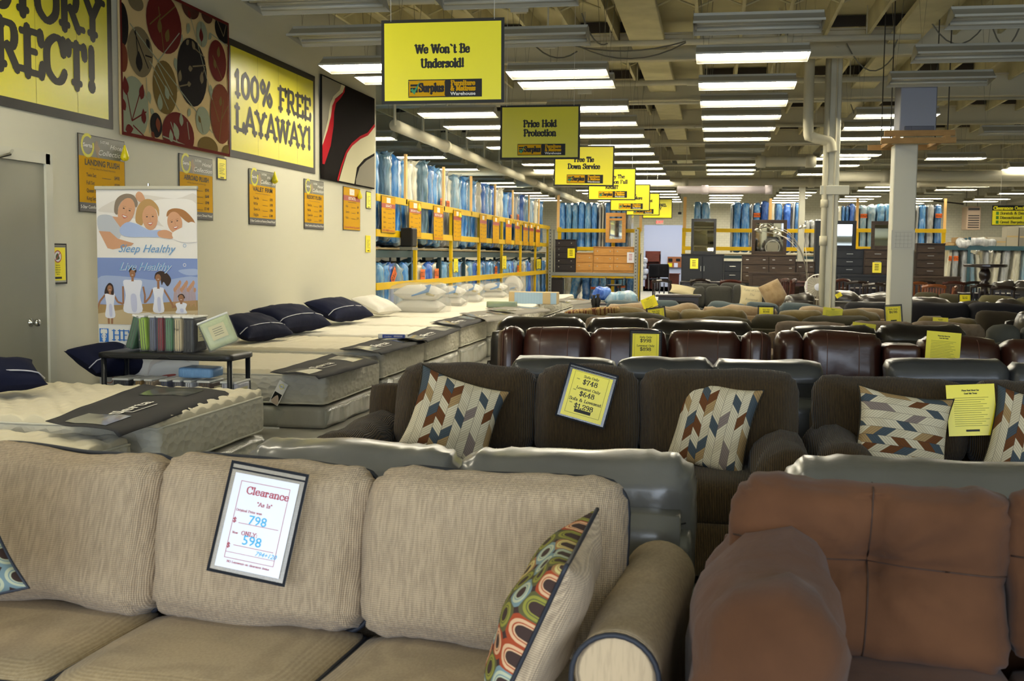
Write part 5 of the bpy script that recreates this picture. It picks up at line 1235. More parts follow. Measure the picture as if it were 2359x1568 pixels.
# hang tag and box label
hp = W(642, 905, Y=Y_(12.2)-.02); t = thing('hang_tag', 'white hang tag tilted on the side of the mattress behind the shelf', 'tag', hp, rot=(0, math.radians(28), 0))
MB().box((0, 0, 0), (.085, .003, .21)).build('card', whi, t); f = Flat(); f.warp = lambda x, y, z: (x, y-.002, z); f.rect(-.035, -.08, .035, .0, blk, 1); f.blob([(-.03, -.09), (.0, -.02), (.035, -.07), (.03, -.1)], pink, 2); f.sans('Serta', -.0, .055, .02, pm_['script'], 1); f.ring(0, .062, .02, .004, yel, 1, n=14); f.build('print', t)
lp = W(612, 996, Y=Y_(12.2)-.02); t = thing('box_label', 'white printed shipping label on the box spring behind the shelf', 'label', lp)
MB().box((0, 0, 0), (.25, .003, .10)).build('paper', whi, t); f = Flat(); f.warp = lambda x, y, z: (x, y-.002, z)
f.sans('PS   BOX', -.09, .03, .01, blkg, 1, 'l'); f.sans('-39-2-', .02, -.012, .02, blkg, 1)
for i in range(5): f.line([(-.1, .02-.013*i), (.0+.02*(i % 3), .02-.013*i)], .003, blkg, 1)
for i in range(14): f.line([(.03+i*.006, -.028), (.03+i*.006, -.015)], .003 if i % 3 else .0015, blkg, 1)
f.build('print', t)
# blue package
p = W(905, 778, Z=.58); t = thing('package', 'white and blue boxed package lying on the foot protector', 'package', p, rz=.15)
MB().box((0, 0, .025), (.30, .2, .05), bev=.008).build('box', whi, t); f = Flat(); f.warp = lambda x, y, z: (x, y-.102, z+.005); f.rect(-.1, 0, .145, .04, mat('pack_blue', '24409a', .4), 1)
for i in range(8): f.line([(.03+i*.012, .01), (.03+i*.012, .03)], .005, whi, 2)
f.sans('Comfort', -.04, .01, .016, whi, 2); f.build('print', t)
# ------------------------------------------------------------------ pillows on the beds
navyc = mat('navy_cloth', '141830', .85, spec=.2, bump=(8, .4, .02)); pw = mat('pillow_white', 'd9d6cc', .8, bump=(7, .5, .02)); pipew = mat('white_piping', 'c9c9d2', .6)
def bed_pillow(label, px, py, z, w=.72, h=.5, t_=.24, m=None, rz=78, tiltx=-68, seed=1, stripe=True, text=None, X=-4.86):
    p = W(px, py, X=X); p.z = max(p.z, z+t_*.5); th = thing('pillow', label, 'pillow', p, rz=math.radians(rz))
    o = pillow('cover', m or navyc, w, h, t_, th, seed=seed, n=18, pipe=False, rot=(math.radians(tiltx), 0, 0), wr=.012)
    if stripe:
        pts = []
        for i in range(13):
            u = -1+2*i/12; k = max(0, (1-u*u)*(1-.55**2)); pts.append((u*w/2, -t_/2*k**.42-.002, -.55*h/2))
        MB().tube(pts, .005, 6).build('piping', pipew, o, smooth=True)
    if text:
        f = Flat(); f.warp = lambda x, y, z: (x, y-t_*.47, z)
        for i, s in enumerate(text): f.sans(s, 0, -.03*i, .028, pipew, 1, bold=.02)
        f.build('embroidery', o)
    return th
bed_pillow('navy pillow with white piping at the left edge, before the grey door', -8, 862, .50, w=.55, h=.36, t_=.18, rz=50, seed=2, X=-4.6)
bed_pillow('navy pillow peeking out left of the roll-up banner', 268, 826, .475, w=.72, h=.42, rz=70, seed=3, X=-4.86)
bed_pillow('navy pillow with white piping right of the pale green bedding pack', 585, 752, .525, seed=4, w=.85)
bed_pillow('large navy pillow with embroidered lettering', 672, 732, .545, seed=5, w=1.0, h=.52, t_=.28, text=['perfect', 'sleeper'])
bed_pillow('navy pillow with white piping farthest along the wall', 783, 712, .56, seed=6, w=1.0, h=.52, t_=.26)
bed_pillow('plain white pillow beside the farthest navy pillow', 868, 702, .57, m=pw, stripe=False, seed=7, w=.7, t_=.22)
bagf = mat('bag_film', 'd0d2d0', .08, coat=1, alpha=.28, bump=(7, 1, .03)); bagb = mat('bag_blue', '2f7fc8', .3, coat=.6); bagg = mat('bag_gold', 'a8985a', .35, coat=.5)
def bagged(label, px0, px1, ytop, ybot, z, both=True, seed=1, print_=True, D=None):
    p = W((px0+px1)/2, ybot, X=-4.62); p.y = min(p.y, 25.4); w = abs(W(px1, ybot, Y=p.y).x-W(px0, ybot, Y=p.y).x); h = W(px0, ytop, Y=p.y).z-z-.02; z -= .01
    t = thing('bagged_pillows', label, 'pillows', (p.x, p.y+.12, z))
    n = 2 if both else 1
    for i in range(n): pillow('pillow', pw, w*.9, .46, h*1.25/n, t, (0, 0, h*(i+.5)/n), rot=(math.radians(-88), 0, 0), seed=seed+i, n=14, pipe=False)
    if print_:
        b = MB(); b.box((w*.08, -.16, h*.86), (w*.36, .2, .012), rot=Matrix.Rotation(.6, 4, 'X') @ Matrix.Rotation(-.3, 4, 'Y')); b.build('blue_print', bagb, t)
        MB().box((w*.27, -.17, h*.80), (w*.16, .18, .012), rot=Matrix.Rotation(.6, 4, 'X') @ Matrix.Rotation(.2, 4, 'Y')).build('gold_print', bagg, t)
    cushion('clear_bag', bagf, w*1.08, .52, h*1.08, t, (0, 0, h*.54), r=.09, puff=.1, thin=2, wr=.03, res=.07, seed=seed)
    return t
bagged('nearest stacked pair of bagged white pillows with blue and gold print', 903, 1022, 654, 706, .57, seed=1)
bagged('bagged pillow pair second from the wall end', 1004, 1068, 657, 700, .575, seed=2)
bagged('bagged pillow pair with blue print, third from the wall end', 1050, 1108, 652, 690, .575, seed=3)
bagged('bagged pillow pair with blue print, fourth from the wall end', 1107, 1166, 650, 682, .58, seed=4)
bagged('small bagged pillow with gold print beside the leaning bag', 1166, 1200, 652, 672, .58, both=False, seed=5)
t = bagged('upright pale bag of pillows leaning, tallest on the beds', 1192, 1238, 637, 668, .585, both=False, seed=6, print_=False)
# sample blocks
p = W(1172, 700, Z=.58); q = W(1284, 702, Z=.58); h = W(1172, 672, Y=p.y).z-.58; w = q.x-p.x
t = thing('mattress_sample', 'tan and light blue striped mattress sample block', 'sample block', ((p.x+q.x)/2, p.y+.12, .585))
b = MB().box((0, 0, h/2), (w, .26, h), bev=.01).build('block', mat('sample_tan', 'b5a076', .7), t)
f = Flat(); f.warp = lambda x, y, z: (x, y-.132, z); blu = mat('sample_blue', '93aec4', .6); f.rect(-w*.38, .005, w*.2, h-.01, blu, 1); f.rect(w*.36, .005, w*.48, h-.01, blu, 1)
for i in range(10): f.line([(-w*.38+i*w*.058, .005), (-w*.38+i*w*.058, h-.01)], .003, mat('sample_line', '7d97b0', .6), 2)
f.build('striped_panel', t)
p = W(1155, 711, Z=.575); t = thing('foam_block', 'pale green foam block lying on a light foot protector', 'foam block', (p.x, p.y+.05, .60)); 
cushion('foam', mat('foam_green', '8f9c7e', .9, vary=(3, '7f8e80', .4, .6, (1, 1, 6))), .5, .24, .1, t, (0, 0, .05), r=.008, puff=0, wr=.001, res=.08)
# ------------------------------------------------------------------ black plastic shelf with bedding packs
bp = mat('black_plastic', '1f1f1f', .45); bp2 = mat('black_plastic_leg', '191b20', .35)
sy = Y_(11.15); sx0 = W(222, 815, Y=sy-.2).x; sx1 = W(575, 820, Y=sy+.1).x; sw = sx1-sx0-.03; sz = .715
t = thing('shelf_unit', 'black plastic shelf unit standing between the beds', 'shelf', ((sx0+sx1)/2, sy, 0))
def tray(z, nm='shelf'):
    o = cushion(nm, bp, sw, .42, .055, t, (0, 0, z-.0275), r=.02, puff=0, wr=0, res=.06)
    f = Flat(); f.warp = lambda x, y, z_: (x, y-.211, z_)
    f.line([(-sw*.44, .008), (-sw*.4, -.01), (-sw*.05, -.01), (-sw*.02, .008)], .004, mat('plastic_ridge', '3a3935', .4), 1); f.line([(sw*.02, .008), (sw*.05, -.01), (sw*.4, -.01), (sw*.44, .008)], .004, MATS['plastic_ridge'], 1); f.build('moulded_ridge', o)
    return o
for z in (sz, .30): tray(z)
for ax in (-1, 1):
    for ay in (-1, 1): MB().cyl((ax*(sw/2-.03), ay*.17, 0), (ax*(sw/2-.03), ay*.17, sz-.03), .021, 14).build('leg', bp2, t, smooth=True)
clear = mat('pack_film', 'e8e8e8', .06, coat=1, alpha=.07, bump=(14, .8, .01))
def pack(label, x, z, colr, w=.066, d=.26, h=.285, roll=0, tx=0, yaw=0, y=0, card=False, flat=False, text=None, name='bedding_pack'):
    t2 = thing(name, label, 'bedding', (t.location.x+x, t.location.y+y, z), rot=(math.radians(tx), math.radians(roll), math.radians(yaw)))
    m = mat('cloth_'+colr, colr, .7, bump=(16, .6, .012, 'noise', (6, 1, .6)), coat=.35)
    if flat: w, h = h, w
    o = cushion('folded_cloth', m, w*.94, d*.95, h*.95, t2, (0, 0, h/2), r=.018, puff=.05, thin=0, wr=.003, res=.03, seed=x)
    fold = MB()
    if not flat:
        for q in range(3): fold.box((-w*.28+q*w*.28, -d*.478, h*.46), (.003, .004, h*.86))
        fold.build('fold_line', mat('fold_shade', '5a5a52', .8), t2)
        MB().box((0, -d*.01, h-.008), (w, d, .016), bev=.004).build('top_binding', whi, t2)
    MB().box((0, 0, h/2), (w+.002, d+.002, h+.004), bev=.008).build('clear_case', clear, t2)
    if card:
        f = Flat(); f.warp = lambda a, b, c: (w/2+.003-b, a, c); f.rect(-d*.25, h*.3, d*.25, h*.75, mat('card_cream', 'd9d2a8', .6), 1)
        for i in range(4): f.line([(-d*.15, h*(.64-.07*i)), (d*.15, h*(.64-.07*i))], .004, gry, 2)
        f.build('insert_card', t2)
    if text: f = Flat(); f.warp = lambda a, b, c: (a, b-d/2-.003, c); f.sans(text, 0, h*.6, .018, blk, 1); f.build('handwriting', t2)
    return t2
xs = lambda px, yy=-.13: W(px, 790, Y=t.location.y+yy).x-t.location.x
pack('dark green bedding pack leaning left on the top shelf', xs(293), sz+.012, '3f6a48', roll=17, w=.075, card=True)
pack('lime green bedding pack on the top shelf', xs(329), sz, '9cc040', w=.068, roll=-4)
pack('slate grey bedding pack between lime and red', xs(349), sz, '6e7488', w=.055)
pack('dark red bedding pack on the top shelf', xs(367), sz, '8c2630', w=.055)
pack('sage green bedding pack standing right of the red one', xs(386), sz, '5f8f68', w=.062)
pack('cream bedding pack marked TW', xs(407), sz, 'd6c59c', w=.066, text='TW')
pack('black bedding pack on the top shelf', xs(433), sz, '14151a', w=.095, card=True)
pack('pale green bedding pack tilted at the right end of the top shelf', xs(505), sz+.045, 'c3cc9e', w=.07, h=.25, d=.25, roll=-8, tx=22, yaw=-62, card=True, y=-.03)
for (px, c, w, lab) in ((275, '16161a', .14, 'black bedding pack at the left of the lower shelf'), (314, 'a07a34', .06, 'golden bedding pack on the lower shelf'), (339, 'b09878', .07, 'tan bedding pack on the lower shelf'), (374, '4e5068', .07, 'slate blue bedding pack on the lower shelf'), (405, '77747c', .065, 'mauve grey bedding pack on the lower shelf'), (430, 'dcdce2', .065, 'white bedding pack under the blue one'), (467, '4c3424', .11, 'brown bedding pack on the lower shelf'), (525, 'c9c9d4', .14, 'large white bedding pack at the right of the lower shelf')):
    pack(lab, xs(px), .30, c, w=w, h=.2, card=(w > .1))
pack('light blue bedding pack lying flat on the lower row', xs(445), .515, '6a9fd0', w=.085, h=.3, d=.24, flat=True)
# ------------------------------------------------------------------ yellow mattress rack continuing the left wall
ry = mat('rack_yellow', 'd9b200', .45, spec=.3); tealm = mat('rack_teal', '28444c', .5); board_w = mat('deck_board', '9b8a66', .8)
slat = mat('upright_timber', 'f2c47c', .7)
RXP = WX-.0
def ryz(px, py): p = W(px, py, X=RXP); return p.y, p.z
Z1 = ryz(857, 452)[1]; Z2 = ryz(857, 535)[1]; Z3 = ryz(857, 661)[1]
yE = ryz(1266, 522)[0]
t = thing('mattress_rack', 'long yellow rack of wrapped mattresses continuing the left wall', 'rack', (RXP, WEND, 0))
L = yE-WEND; L0 = L
for z in (Z1, Z2, Z3): MB().box((0, L/2, z), (.04, L, .115), bev=.004).build('rail', ry, t)
for px in (960, 1042, 1106, 1158, 1201, 1235, 1263):
    y = ryz(px, 600)[0]-WEND; MB().box((-.03, y, (Z1+.05)/2), (.06, .09, Z1+.05), bev=.004).build('post', ry, t)
for px in (934, 1021, 1084, 1139, 1180, 1217, 1240):
    y = ryz(px, 600)[0]-WEND; MB().box((-.0, y, 2.78), (.04, .09, .85)).build('timber_upright', slat, t)
UPY = [WEND+.5+i*(L0-1)/8 for i in range(9)]
ZD = 1.62
MB().box((-.95, L/2, ZD-.03), (1.7, L-.1, .03)).build('deck', board_w, t)
MB().box((-.14, L/2, ZD-.12), (.05, L-.1, .12)).build('deck_beam', tealm, t); MB().box((-1.75, L/2, ZD-.12), (.05, L-.1, .12)).build('deck_beam', tealm, t)
for i in range(9):
    y = .5+i*(L-1)/8
    for x in (-.2, -1.7): MB().box((x, y, (ZD-.05)/2), (.07, .07, ZD-.05)).build('teal_upright', tealm, t)
    MB().tube([(-.2, y, ZD-.2), (-1.7, y, .9)], .02, 6).build('brace', tealm, t)
MB().box((-.95, L/2, .12), (1.6, L-.1, .04)).build('lower_deck', board_w, t)
# ------------------------------------------------------------------ wrapped mattresses
def wrapmat(n, base, c2, rough=.16):
    return mat('wrap_'+n, base, rough, coat=.9, vary=(7, c2, .42, .62, (2.2, 2.2, .35)), bump=(9, 1.0, .035, 'noise', (1.6, 1.6, .35)))
WM = [wrapmat('blue', '2f7fd0', '7db4e4'), wrapmat('azure', '4a8ec4', '8fb6cf'), wrapmat('deep', '2a62a8', '5d93c8'), wrapmat('pale', '7fa6bf', 'a9bcc6'), wrapmat('cream', 'cfc9b0', 'e4e0cc'), wrapmat('silver', 'a3a6a6', 'c3c6c8'), wrapmat('slate', '4c6878', '6f8fa2'), wrapmat('royal', '2a58b8', '5a8ae0')]
protos = {}
def wm_mesh(kind, mi, seed):
    key = (kind, mi, seed)
    if key not in protos:
        l, w, h = {'side': (1.75, .23, 1.34), 'low': (1.7, .24, 1.12), 'end': (.21, 1.2, 1.75), 'tall': (.23, 1.2, 1.3)}[kind]
        o = cushion('wrapped_mattress', WM[mi], l, w, h, None, (0, 0, 0), r=.06, puff=.12, thin=1 if l > w else 0, wr=.02, pleat=.02, seed=seed*1.3, res=.08)
        me = o.data; bpy.data.objects.remove(o)
        v = me.vertices   # gathered plastic at the top corners
        for q in v:
            if q.co.z > h*.42: q.co.z += max(0, noise.noise(Vector((q.co.x*5+seed, q.co.y*9, seed))))*.10
        protos[key] = me
    return protos[key]
def tailmesh(mi, seed):
    key = ('tail', mi, seed)
    if key not in protos:
        b = MB(); n = 10; rows_ = 5
        for i in range(rows_):
            k = i/(rows_-1)
            for j in range(n):
                a = 2*math.pi*j/n; r = .02+.05*k*(1+.7*math.sin(a*3+seed)); b.v.append((r*math.cos(a)*1.4, r*math.sin(a)*.8, k*.1+.02*math.sin(a*4+seed)*k))
        for i in range(rows_-1):
            for j in range(n): b.f.append((i*n+j, i*n+(j+1) % n, (i+1)*n+(j+1) % n, (i+1)*n+j))
        b.m = [0]*len(b.f); protos[key] = b.mesh('plastic_tail', WM[mi], True)
    return protos[key]
soldm = None
def sold(t, loc, rot, s=.16, w=1.7):
    f = Flat(); f.rect(-s*w/2, -s/2, s*w/2, s/2, orang, 0); f.text('SOLD', 0, -s*.25, s*.5, blkg, 1, wx=.9, slab=False, fine=False)
    return f.build('sold_tag', t, loc, rot)
CN = {0: 'bright blue', 1: 'azure blue', 2: 'deep blue', 3: 'pale blue', 4: 'cream', 5: 'silvery clear', 6: 'slate blue', 7: 'royal blue'}
def wmat(kind, mi, loc, rz=0, label='', group=None, seed=0, tail=False, rot=None, sz=(1, 1, 1)):
    o = link(wm_mesh(kind, mi, seed % 4), 'wrapped_mattress', None, loc, rot or (0, 0, rz)); tag(o, label, 'mattress', group); o.scale = sz
    if tail: link(tailmesh(mi, seed % 3), 'plastic_tail', o, ({'side': .8, 'low': .78}.get(kind, 0), 0, {'side': .62, 'low': .5}.get(kind, .8)))
    return o
random.seed(11)
def clear_y(y, hw=.19):
    for u in UPY:
        if abs(y-u) < hw: return u+hw+.01
    return y
# upper deck: (left pixel edge of each group's front, colour index, protrusion)
seq = [7, 0, 6, 1, 0, 3, 0, 4, 4, 6, 0, 2, 0, 1, 5, 5, 4, 3, 1, 1, 0, 2, 1, 0, 5, 4, 7, 0, 1, 7, 0, 5, 4, 4, 0, 1, 7, 0, 3, 5, 0, 1]
yy = WEND+.3; n = 0; holes = {1, 8, 13, 24, 27, 33}
while yy < yE-.3 and n < len(seq)+20:
    mi = seq[n % len(seq)]; pr = random.uniform(-.06, .02) + (.05 if n in (2, 9, 17) else 0)
    o = wmat('side', mi, (RXP-.08-.9+pr-.02, yy, ZD+.785+random.uniform(-.03, .03)), 0, '%s plastic-wrapped mattress, %s from the wall end on the upper deck' % (CN[mi], ordinal(n+1)), 'wrapped mattresses on the upper deck', n, tail=(n % 3 != 1), sz=(1, 1, random.uniform(1.05, 1.12)))
    if n in (13, 15, 36, 39): sold(o, (.9, 0, .1), (0, 0, math.radians(90)))
    yy += .30+(.16 if n in holes else 0)+random.uniform(0, .03); n += 1
yy = WEND+.35; n = 0
low = [1, 0, 7, 3, 0, 1, 4, 0, 7, 4, 1, 0, 3, 1, 0, 4, 1, 7, 0, 1, 2, 0, 1, 0, 5, 0, 1]
while yy < yE-.3:
    mi = low[n % len(low)]; yy = clear_y(yy)
    hh = 1.0
    o = wmat('low', mi, (RXP-.1-.85+random.uniform(-.05, .03), yy, .185+.56*hh), 0, '%s plastic-wrapped mattress, %s from the wall end on the lower deck' % (CN[mi], ordinal(n+1)), 'wrapped mattresses on the lower deck', n+1, tail=(n % 2 == 0), sz=(1, 1, hh))
    if n in (2, 6, 9, 23, 30): sold(o, (.865, 0, .38), (0, math.radians(-40 if n == 2 else 0), math.radians(90)), .19)
    yy += .32+random.uniform(0, .12); n += 1
# things on the middle level
p = W(925, 575, X=RXP+.02); 
p0, p1 = W(925, 545, X=RXP+.1), W(948, 545, X=RXP+.1)
t2 = thing('speaker', 'black box speaker hung on the front of the yellow rack', 'speaker', (RXP+.14, (p0.y+p1.y)/2, W(936, 568, X=RXP+.1).z))
h = W(936, 525, X=RXP+.1).z-t2.location.z
MB().box((0, 0, h/2), (.2, .34, h), bev=.015).build('cabinet', blk, t2); MB().box((.102, 0, h/2), (.006, .28, h*.88)).build('grille', mat('grille', '26241f', .9), t2); MB().box((0, 0, -.03), (.22, .36, .05)).build('bracket', gry, t2)
p = W(905, 580, X=RXP-.3)
t2 = thing('folding_table', 'small white-topped table with black frame inside the rack, near the wall end', 'table', (RXP-.55, ryz(905, 580)[0], 0))
zt = 1.5; MB().box((0, 0, zt), (.8, 1.3, .03), bev=.005).build('tabletop', whi, t2)
for a in (-.34, .34):
    for b_ in (-.55, .55): MB().cyl((a, b_, 0), (a, b_, zt-.015), .018, 8).build('leg', blk, t2)
t2 = thing('tool_box', 'yellow and red boxes on the small white table', 'box', (RXP-.35, ryz(890, 580)[0], zt+.017)); MB().box((0, 0, .04), (.3, .42, .08), bev=.01).build('yellow_box', ry, t2); MB().box((0, .3, .05), (.2, .14, .1), bev=.01).build('red_box', redp, t2)
# posters along the rack
tt = ['LEGACY', 'ENCHANTMENT', 'RESTFUL SLEEP', 'WINDSOR', '', '', '', '', '', '', '']
for i, (a, b, yt, ybm) in enumerate(((874, 906, 448, 537), (938, 966, 461, 547), (995, 1017, 472, 555), (1041, 1059, 482, 556), (1102, 1118, 492, 560), (1132, 1147, 497, 562), (1162, 1176, 503, 563), (1184, 1195, 508, 565), (1203, 1214, 512, 567), (1217, 1227, 514, 568), (1232, 1242, 517, 570))):
    yA, yB = ryz(a, 500)[0], ryz(b, 500)[0]; z1 = W(a, yt, X=RXP+.05).z; z0 = W(a, ybm-2, X=RXP+.05).z
    T = tt[i] if i not in (3,) else ''
    poster('orange price poster with red band on the rack rails, %s from the wall' % ordinal(i+1), yA, yB, z0, z1, 'band', T, [(q, v) for q, v in zip(('Twin Set', 'Full Set', 'Queen Set', 'King Set'), ('$498', '$640', '$798', '$999'))] if i < 5 else [('........', '.....')]*4, '100% FREE Layaway!' if i == 0 else 'Factory Direct Prices' if i == 2 else '..........', x=RXP+.035)
balloon(966, 468, 488, 'limp yellow balloon on the rack beside the second rack poster', X=RXP+.08); balloon(1060, 490, 502, 'limp yellow balloon on the rack beside the fourth rack poster', X=RXP+.08)
for (px, y0, y1, lab) in ((1046, 594, 628, 'small yellow notice on the second rack post'), (1158, 588, 620, 'small yellow notice on the fourth rack post'), (1238, 596, 620, 'small yellow notice on the sixth rack post')):
    yA = ryz(px-4, 600)[0]; yB = ryz(px+6, 600)[0]; sheet(lab, yA, yB, ryz(px, y1)[1], ryz(px, y0)[1], x=RXP+.03, name='rack_notice')
# ------------------------------------------------------------------ rear rack facing the camera (left part) with oak furniture
YB = yE+.25
def bx(px, py=600, Y=None): return W(px, py, Y=Y or YB).x
def bz(px, py, Y=None): return W(px, py, Y=Y or YB).z
def rear_rack(label, pxs, posts, shelf=None):
    t = thing('mattress_rack', label, 'rack', (bx(pxs[0]), YB, 0)); x1 = bx(pxs[1])-bx(pxs[0])
    for y in (531, 573): z = bz((pxs[0]+pxs[1])/2, y); MB().box((x1/2, 0, z), (x1, .04, .12), bev=.004).build('rail', ry, t)
    for px in posts: MB().box((bx(px)-bx(pxs[0]), .03, Z1/2), (.11, .06, Z1+.06), bev=.004).build('post', ry, t)
    return t
r1 = rear_rack('yellow rear rack behind the oak bedroom furniture', (1283, 1475), (1288, 1412, 1470))
for px in (1283+1, 1474): MB().box((bx(px)-bx(1283), .08, 2.9), (.09, .04, 1.2)).build('timber_upright', slat, r1)
r2 = rear_rack('yellow rear rack behind the black and brown bedroom furniture', (1570, 1902), (1574, 1900))
MB().box((bx(1575)-bx(1570), .08, 2.75), (.1, .04, 1.3)).build('timber_upright', slat, r2); MB().box((bx(1772)-bx(1570), .08, 2.85), (.09, .04, 1.0)).build('timber_upright', slat, r2)
r3 = rear_rack('yellow rear rack right of the wide column', (1968, 2177), (1972, 2172))
for px in (1972, 2174): MB().box((bx(px)-bx(1968), .08, 2.85), (.08, .04, 1.0)).build('timber_upright', slat, r3)
for r, a, b in ((r1, 1283, 1475), (r2, 1570, 1902), (r3, 1968, 2177)):
    w = bx(b)-bx(a); MB().box((w/2, .85, ZD-.03), (w-.1, 1.3, .04)).build('deck', board_w, r); MB().box((w/2, .22, ZD-.11), (w-.1, .05, .1)).build('deck_beam', tealm, r)
    for q in (.04, .96):
        for dy in (.25, 1.45): MB().box((w*q, dy, (ZD-.05)/2), (.07, .07, ZD-.05)).build('teal_upright', tealm, r)
def rear_m(px0, px1, ytop, mi, n, where, lean=0, zb=ZD, soldp=None, y=.85):
    yb = YB+y-.6; x0, x1 = W(px0, ytop, Y=yb).x, W(px1, ytop, Y=yb).x; z1 = W((px0+px1)/2, ytop, Y=yb).z; w = x1-x0; h = z1-zb
    o = wmat('end', mi, ((x0+x1)/2, YB+y, zb+h/2+.02), 0, '%s plastic-wrapped mattress standing %s, %s from its left end' % (CN[mi], where, ordinal(n)), 'wrapped mattresses '+where, n, sz=(w/.21*.86, 1, h/1.82), rot=(0, math.radians(lean), 0))
    if soldp: sold(o, (0, -.63, soldp), (0, 0, 0), .15, 1.5)
    return o
n = 0
for (a, b, y, mi) in ((1288, 1302, 467, 0), (1303, 1318, 467, 1), (1318, 1332, 467, 1), (1332, 1347, 467, 0), (1347, 1362, 467, 1), (1363, 1377, 467, 0), (1379, 1386, 469, 5), (1387, 1392, 469, 4), (1394, 1408, 467, 0), (1408, 1420, 468, 1), (1420, 1432, 468, 0), (1432, 1444, 468, 1), (1446, 1455, 470, 5)):
    n += 1; rear_m(a, b, y, mi, n, 'behind the oak furniture')
n = 0
for (a, b, y, mi, s) in ((1598, 1616, 465, 1, 0), (1617, 1636, 466, 1, 0), (1684, 1690, 470, 5, 0), (1690, 1708, 467, 0, 0), (1708, 1728, 468, 0, 0), (1730, 1736, 470, 5, 0), (1736, 1753, 467, 0, .45), (1754, 1771, 465, 7, 0), (1775, 1786, 468, 4, 0), (1786, 1804, 468, 2, 0), (1806, 1824, 468, 7, 0), (1826, 1832, 469, 5, 0), (1832, 1843, 467, 2, 0), (1855, 1867, 509, 5, 0), (1868, 1881, 507, 5, 0), (1882, 1895, 506, 5, 0)):
    n += 1; rear_m(a, b, y, mi, n, 'behind the black and brown furniture', soldp=s or None)
n = 0
for (a, b, y, mi, s) in ((1932, 1940, 474, 4, 0), (1940, 1948, 474, 2, 0), (1949, 1957, 473, 2, 0), (1958, 1970, 471, 7, 0), (1974, 1981, 475, 6, 0), (1982, 1999, 473, 3, .5), (2000, 2020, 472, 3, 0), (2021, 2040, 472, 1, 0), (2041, 2058, 470, 1, 0), (2092, 2100, 476, 4, 0), (2101, 2110, 476, 4, 0), (2111, 2118, 475, 5, 0), (2118, 2135, 472, 0, 0), (2137, 2154, 471, 5, 0), (2155, 2172, 472, 2, .5)):
    n += 1; rear_m(a, b, y, mi, n, 'right of the piped column', soldp=s or None)
n = 0
for (a, b, mi, s, ln) in ((1300, 1318, 4, 0, 0), (1312, 1334, 1, 0, 14), (1340, 1359, 2, 0, 0), (1361, 1380, 0, -.02, 0), (1382, 1401, 1, 0, 0), (1403, 1420, 2, 0, 0), (1422, 1442, 1, .1, 0), (1444, 1462, 2, 0, 0)):
    n += 1; rear_m(a, b, 634, mi, n, 'under the oak furniture shelf', lean=ln, zb=.02, soldp=s or None)
# ------------------------------------------------------------------ throw pillows with printed cloth
def node_mat(name):
    m = bpy.data.materials.new(name); m.use_nodes = True; MATS[name] = m; nt = m.node_tree
    b = nt.nodes['Principled BSDF']; b.inputs['Roughness'].default_value = .9; b.inputs['Specular IOR Level'].default_value = .2
    def nd(op, a, c=None, clamp=False):
        n = nt.nodes.new('ShaderNodeMath'); n.operation = op; n.use_clamp = clamp
        for i, v in enumerate((a, c)):
            if v is None: continue
            if isinstance(v, (int, float)): n.inputs[i].default_value = v
            else: nt.links.new(v, n.inputs[i])
        return n.outputs[0]
    uv = nt.nodes.new('ShaderNodeUVMap'); sp = nt.nodes.new('ShaderNodeSeparateXYZ'); nt.links.new(uv.outputs[0], sp.inputs[0])
    return m, nt, b, nd, sp.outputs[0], sp.outputs[1]
def ramp(nt, fac, stops):
    r = nt.nodes.new('ShaderNodeValToRGB'); r.color_ramp.interpolation = 'CONSTANT'
    while len(r.color_ramp.elements) < len(stops): r.color_ramp.elements.new(.5)
    for e, (p, c) in zip(r.color_ramp.elements, stops): e.position = p; e.color = lin(c)
    nt.links.new(fac, r.inputs[0]); return r.outputs[0]
def mixc(nt, fac, a, b):
    n = nt.nodes.new('ShaderNodeMix'); n.data_type = 'RGBA'; nt.links.new(fac, n.inputs[0])
    for i, v in ((6, a), (7, b)):
        if isinstance(v, str): n.inputs[i].default_value = lin(v)
        else: nt.links.new(v, n.inputs[i])
    return n.outputs[2]
def chevron(name, swap=False):
    m, nt, b, nd, u, v = node_mat(name)
    if swap: u, v = v, u
    cu = nd('MULTIPLY', u, 10.0); ci = nd('FLOOR', cu); fr = nd('FRACT', cu)
    par = nd('MODULO', ci, 2.0); sl = nd('SUBTRACT', nd('MULTIPLY', par, 2.0), 1.0)
    vv = nd('ADD', nd('MULTIPLY', v, 7.5), nd('MULTIPLY', nd('MULTIPLY', sl, nd('SUBTRACT', fr, .5)), .75))
    vv = nd('ADD', vv, nd('MULTIPLY', ci, .37)); ri = nd('FLOOR', vv); rf = nd('FRACT', vv)
    cb = nt.nodes.new('ShaderNodeCombineXYZ'); nt.links.new(ci, cb.inputs[0]); nt.links.new(ri, cb.inputs[1])
    wn = nt.nodes.new('ShaderNodeTexWhiteNoise'); nt.links.new(cb.outputs[0], wn.inputs[0])
    col = ramp(nt, wn.outputs[0], [(0, 'd8cdb0'), (.42, 'a98c60'), (.54, 'cfc3a5'), (.70, '4a555c'), (.82, '8a7c74'), (.93, '6e4424')])
    lf = nd('FRACT', nd('MULTIPLY', rf, 4.0)); l1 = nd('LESS_THAN', lf, .12); l2 = nd('LESS_THAN', rf, .035); l3 = nd('LESS_THAN', nd('MINIMUM', fr, nd('SUBTRACT', 1.0, fr)), .02)
    ln = nd('MAXIMUM', nd('MAXIMUM', l1, l2), l3); ln = nd('MULTIPLY', ln, .8)
    nt.links.new(mixc(nt, ln, col, '3e3434'), b.inputs['Base Color']); return m
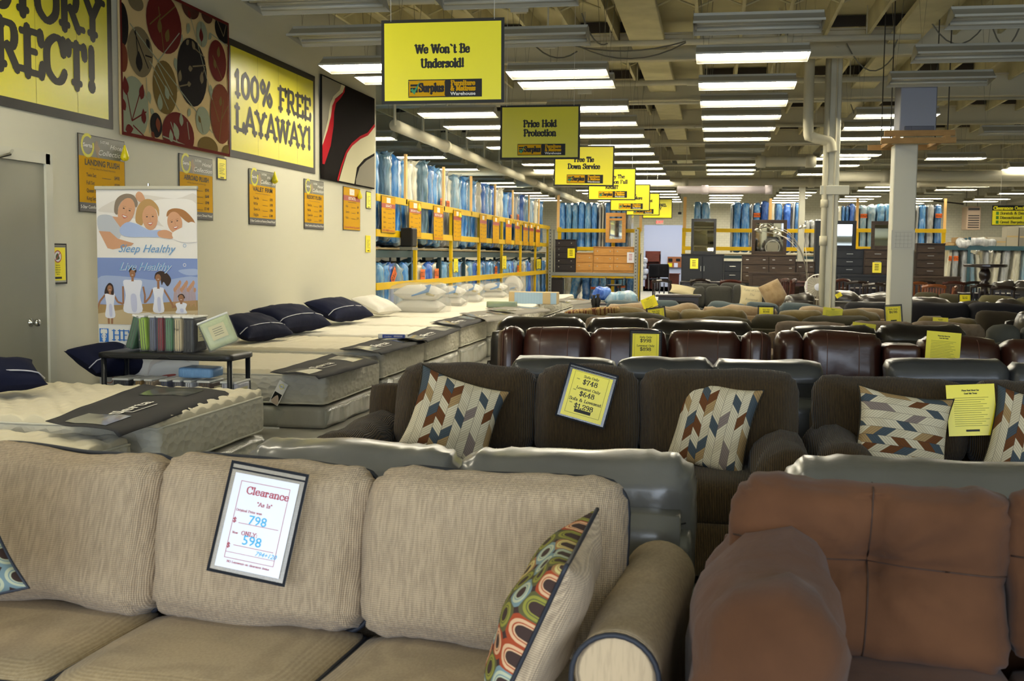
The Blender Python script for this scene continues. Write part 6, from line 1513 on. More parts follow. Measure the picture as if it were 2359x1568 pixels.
def rings(name):
    m, nt, b, nd, u, v = node_mat(name)
    su, sv = nd('MULTIPLY', u, 6.5), nd('MULTIPLY', v, 6.5); fu, fv = nd('SUBTRACT', nd('FRACT', su), .5), nd('SUBTRACT', nd('FRACT', sv), .5)
    cb = nt.nodes.new('ShaderNodeCombineXYZ'); nt.links.new(nd('FLOOR', su), cb.inputs[0]); nt.links.new(nd('FLOOR', sv), cb.inputs[1])
    wn = nt.nodes.new('ShaderNodeTexWhiteNoise'); nt.links.new(cb.outputs[0], wn.inputs[0])
    bgc = ramp(nt, wn.outputs[0], [(0, 'a0472a'), (.28, '74888a'), (.55, '5e5a38'), (.8, '9a7048')]); rc = ramp(nt, wn.outputs[0], [(0, 'd0a880'), (.3, 'b4b698'), (.55, '8e8a3c'), (.8, 'c0b070')])
    d = nd('SQRT', nd('ADD', nd('MULTIPLY', fu, fu), nd('MULTIPLY', fv, fv)))
    c1 = mixc(nt, nd('LESS_THAN', d, .44), bgc, rc); c2 = mixc(nt, nd('LESS_THAN', d, .33), c1, bgc); c25 = mixc(nt, nd('LESS_THAN', d, .29), c2, rc); c3 = mixc(nt, nd('LESS_THAN', d, .24), c25, '43332d')
    c4 = mixc(nt, nd('GREATER_THAN', d, .60), c3, '43332d')
    nt.links.new(c4, b.inputs['Base Color']); return m
chv, chh, rng = chevron('herringbone_print'), chevron('herringbone_print_turned', True), rings('ring_print')
def throw(label, px, py, D, w, h, t_, m, rot, back=None, pmm=None, seed=1, n=20, corner=.12, pipe=True):
    p = W(px, py, D=D); t = thing('throw_pillow', label, 'pillow', p, rot=rot)
    pillow('cover', m, w, h, t_, t, seed=seed, n=n, pipe=pipe, pm=pmm or cord_p, back=back, wr=.012, corner=corner); return t
R_ = math.radians
throw('herringbone pillow at the left arm of the corduroy sofa', 1046, 962, 7.55, .46, .42, .17, chv, (R_(-16), R_(17), R_(12)), seed=2)
throw('herringbone pillow leaning at the right arm of the corduroy sofa', 1643, 982, 7.45, .40, .46, .17, chv, (R_(-16), R_(9), R_(-14)), seed=3)
throw('herringbone pillow turned sideways on the corduroy loveseat', 2078, 996, 7.3, .46, .40, .17, chh, (R_(-16), R_(8), R_(6)), seed=4)
throw('herringbone pillow cut off by the right edge of the photo', 2378, 1008, 7.2, .40, .44, .17, chv, (R_(-16), R_(10), R_(-10)), seed=5)
throw('ring-patterned pillow with beige back leaning on the right arm of the beige sofa', 1258, 1412, 3.40, .40, .41, .17, rng, (R_(-24), R_(4), R_(-93)), back=beige, pmm=navy, seed=6, n=30, corner=.14)
throw('ring-patterned pillow cut off by the left edge of the photo', -205, 1250, 3.62, .42, .42, .15, rng, (R_(-18), R_(-22), R_(24)), back=beige, pmm=navy, seed=7, n=24)
scr = mat('script_cloth', 'b5aa88', .9)
t = throw('cream script-printed pillow on the charcoal sectional sofa', 1731, 682, 29.2, .46, .42, .14, scr, (R_(-14), R_(4), 0), seed=8, n=12, pipe=False)
f = Flat(); f.warp = lambda x, y, z: (x, y-.078+ (x*x+z*z)*.5, z)
for i, s in enumerate(('Tales of Love', 'The', 'Romance')): f.sans(s, 0, .08-.09*i, .045, gry, 1, shear=.4)
f.build('printed_script', t)
throw('cream pillow lying in the left corner of the charcoal sectional sofa', 1572, 668, 30.4, .5, .3, .14, scr, (R_(-60), R_(10), 0), seed=9, n=10, pipe=False)
throw('golden tan pillow leaning right of the charcoal sectional sofa', 1782, 676, 28.6, .42, .46, .32, tanf, (R_(-20), R_(-24), R_(20)), seed=10, n=14, pipe=False, corner=.0)
thr = mat('striped_throw', 'a8894e', .95, vary=(16, '6e3a24', .52, .56, (3, 1, .3)))
p = W(1365, 716, D=17.4); t = thing('throw_blanket', 'striped brown and cream throw over the left end of the gold sofa', 'blanket', p)
cushion('cloth', thr, .62, .34, .07, t, (0, 0, -.01), rot=(0, R_(-6), 0), r=.03, puff=.1, thin=2, wr=.012, res=.05)
# ------------------------------------------------------------------ price sheets on the furniture
slv = mat('sleeve_film', '55554f', .12, coat=1, alpha=.55); slvd = mat('sleeve_edge', '16181e', .6, spec=.2)
slvc = mat('sleeve_film_clear', 'c8c4b8', .08, coat=1, alpha=.30)
DG = bpy.context.evaluated_depsgraph_get()
def snap(px, py, D, p, off=.012, reach=1.6, wpx=0, hpx=0):
    "bring a sheet to rest on the furniture just behind its place"
    bpy.context.view_layer.update()
    best = None; dg = bpy.context.evaluated_depsgraph_get(); c = W(px, py, D=D)
    for qx, qy in ((0, 0), (wpx*.45, hpx*.4), (-wpx*.45, hpx*.4), (wpx*.45, -hpx*.4), (-wpx*.45, -hpx*.4), (0, hpx*.4), (0, -hpx*.4)):
        o = W(px+qx, py+qy, D=D*.955); d = (o-CP).normalized()
        hit, loc, n, i, ob, mm = SC.ray_cast(dg, o, d, distance=reach)
        if hit:
            q = (loc-CP).dot(fwd)/K
            if (qx, qy) == (0, 0): best = q
            elif best is not None: best = max(min(best, q), best*.97)
    return W(px, py, D=best-off/K) if best is not None else p
def price(label, px, py, wpx, hpx, D, roll=0, lines=(), sleeve=True, lean=-10, yaw=0, paper=None, full=False, fine=True, name='price_sheet'):
    p = W(px, py, D=D); k = D/3500; w, h = wpx*k, hpx*k
    p = snap(px, py, D, p, .010, wpx=wpx, hpx=hpx); k = (p-CP).dot(fwd)/F; w, h = wpx*k, hpx*k
    t = thing(name, label, 'price sheet', p, rot=(R_(lean), R_(roll), R_(yaw)))
    pw_, ph = (w*.82, h*.84) if sleeve else (w, h)
    if sleeve:
        MB().box((0, .0015, 0), (w, .002, h)).build('sleeve', slvc if paper else slv, t)
        f = Flat(); f.frame(-w/2, -h/2, w/2, h/2, w*.035, slvd, 1); f.rect(-w/2, h*.425, w/2, h*.44, slvd, 1); f.build('sleeve_border', t)
    f = Flat(); oy = -h*.02 if sleeve else 0; f.rect(-pw_/2, -ph/2+oy, pw_/2, ph/2+oy, paper or paper_y, 3); f.build('paper', t)
    f = Flat(); ink = blkg
    if full:
        for i in range(2): f.text('Great Sale Terms' if i else 'Please Read About Our', 0, ph*(.37-.06*i), ph*.03, ink, 4, fine=False, wx=.8)
        for i in range(14): f.line([(-pw_*.36, ph*(.24-.042*i)), (pw_*(.36-.2*((i*7) % 5)/5), ph*(.24-.042*i))], ph*.008, mat('ink_soft', '8a8420', .6), 4)
        f.rect(-pw_*.14, -ph*.42, pw_*.14, -ph*.38, ink, 4)
    for (s, x, y, hh, mm) in lines: f.text(s, x*pw_, y*ph+oy, hh*ph, mm or ink, 4, fine=fine, wx=1.18, wt=.8)
    if lines and not paper:
        f.frame(-pw_*.42, -ph*.44, pw_*.42, ph*.46, .0015, mat('ink_soft', '8a8420', .6), 3.5)
        f.rect(-pw_*.2, -ph*.40, pw_*.2, -ph*.33, ink, 4)
    if f.v: f.build('lettering', t)
    return t
price('yellow price sheet in a dark sleeve reading $748, on the corduroy sofa', 1352, 911, 118, 128, 7.40, 14, [('Sofa Only', .0, .38, .05, None), ('$748', .0, .24, .10, None), ('Loveseat Only', .0, .12, .055, None), ('$648', .0, -.02, .10, None), ('Sofa & Loveseat', .0, -.14, .065, None), ('$1,298', .0, -.29, .10, None), ('Only:', -.3, .32, .02, None), ('Only:', -.32, .08, .02, None), ('Only:', -.33, -.2, .02, None)])
price('bare yellow information sheet on the corduroy loveseat', 2238, 944, 106, 118, 7.1, -4, sleeve=False, full=True)
price('yellow price sheet reading $998 on the oxblood sofa', 1487, 802, 74, 84, 10.95, 0, [('Sofa Only', 0, .36, .06, None), ('$998', 0, .22, .11, None), ('Loveseat Only', 0, .08, .06, None), ('$898', 0, -.06, .11, None)])
price('yellow information sheet on the oxblood loveseat', 2172, 806, 76, 84, 10.8, 4, sleeve=False, full=True)
C_ = mat('marker_blue', '38b0e0', .5); crd = mat('print_crimson', 'b03a48', .5)
t = price('white clearance sheet in a clear navy-edged sleeve on the beige sofa', 594, 1203, 196, 258, 3.50, 7, [('Clearance', .06, .30, .075, crd), ('"As Is"', .05, .19, .04, crd), ('Original Price was:', -.16, .105, .024, crd), ('$', -.35, -.02, .05, crd), ('Now', -.30, -.135, .022, crd), ('ONLY:', -.08, -.135, .042, crd), ('$', -.36, -.29, .05, crd), ('NO Layaways on clearance items', 0, -.44, .022, crd)], lean=-16, yaw=-3, paper=paper_w)
k = 3.50/3500; w, h = 196*k*.82, 258*k*.84
f = Flat(); f.frame(-w*.43, -h*.47, w*.43, h*.45, .0012, crd, 4); f.line([(-w*.32, -h*.045), (w*.38, -h*.045)], .0012, crd, 4); f.line([(-w*.32, -h*.31), (w*.38, -h*.31)], .0012, crd, 4); f.line([(-w*.43, -h*.40), (w*.43, -h*.40)], .001, crd, 4)
f.sans('798', -w*.0, -h*.04, h*.11, C_, 5, wx=1.05); f.sans('598', -w*.02, -h*.285, h*.115, C_, 5, wx=1.05); f.sans('794+120', w*.26, -h*.385, h*.055, C_, 5, shear=.3)
f.build('handwriting', t)
for a in ((1512, 727, 44, 40, 17.3, -8, 'yellow sheet reading $748 behind the gold sofa pillows', 1), (1765, 722, 38, 36, 18.2, 0, 'yellow sheet reading $548 on the tan sofa', 1), (1918, 722, 44, 26, 16.7, 6, 'tilted shiny yellow sheet on the right olive gold sofa', 0), (1990, 756, 52, 24, 14.1, 6, 'yellow sheet on top of the right floral sofa', 0), (2058, 724, 40, 46, 18.0, -4, 'yellow sheet hanging at the foot of the wide column', 1), (2166, 748, 34, 34, 16.7, 2, 'framed yellow sheet on the small gold loveseat', 0), (2223, 690, 28, 28, 24.6, 0, 'yellow sheet on the far olive sofa right of the wide column', 1), (1496, 697, 34, 26, 19.2, -24, 'folded yellow sheet standing among the tan pillows', 0), (1932, 680, 14, 10, 23.2, -30, 'small yellow tag on the puckered taupe sofa', 0)):
    price(a[6], a[0], a[1], a[2], a[3], a[4], a[5], [('Sofa Only', 0, .3, .08, None), ('$748' if '748' in a[6] else '$548' if '548' in a[6] else '$698', 0, .1, .14, None)] if a[7] else (), sleeve=bool(a[7]), full=not a[7], fine=False)
# ------------------------------------------------------------------ bedroom furniture at the back
def woodm(name, c1, c2, rough=.5):
    return mat(name, c1, rough, vary=(7, c2, .35, .65, (.6, 1, 9)))
oak = woodm('oak_veneer', 'd39a50', 'bf863c'); blackw = mat('black_wood', '15161a', .4); brownw = woodm('brown_wood', '4a3828', '34271b'); espres = mat('espresso_wood', '2a2220', .45); brushed = mat('brushed_steel', 'b9b5a8', .3, .9)
def dresser(label, px0, px1, yt, D, h, m, cols, rows_, knob='bar', name='dresser', cat='dresser', z0=None, dep=.42, doors=0, y=None):
    Yp = y if y is not None else W((px0+px1)/2, yt, D=D).y
    a, c = W(px0, yt, Y=Yp), W(px1, yt, Y=Yp); w = c.x-a.x; zt = (a.z+c.z)/2; z0 = zt-h if z0 is None else z0; h = zt-z0
    t = thing(name, label, cat, ((a.x+c.x)/2, Yp+dep/2, z0))
    MB().box((0, .01, h/2), (w, dep-.02, h-.0)).box((0, 0, h-.012), (w+.02, dep+.02, .024), bev=.004).build('carcass', m, t)
    cw = (w-.03)/cols; ft = .06 if rows_ > 1 else .03; rh = (h-.05-ft)/rows_
    for i in range(cols):
        for j in range(rows_):
            cx = -w/2+.015+cw*(i+.5); cz = ft+rh*(j+.5)
            d = MB().box((cx, -dep/2+.002, cz), (cw-.022, .022, rh-.022), bev=.003).build('door' if doors else 'drawer', m, t)
            if knob == 'knob':
                for s in (-.32, .32): MB().lathe([(.006, 0), (.006, .012), (.018, .02), (.018, .028), (.006, .034)], 10).build('knob', brushed, d, loc=(cx+s*cw, -dep/2-.006, cz+rh*.1), rot=(R_(90), 0, 0))
            elif knob == 'pull':
                for s in (-.32, .32): MB().box((cx+s*cw, -dep/2-.016, cz+rh*.12), (.07, .02, .022), bev=.004).build('pull', brushed, d)
            elif knob == 'bar': MB().box((cx, -dep/2-.022, cz+rh*.1), (min(.16, cw*.4), .014, .016), bev=.003).build('handle', brushed, d)
            elif knob == 'side': MB().box((cx-cw*.42 if i else cx+cw*.42, -dep/2-.022, cz), (.014, .014, .14), bev=.003).build('handle', brushed, d)
    return t
def mirror(label, px0, px1, y0, y1, D, m, bw=.08, y=None, slot=False, fl=.05, tilt=0):
    Yp = y if y is not None else W((px0+px1)/2, y0, D=D).y
    a, c = W(px0, y0, Y=Yp), W(px1, y1, Y=Yp); w, h = c.x-a.x, a.z-c.z
    t = thing('dresser_mirror', label, 'mirror', ((a.x+c.x)/2, Yp, c.z), rot=(R_(tilt), 0, 0))
    b = MB(); b.box((-w/2+bw/2, 0, h/2), (bw, fl, h), bev=.006).box((w/2-bw/2, 0, h/2), (bw, fl, h), bev=.006).box((0, 0, bw/2), (w-2*bw, fl, bw)).box((0, 0, h-bw/2), (w-2*bw, fl, bw))
    if slot: b.box((0, 0, h*.78), (w-2*bw, fl, .07))
    b.build('frame', m, t)
    top = h*.745 if slot else h-bw
    MB().box((0, .006, (bw+top)/2), (w-2*bw+.01, .008, top-bw+.01)).build('glass', mat('mirror_glass', 'e4e8e6', .02, 1), t)
    return t
# oak group on the rear rack shelf
SY = YB-.62; sz_ = W(1370, 628, Y=SY-.35).z
t = thing('display_shelf', 'grey steel shelf on slotted posts carrying the oak furniture', 'shelf', ((bx(1270, Y=SY)+bx(1468, Y=SY))/2, SY, 0))
w = bx(1468, Y=SY)-bx(1270, Y=SY); steel = mat('galvanised', '9a9a92', .4, .6)
MB().box((0, 0, sz_-.05), (w, .8, .1), bev=.006).build('shelf_board', steel, t)
MB().box((0, -.34, sz_-.13), (w*.96, .05, .06)).build('yellow_beam', ry, t)
for s in (-1, 1):
    zt = W(1270 if s < 0 else 1466, 528, Y=SY).z
    b = MB().box((s*(w/2-.02), -.38, zt/2), (.10, .06, zt)); 
    b.build('slotted_post', steel, t)
    q = MB()
    for i in range(int(zt/.1)): q.box((s*(w/2-.02), -.412, .1+i*.1), (.03, .004, .03))
    o = q.build('slot_holes', blk, t); o['kind'] = 'stuff'
    MB().box((s*(w/2-.02), .36, zt/2), (.06, .06, zt)).build('slotted_post', steel, t)
fy = SY-.33; sz_ += .005
t = dresser('dark brown five-drawer chest with white knobs on the steel shelf', 1279, 1326, 551, 0, 1, espres, 1, 5, 'knob', 'chest_of_drawers', 'chest', z0=sz_, y=fy)
dresser('small oak two-drawer nightstand on the steel shelf', 1327, 1366, 582, 0, 1, oak, 1, 2, 'knob', 'nightstand', 'nightstand', z0=sz_, y=fy)
dresser('wide oak six-drawer dresser with a white paper hanging on it', 1367, 1462, 568, 0, 1, oak, 2, 3, 'knob', z0=sz_, y=fy)
mirror('oak framed mirror with slotted top above the oak dresser', 1396, 1441, 490, 559, 0, oak, .12, y=SY+.16, slot=True)
def flat_tag(label, px, py, w_, h_, Yp, paper=None):
    p = W(px, py, Y=Yp); k = Yp/F; w, h = w_*k, h_*k; t = thing('price_sheet', label, 'price sheet', p)
    MB().box((0, 0, 0), (w, .003, h)).build('paper', paper or paper_y, t)
    f = Flat(); f.warp = lambda x, y, z: (x, y-.002, z)
    for i in range(4): f.line([(-w*.25, h*(.3-.17*i)), (w*.2, h*(.3-.17*i))], h*.06, blkg if not paper else crd, 1)
    f.build('print', t); return t
flat_tag('yellow price sheet hanging on the dark brown chest', 1316, 583, 17, 22, fy-.04); flat_tag('white price sheet hanging on the oak dresser', 1453, 593, 17, 24, fy-.04, paper_w)
t = dresser('dark brown open cabinet below the steel shelf at its left', 1270, 1296, 640, 0, 1, espres, 1, 1, None, 'cabinet', 'cabinet', z0=0, y=fy+.05)
# platform and black / brown group
PZ_ = .824
t = thing('display_platform', 'long low black display platform under the black and brown bedroom sets', 'platform', ((W(1566, 600, D=40).x+W(2220, 600, D=40).x)/2, W(1880, 600, D=40).y+.42, 0))
w = W(2220, 600, D=40).x-W(1566, 600, D=40).x
MB().box((0, 0, PZ_/2-.003), (w, 1.1, PZ_-.006)).build('body', mat('platform_black', '1c1b1a', .8), t)
yP = t.location.y-.45
D4 = 40
dresser('black bedroom dresser with yellow sheet, under the dark mirror', 1570, 1668, 585, D4, 1, blackw, 2, 1, 'side', z0=PZ_, y=yP, doors=1)
dresser('black two-drawer nightstand right of the black dresser', 1668, 1708, 601, D4, 1, blackw, 1, 2, 'bar', 'nightstand', 'nightstand', z0=PZ_, y=yP)
dresser('brown six-drawer dresser under the bright mirror', 1710, 1834, 587, D4, 1, brownw, 2, 3, 'pull', z0=PZ_, y=yP)
dresser('brown two-drawer nightstand right of the brown dresser', 1835, 1878, 602, D4, 1, brownw, 1, 2, 'pull', 'nightstand', 'nightstand', z0=PZ_, y=yP)
dresser('tall narrow black wardrobe left of the piped column', 1880, 1902, 508, D4, 1, blackw, 1, 1, None, 'wardrobe', 'wardrobe', z0=PZ_, y=yP, doors=1)
dresser('black four-drawer chest right of the piped column', 1926, 1990, 573, D4, 1, blackw, 1, 4, 'bar', 'chest_of_drawers', 'chest', z0=PZ_, y=yP)
dresser('brown four-drawer chest with a yellow sheet', 1991, 2054, 573, D4, 1, brownw, 1, 4, 'bar', 'chest_of_drawers', 'chest', z0=PZ_, y=yP)
dresser('brown nightstand half hidden by the wide column', 2086, 2103, 576, D4, 1, brownw, 1, 3, 'bar', 'nightstand', 'nightstand', z0=PZ_, y=yP)
dresser('tall brown five-drawer chest right of the wide column', 2112, 2178, 560, D4, 1, brownw, 1, 5, 'bar', 'chest_of_drawers', 'chest', z0=PZ_, y=yP)
mirror('black framed mirror on the black dresser', 1593, 1649, 503, 585, D4, blackw, .07, y=yP+.3, tilt=-6)
mirror('brown framed mirror on the brown dresser', 1733, 1811, 506, 587, D4, brownw, .09, y=yP+.3, tilt=3)
mirror('black framed mirror on the black chest', 1920, 1971, 508, 574, D4, blackw, .10, y=yP+.3, tilt=2)
mirror('brown framed mirror left of the wide column', 2008, 2070, 509, 574, D4, brownw, .09, y=yP+.3, tilt=-2)
flat_tag('yellow price sheet on the black dresser', 1599, 607, 18, 23, yP-.05); flat_tag('yellow price sheet on the brown chest', 2020, 616, 19, 23, yP-.05)
def headboard(label, px0, px1, yt, D, m, n=2, zb=0):
    Yp = W(px0, yt, D=D).y; a, c = W(px0, yt, Y=Yp), W(px1, yt, Y=Yp); w = c.x-a.x; h = (a.z+c.z)/2
    t = thing('headboard', label, 'headboard', ((a.x+c.x)/2, Yp, 0))
    MB().box((0, 0, h/2), (w, .05, h-.05)).box((0, 0, h-.03), (w+.03, .08, .06), bev=.006).box((-w/2+.04, -.01, h/2), (.08, .07, h)).box((w/2-.04, -.01, h/2), (.08, .07, h)).build('panel_board', m, t)
    for i in range(n): MB().box((-w/2+w*(i+.5)/n, -.03, h*.72), (w/n-.16, .02, h*.38), bev=.004).build('raised_panel', m, t)
headboard('brown headboard in front of the brown dresser', 1726, 1862, 627, 37, brownw)
headboard('black headboard between the two white columns', 1930, 2056, 632, 37, blackw)
headboard('brown headboard right of the wide column', 2086, 2212, 636, 37, brownw)
headboard('brown low nightstand front beside the piped column', 1843, 1902, 632, 36, brownw, 1)
# ------------------------------------------------------------------ dining tables and chairs
cherry = mat('cherry_wood', '4a2014', .35, coat=.4); darkw = mat('dark_dining_wood', '241713', .3, coat=.4); honey = mat('honey_wood', '7d441c', .4, coat=.3)
def chair(label, px, yt, D, m, rz=0, slats=4, zt=None, w=.44, group=None):
    p = W(px, yt, D=D); H = p.z if zt is None else zt
    t = thing('dining_chair', label, 'chair', (p.x, p.y, 0), R_(rz), group)
    MB().box((0, .2, .45), (w, .42, .04), bev=.01).build('seat', m, t)
    for s in (-1, 1):
        MB().box((s*(w/2-.02), .40, .22), (.035, .035, .44)).build('leg', m, t)
        MB().tube([(s*(w/2-.02), .0, 0), (s*(w/2-.02), .0, .46), (s*(w/2-.02), -.05, H)], .02, 6).build('leg', m, t)
    b = MB().tube([(-w/2, -.05, H-.05), (-w/4, -.08, H-.02), (0, -.09, H-.01), (w/4, -.08, H-.02), (w/2, -.05, H-.05)], .035, 6); b.build('top_rail', m, t)
    for i in range(slats): MB().box((-w*.36+w*.72*i/max(1, slats-1), -.04, (.5+H-.05)/2), (.03, .016, H-.57)).build('slat', m, t)
    return t
def table(label, px0, px1, yt, D, m, round_=False, z0=0, dep=.8):
    Yp = W(px0, yt, D=D).y; a, c = W(px0, yt, Y=Yp), W(px1, yt, Y=Yp); w = c.x-a.x; zt = (a.z+c.z)/2-z0
    t = thing('dining_table', label, 'table', ((a.x+c.x)/2, Yp+dep/2, z0))
    MB().box((0, 0, zt-.02), (w, dep, .04), bev=.012).build('tabletop', m, t)
    MB().box((0, 0, zt-.08), (w*.86, dep*.8, .07)).build('apron', m, t)
    for sx in (-1, 1):
        for sy in (-1, 1): MB().box((sx*(w/2-.08), sy*(dep/2-.08), (zt-.05)/2), (.07, .07, zt-.05)).build('leg', m, t)
    return t
table('low dark coffee table with rounded edge in front of the charcoal sectional', 1510, 1615, 679, 26.5, darkw, dep=.55)
table('long dark dining table below the black dresser', 1566, 1700, 649, 35.5, darkw)
table('dark dining table behind the golden armchair', 1800, 1895, 648, 35.5, cherry)
table('dark table right of the piped column behind the recliners', 1945, 2052, 664, 32, darkw)
table('dark table carrying the round pub table at the far right', 2225, 2352, 676, 30.5, darkw)
for a in ((1525, 645, 35, darkw, 0, 'black chair at the left end of the long dark table'), (1612, 643, 34, darkw, 10, 'black slat chair left of centre below the black dresser'), (1683, 645, 33, cherry, 0, 'glossy cherry chair with light top edge below the nightstand'), (1802, 642, 33.5, cherry, 60, 'cherry chair seen from the side, right of the golden armchair'), (1822, 643, 32.5, cherry, 75, 'second cherry chair seen from the side, left of the round fan'), (1935, 643, 31, cherry, 40, 'cherry chair beside the piped column foot'), (1975, 648, 31, darkw, 0, 'dark chair back behind the taupe sofa'), (2012, 653, 30, darkw, 5, 'low dark chair left of the wide column'), (2046, 650, 31.5, darkw, 0, 'dark chair touching the wide column'), (2110, 650, 31, honey, 20, 'honey chair just right of the wide column'), (2150, 656, 29.5, honey, 0, 'honey slat chair showing many spindles'), (2128, 647, 33, darkw, 0, 'dark chair behind the honey chairs'), (2196, 649, 32, cherry, 0, 'reddish chair back below the tall brown chest'), (2192, 660, 29.5, honey, 75, 'honey chair seen from the side'), (2243, 649, 32, darkw, 0, 'black chair left of the pub table foot'), (2262, 656, 30, darkw, 0, 'black chair with pale curved rail below the pub table'), (2310, 660, 29.5, darkw, 0, 'black chair right of the pub table foot')):
    chair(a[5], a[0], a[1], a[2], a[3], a[4], 7 if 'spindles' in a[5] else 4)
# bar stool in front of the blue mattresses, left
p = W(1417, 640, D=38); t = thing('bar_stool', 'black metal bar stool before the blue mattresses under the steel shelf', 'stool', (p.x, p.y, 0))
zs = W(1417, 656, D=38).z; zb_ = W(1417, 640, D=38).z; r = .24
MB().lathe([(.02, 0), (r, 0), (r, .03), (.02, .05)], 16).build('seat', blk, t, loc=(0, 0, zs-.03))
MB().tube([(-.24, .1, zb_), (-.2, -.12, zb_-.02), (0, -.2, zb_-.03), (.2, -.12, zb_-.02), (.24, .1, zb_)], .018, 6).build('backrest', blk, t)
for s in (-1, 1): MB().cyl((s*.19, -.12, zs), (s*.2, -.12, zb_-.02), .012, 6).build('back_post', blk, t); MB().cyl((s*.12, -.1, zs-.03), (s*.2, -.18, 0), .018, 6).build('leg', blk, t); MB().cyl((s*.12, .1, zs-.03), (s*.2, .18, 0), .018, 6).build('leg', blk, t)
# round pub table standing on the dark table
Yp = W(2280, 607, D=30).y; a, c = W(2229, 607, Y=Yp), W(2331, 610, Y=Yp); rr_ = (c.x-a.x)/2; zt = (a.z+c.z)/2; z0 = W(2280, 676, D=30.5).z
t = thing('pub_table', 'round dark pub table with carved pedestal standing on another table', 'table', ((a.x+c.x)/2, Yp+.35, z0)); h = zt-z0
MB().lathe([(.05, h-.07), (rr_*.92, h-.06), (rr_, h-.045), (rr_, h-.015), (rr_*.98, h), (.01, h)], 36).build('tabletop', darkw, t, smooth=False)
MB().lathe([(.09, 0), (.07, .06), (.06, h*.28), (.09, h*.32), (.10, h*.36), (.06, h*.40), (.11, h*.55), (.115, h*.7), (.08, h*.82), (.07, h*.86), (.14, h-.07)], 20).build('pedestal', darkw, t, smooth=True)
# arc lamp with five chrome domes
D5 = 35; B0 = W(1858, 690, D=D5); t = thing('arc_lamp', 'chrome arc floor lamp with five dome shades', 'lamp', (B0.x, B0.y, 0))
MB().lathe([(.01, 0), (.16, 0), (.16, .03), (.03, .05)], 20).build('base', brushed, t)
o0 = Vector((B0.x, B0.y, 0))
zj = W(1858, 650, Y=B0.y).z
MB().cyl((0, 0, .04), (0, 0, zj), .016, 8).build('pole', brushed, t)
for i, (dx, dy, mid) in enumerate((((1756), 524, (1815, 540)), (1746, 533, (1820, 552)), (1783, 528, (1818, 535)), (1793, 540, (1825, 560)), (1852, 523, (1856, 560)))):
    e = W(dx, dy, Y=B0.y)-o0; q = W(mid[0], mid[1], Y=B0.y)-o0; ang = (i-2)*.12
    pts = catmull([(0, 0, zj), ((q.x)*.25, ang*.3, zj+(q.z-zj)*.55), (q.x, ang, q.z), (e.x, ang*1.4, e.z+.03)], 6)
    MB().tube(pts, .008, 6).build('arm', brushed, t, smooth=True)
    MB().lathe([(.012, .07), (.05, .055), (.085, .02), (.095, -.02), (.088, -.02), (.05, .03)], 16).build('shade', brushed, t, smooth=True, loc=(e.x, ang*1.4, e.z), rot=(0, R_(25 if i % 2 else -15), 0))
# pedestal fan and hanging white tag
p = W(1884, 661, D=29); t = thing('pedestal_fan', 'round pedestal fan with pale grille left of the piped column', 'fan', (p.x, p.y, 0))
rf = .24; MB().tube([(rf*math.cos(a*.3927), 0, p.z+rf*math.sin(a*.3927)*1.0) for a in range(16)], .012, 6, closed=True).build('rim', whi, t)
b = MB()
for i in range(24): a = i*math.pi/12; b.tube([(.03*math.cos(a), -.05, p.z+.03*math.sin(a)), (rf*.7*math.cos(a), -.045, p.z+rf*.7*math.sin(a)), (rf*math.cos(a), 0, p.z+rf*math.sin(a))], .004, 4)
b.build('grille', mat('fan_wire', 'bdb9ac', .4, .3), t)
MB().lathe([(.07, 0), (.07, .03), (.02, .04)], 14).build('hub', mat('fan_hub', 'c5c9d6', .4), t, loc=(0, -.05, p.z), rot=(R_(90), 0, 0)); MB().box((0, .05, p.z), (.38, .01, .36), bev=.1).build('back_panel', mat('fan_back', 'a59f90', .5), t)
MB().cyl((0, .1, 0), (0, .1, p.z-.1), .02, 8).build('pole', brushed, t); MB().lathe([(.01, 0), (.2, 0), (.2, .03), (.02, .05)], 16).build('base', whi, t, loc=(0, .1, 0))
q = W(1861, 660, D=34.8); t = thing('paper_tag', 'white paper tag with red print hanging left of the round fan', 'tag', q); MB().box((0, 0, 0), (.13, .003, .23)).build('card', paper_w, t); f = Flat(); f.warp = lambda x, y, z: (x, y-.002, z)
for i in range(5): f.line([(-.035, .06-.03*i), (.03, .06-.03*i)], .008, crd, 1)
f.build('print', t); MB().cyl((0, 0, .09), (.0, 0, .3), .002, 4).build('string', cord, t)
# ------------------------------------------------------------------ far right: teal rack, cartons, mattresses, gas heater, window
D6 = 42; Yt = W(2260, 600, D=D6).y; x0, x1 = W(2172, 567, Y=Yt).x, min(W(2440, 567, Y=Yt).x, RX-.15); zt = W(2260, 567, Y=Yt).z
t = thing('pallet_rack', 'teal pallet rack at the far right with cartons on top', 'rack', (x0, Yt, 0)); tl2 = mat('rack_teal_light', '2f5560', .5)
MB().box(((x1-x0)/2, 0, zt-.05), (x1-x0, .06, .12)).build('beam', tl2, t); MB().box(((x1-x0)/2, .6, zt-.01), (x1-x0, 1.1, .03)).build('deck', board_w, t)
for px in (2218, 2233): MB().box((W(px, 560, Y=Yt).x-x0, 0 if px == 2233 else .9, (W(px, 546, Y=Yt).z)/2), (.07, .07, W(px, 546, Y=Yt).z)).build('upright', tl2, t)
MB().box((x1-x0-.05, 0, zt/2), (.07, .07, zt)).build('upright', tl2, t); MB().box((W(2226, 549, Y=Yt).x-x0, .45, W(2225, 547, Y=Yt).z-.03), (.05, .95, .05)).build('cross_tie', tl2, t)
card = mat('cardboard', '9a7d52', .85); card2 = mat('cardboard_grey', 'a39d8c', .8)
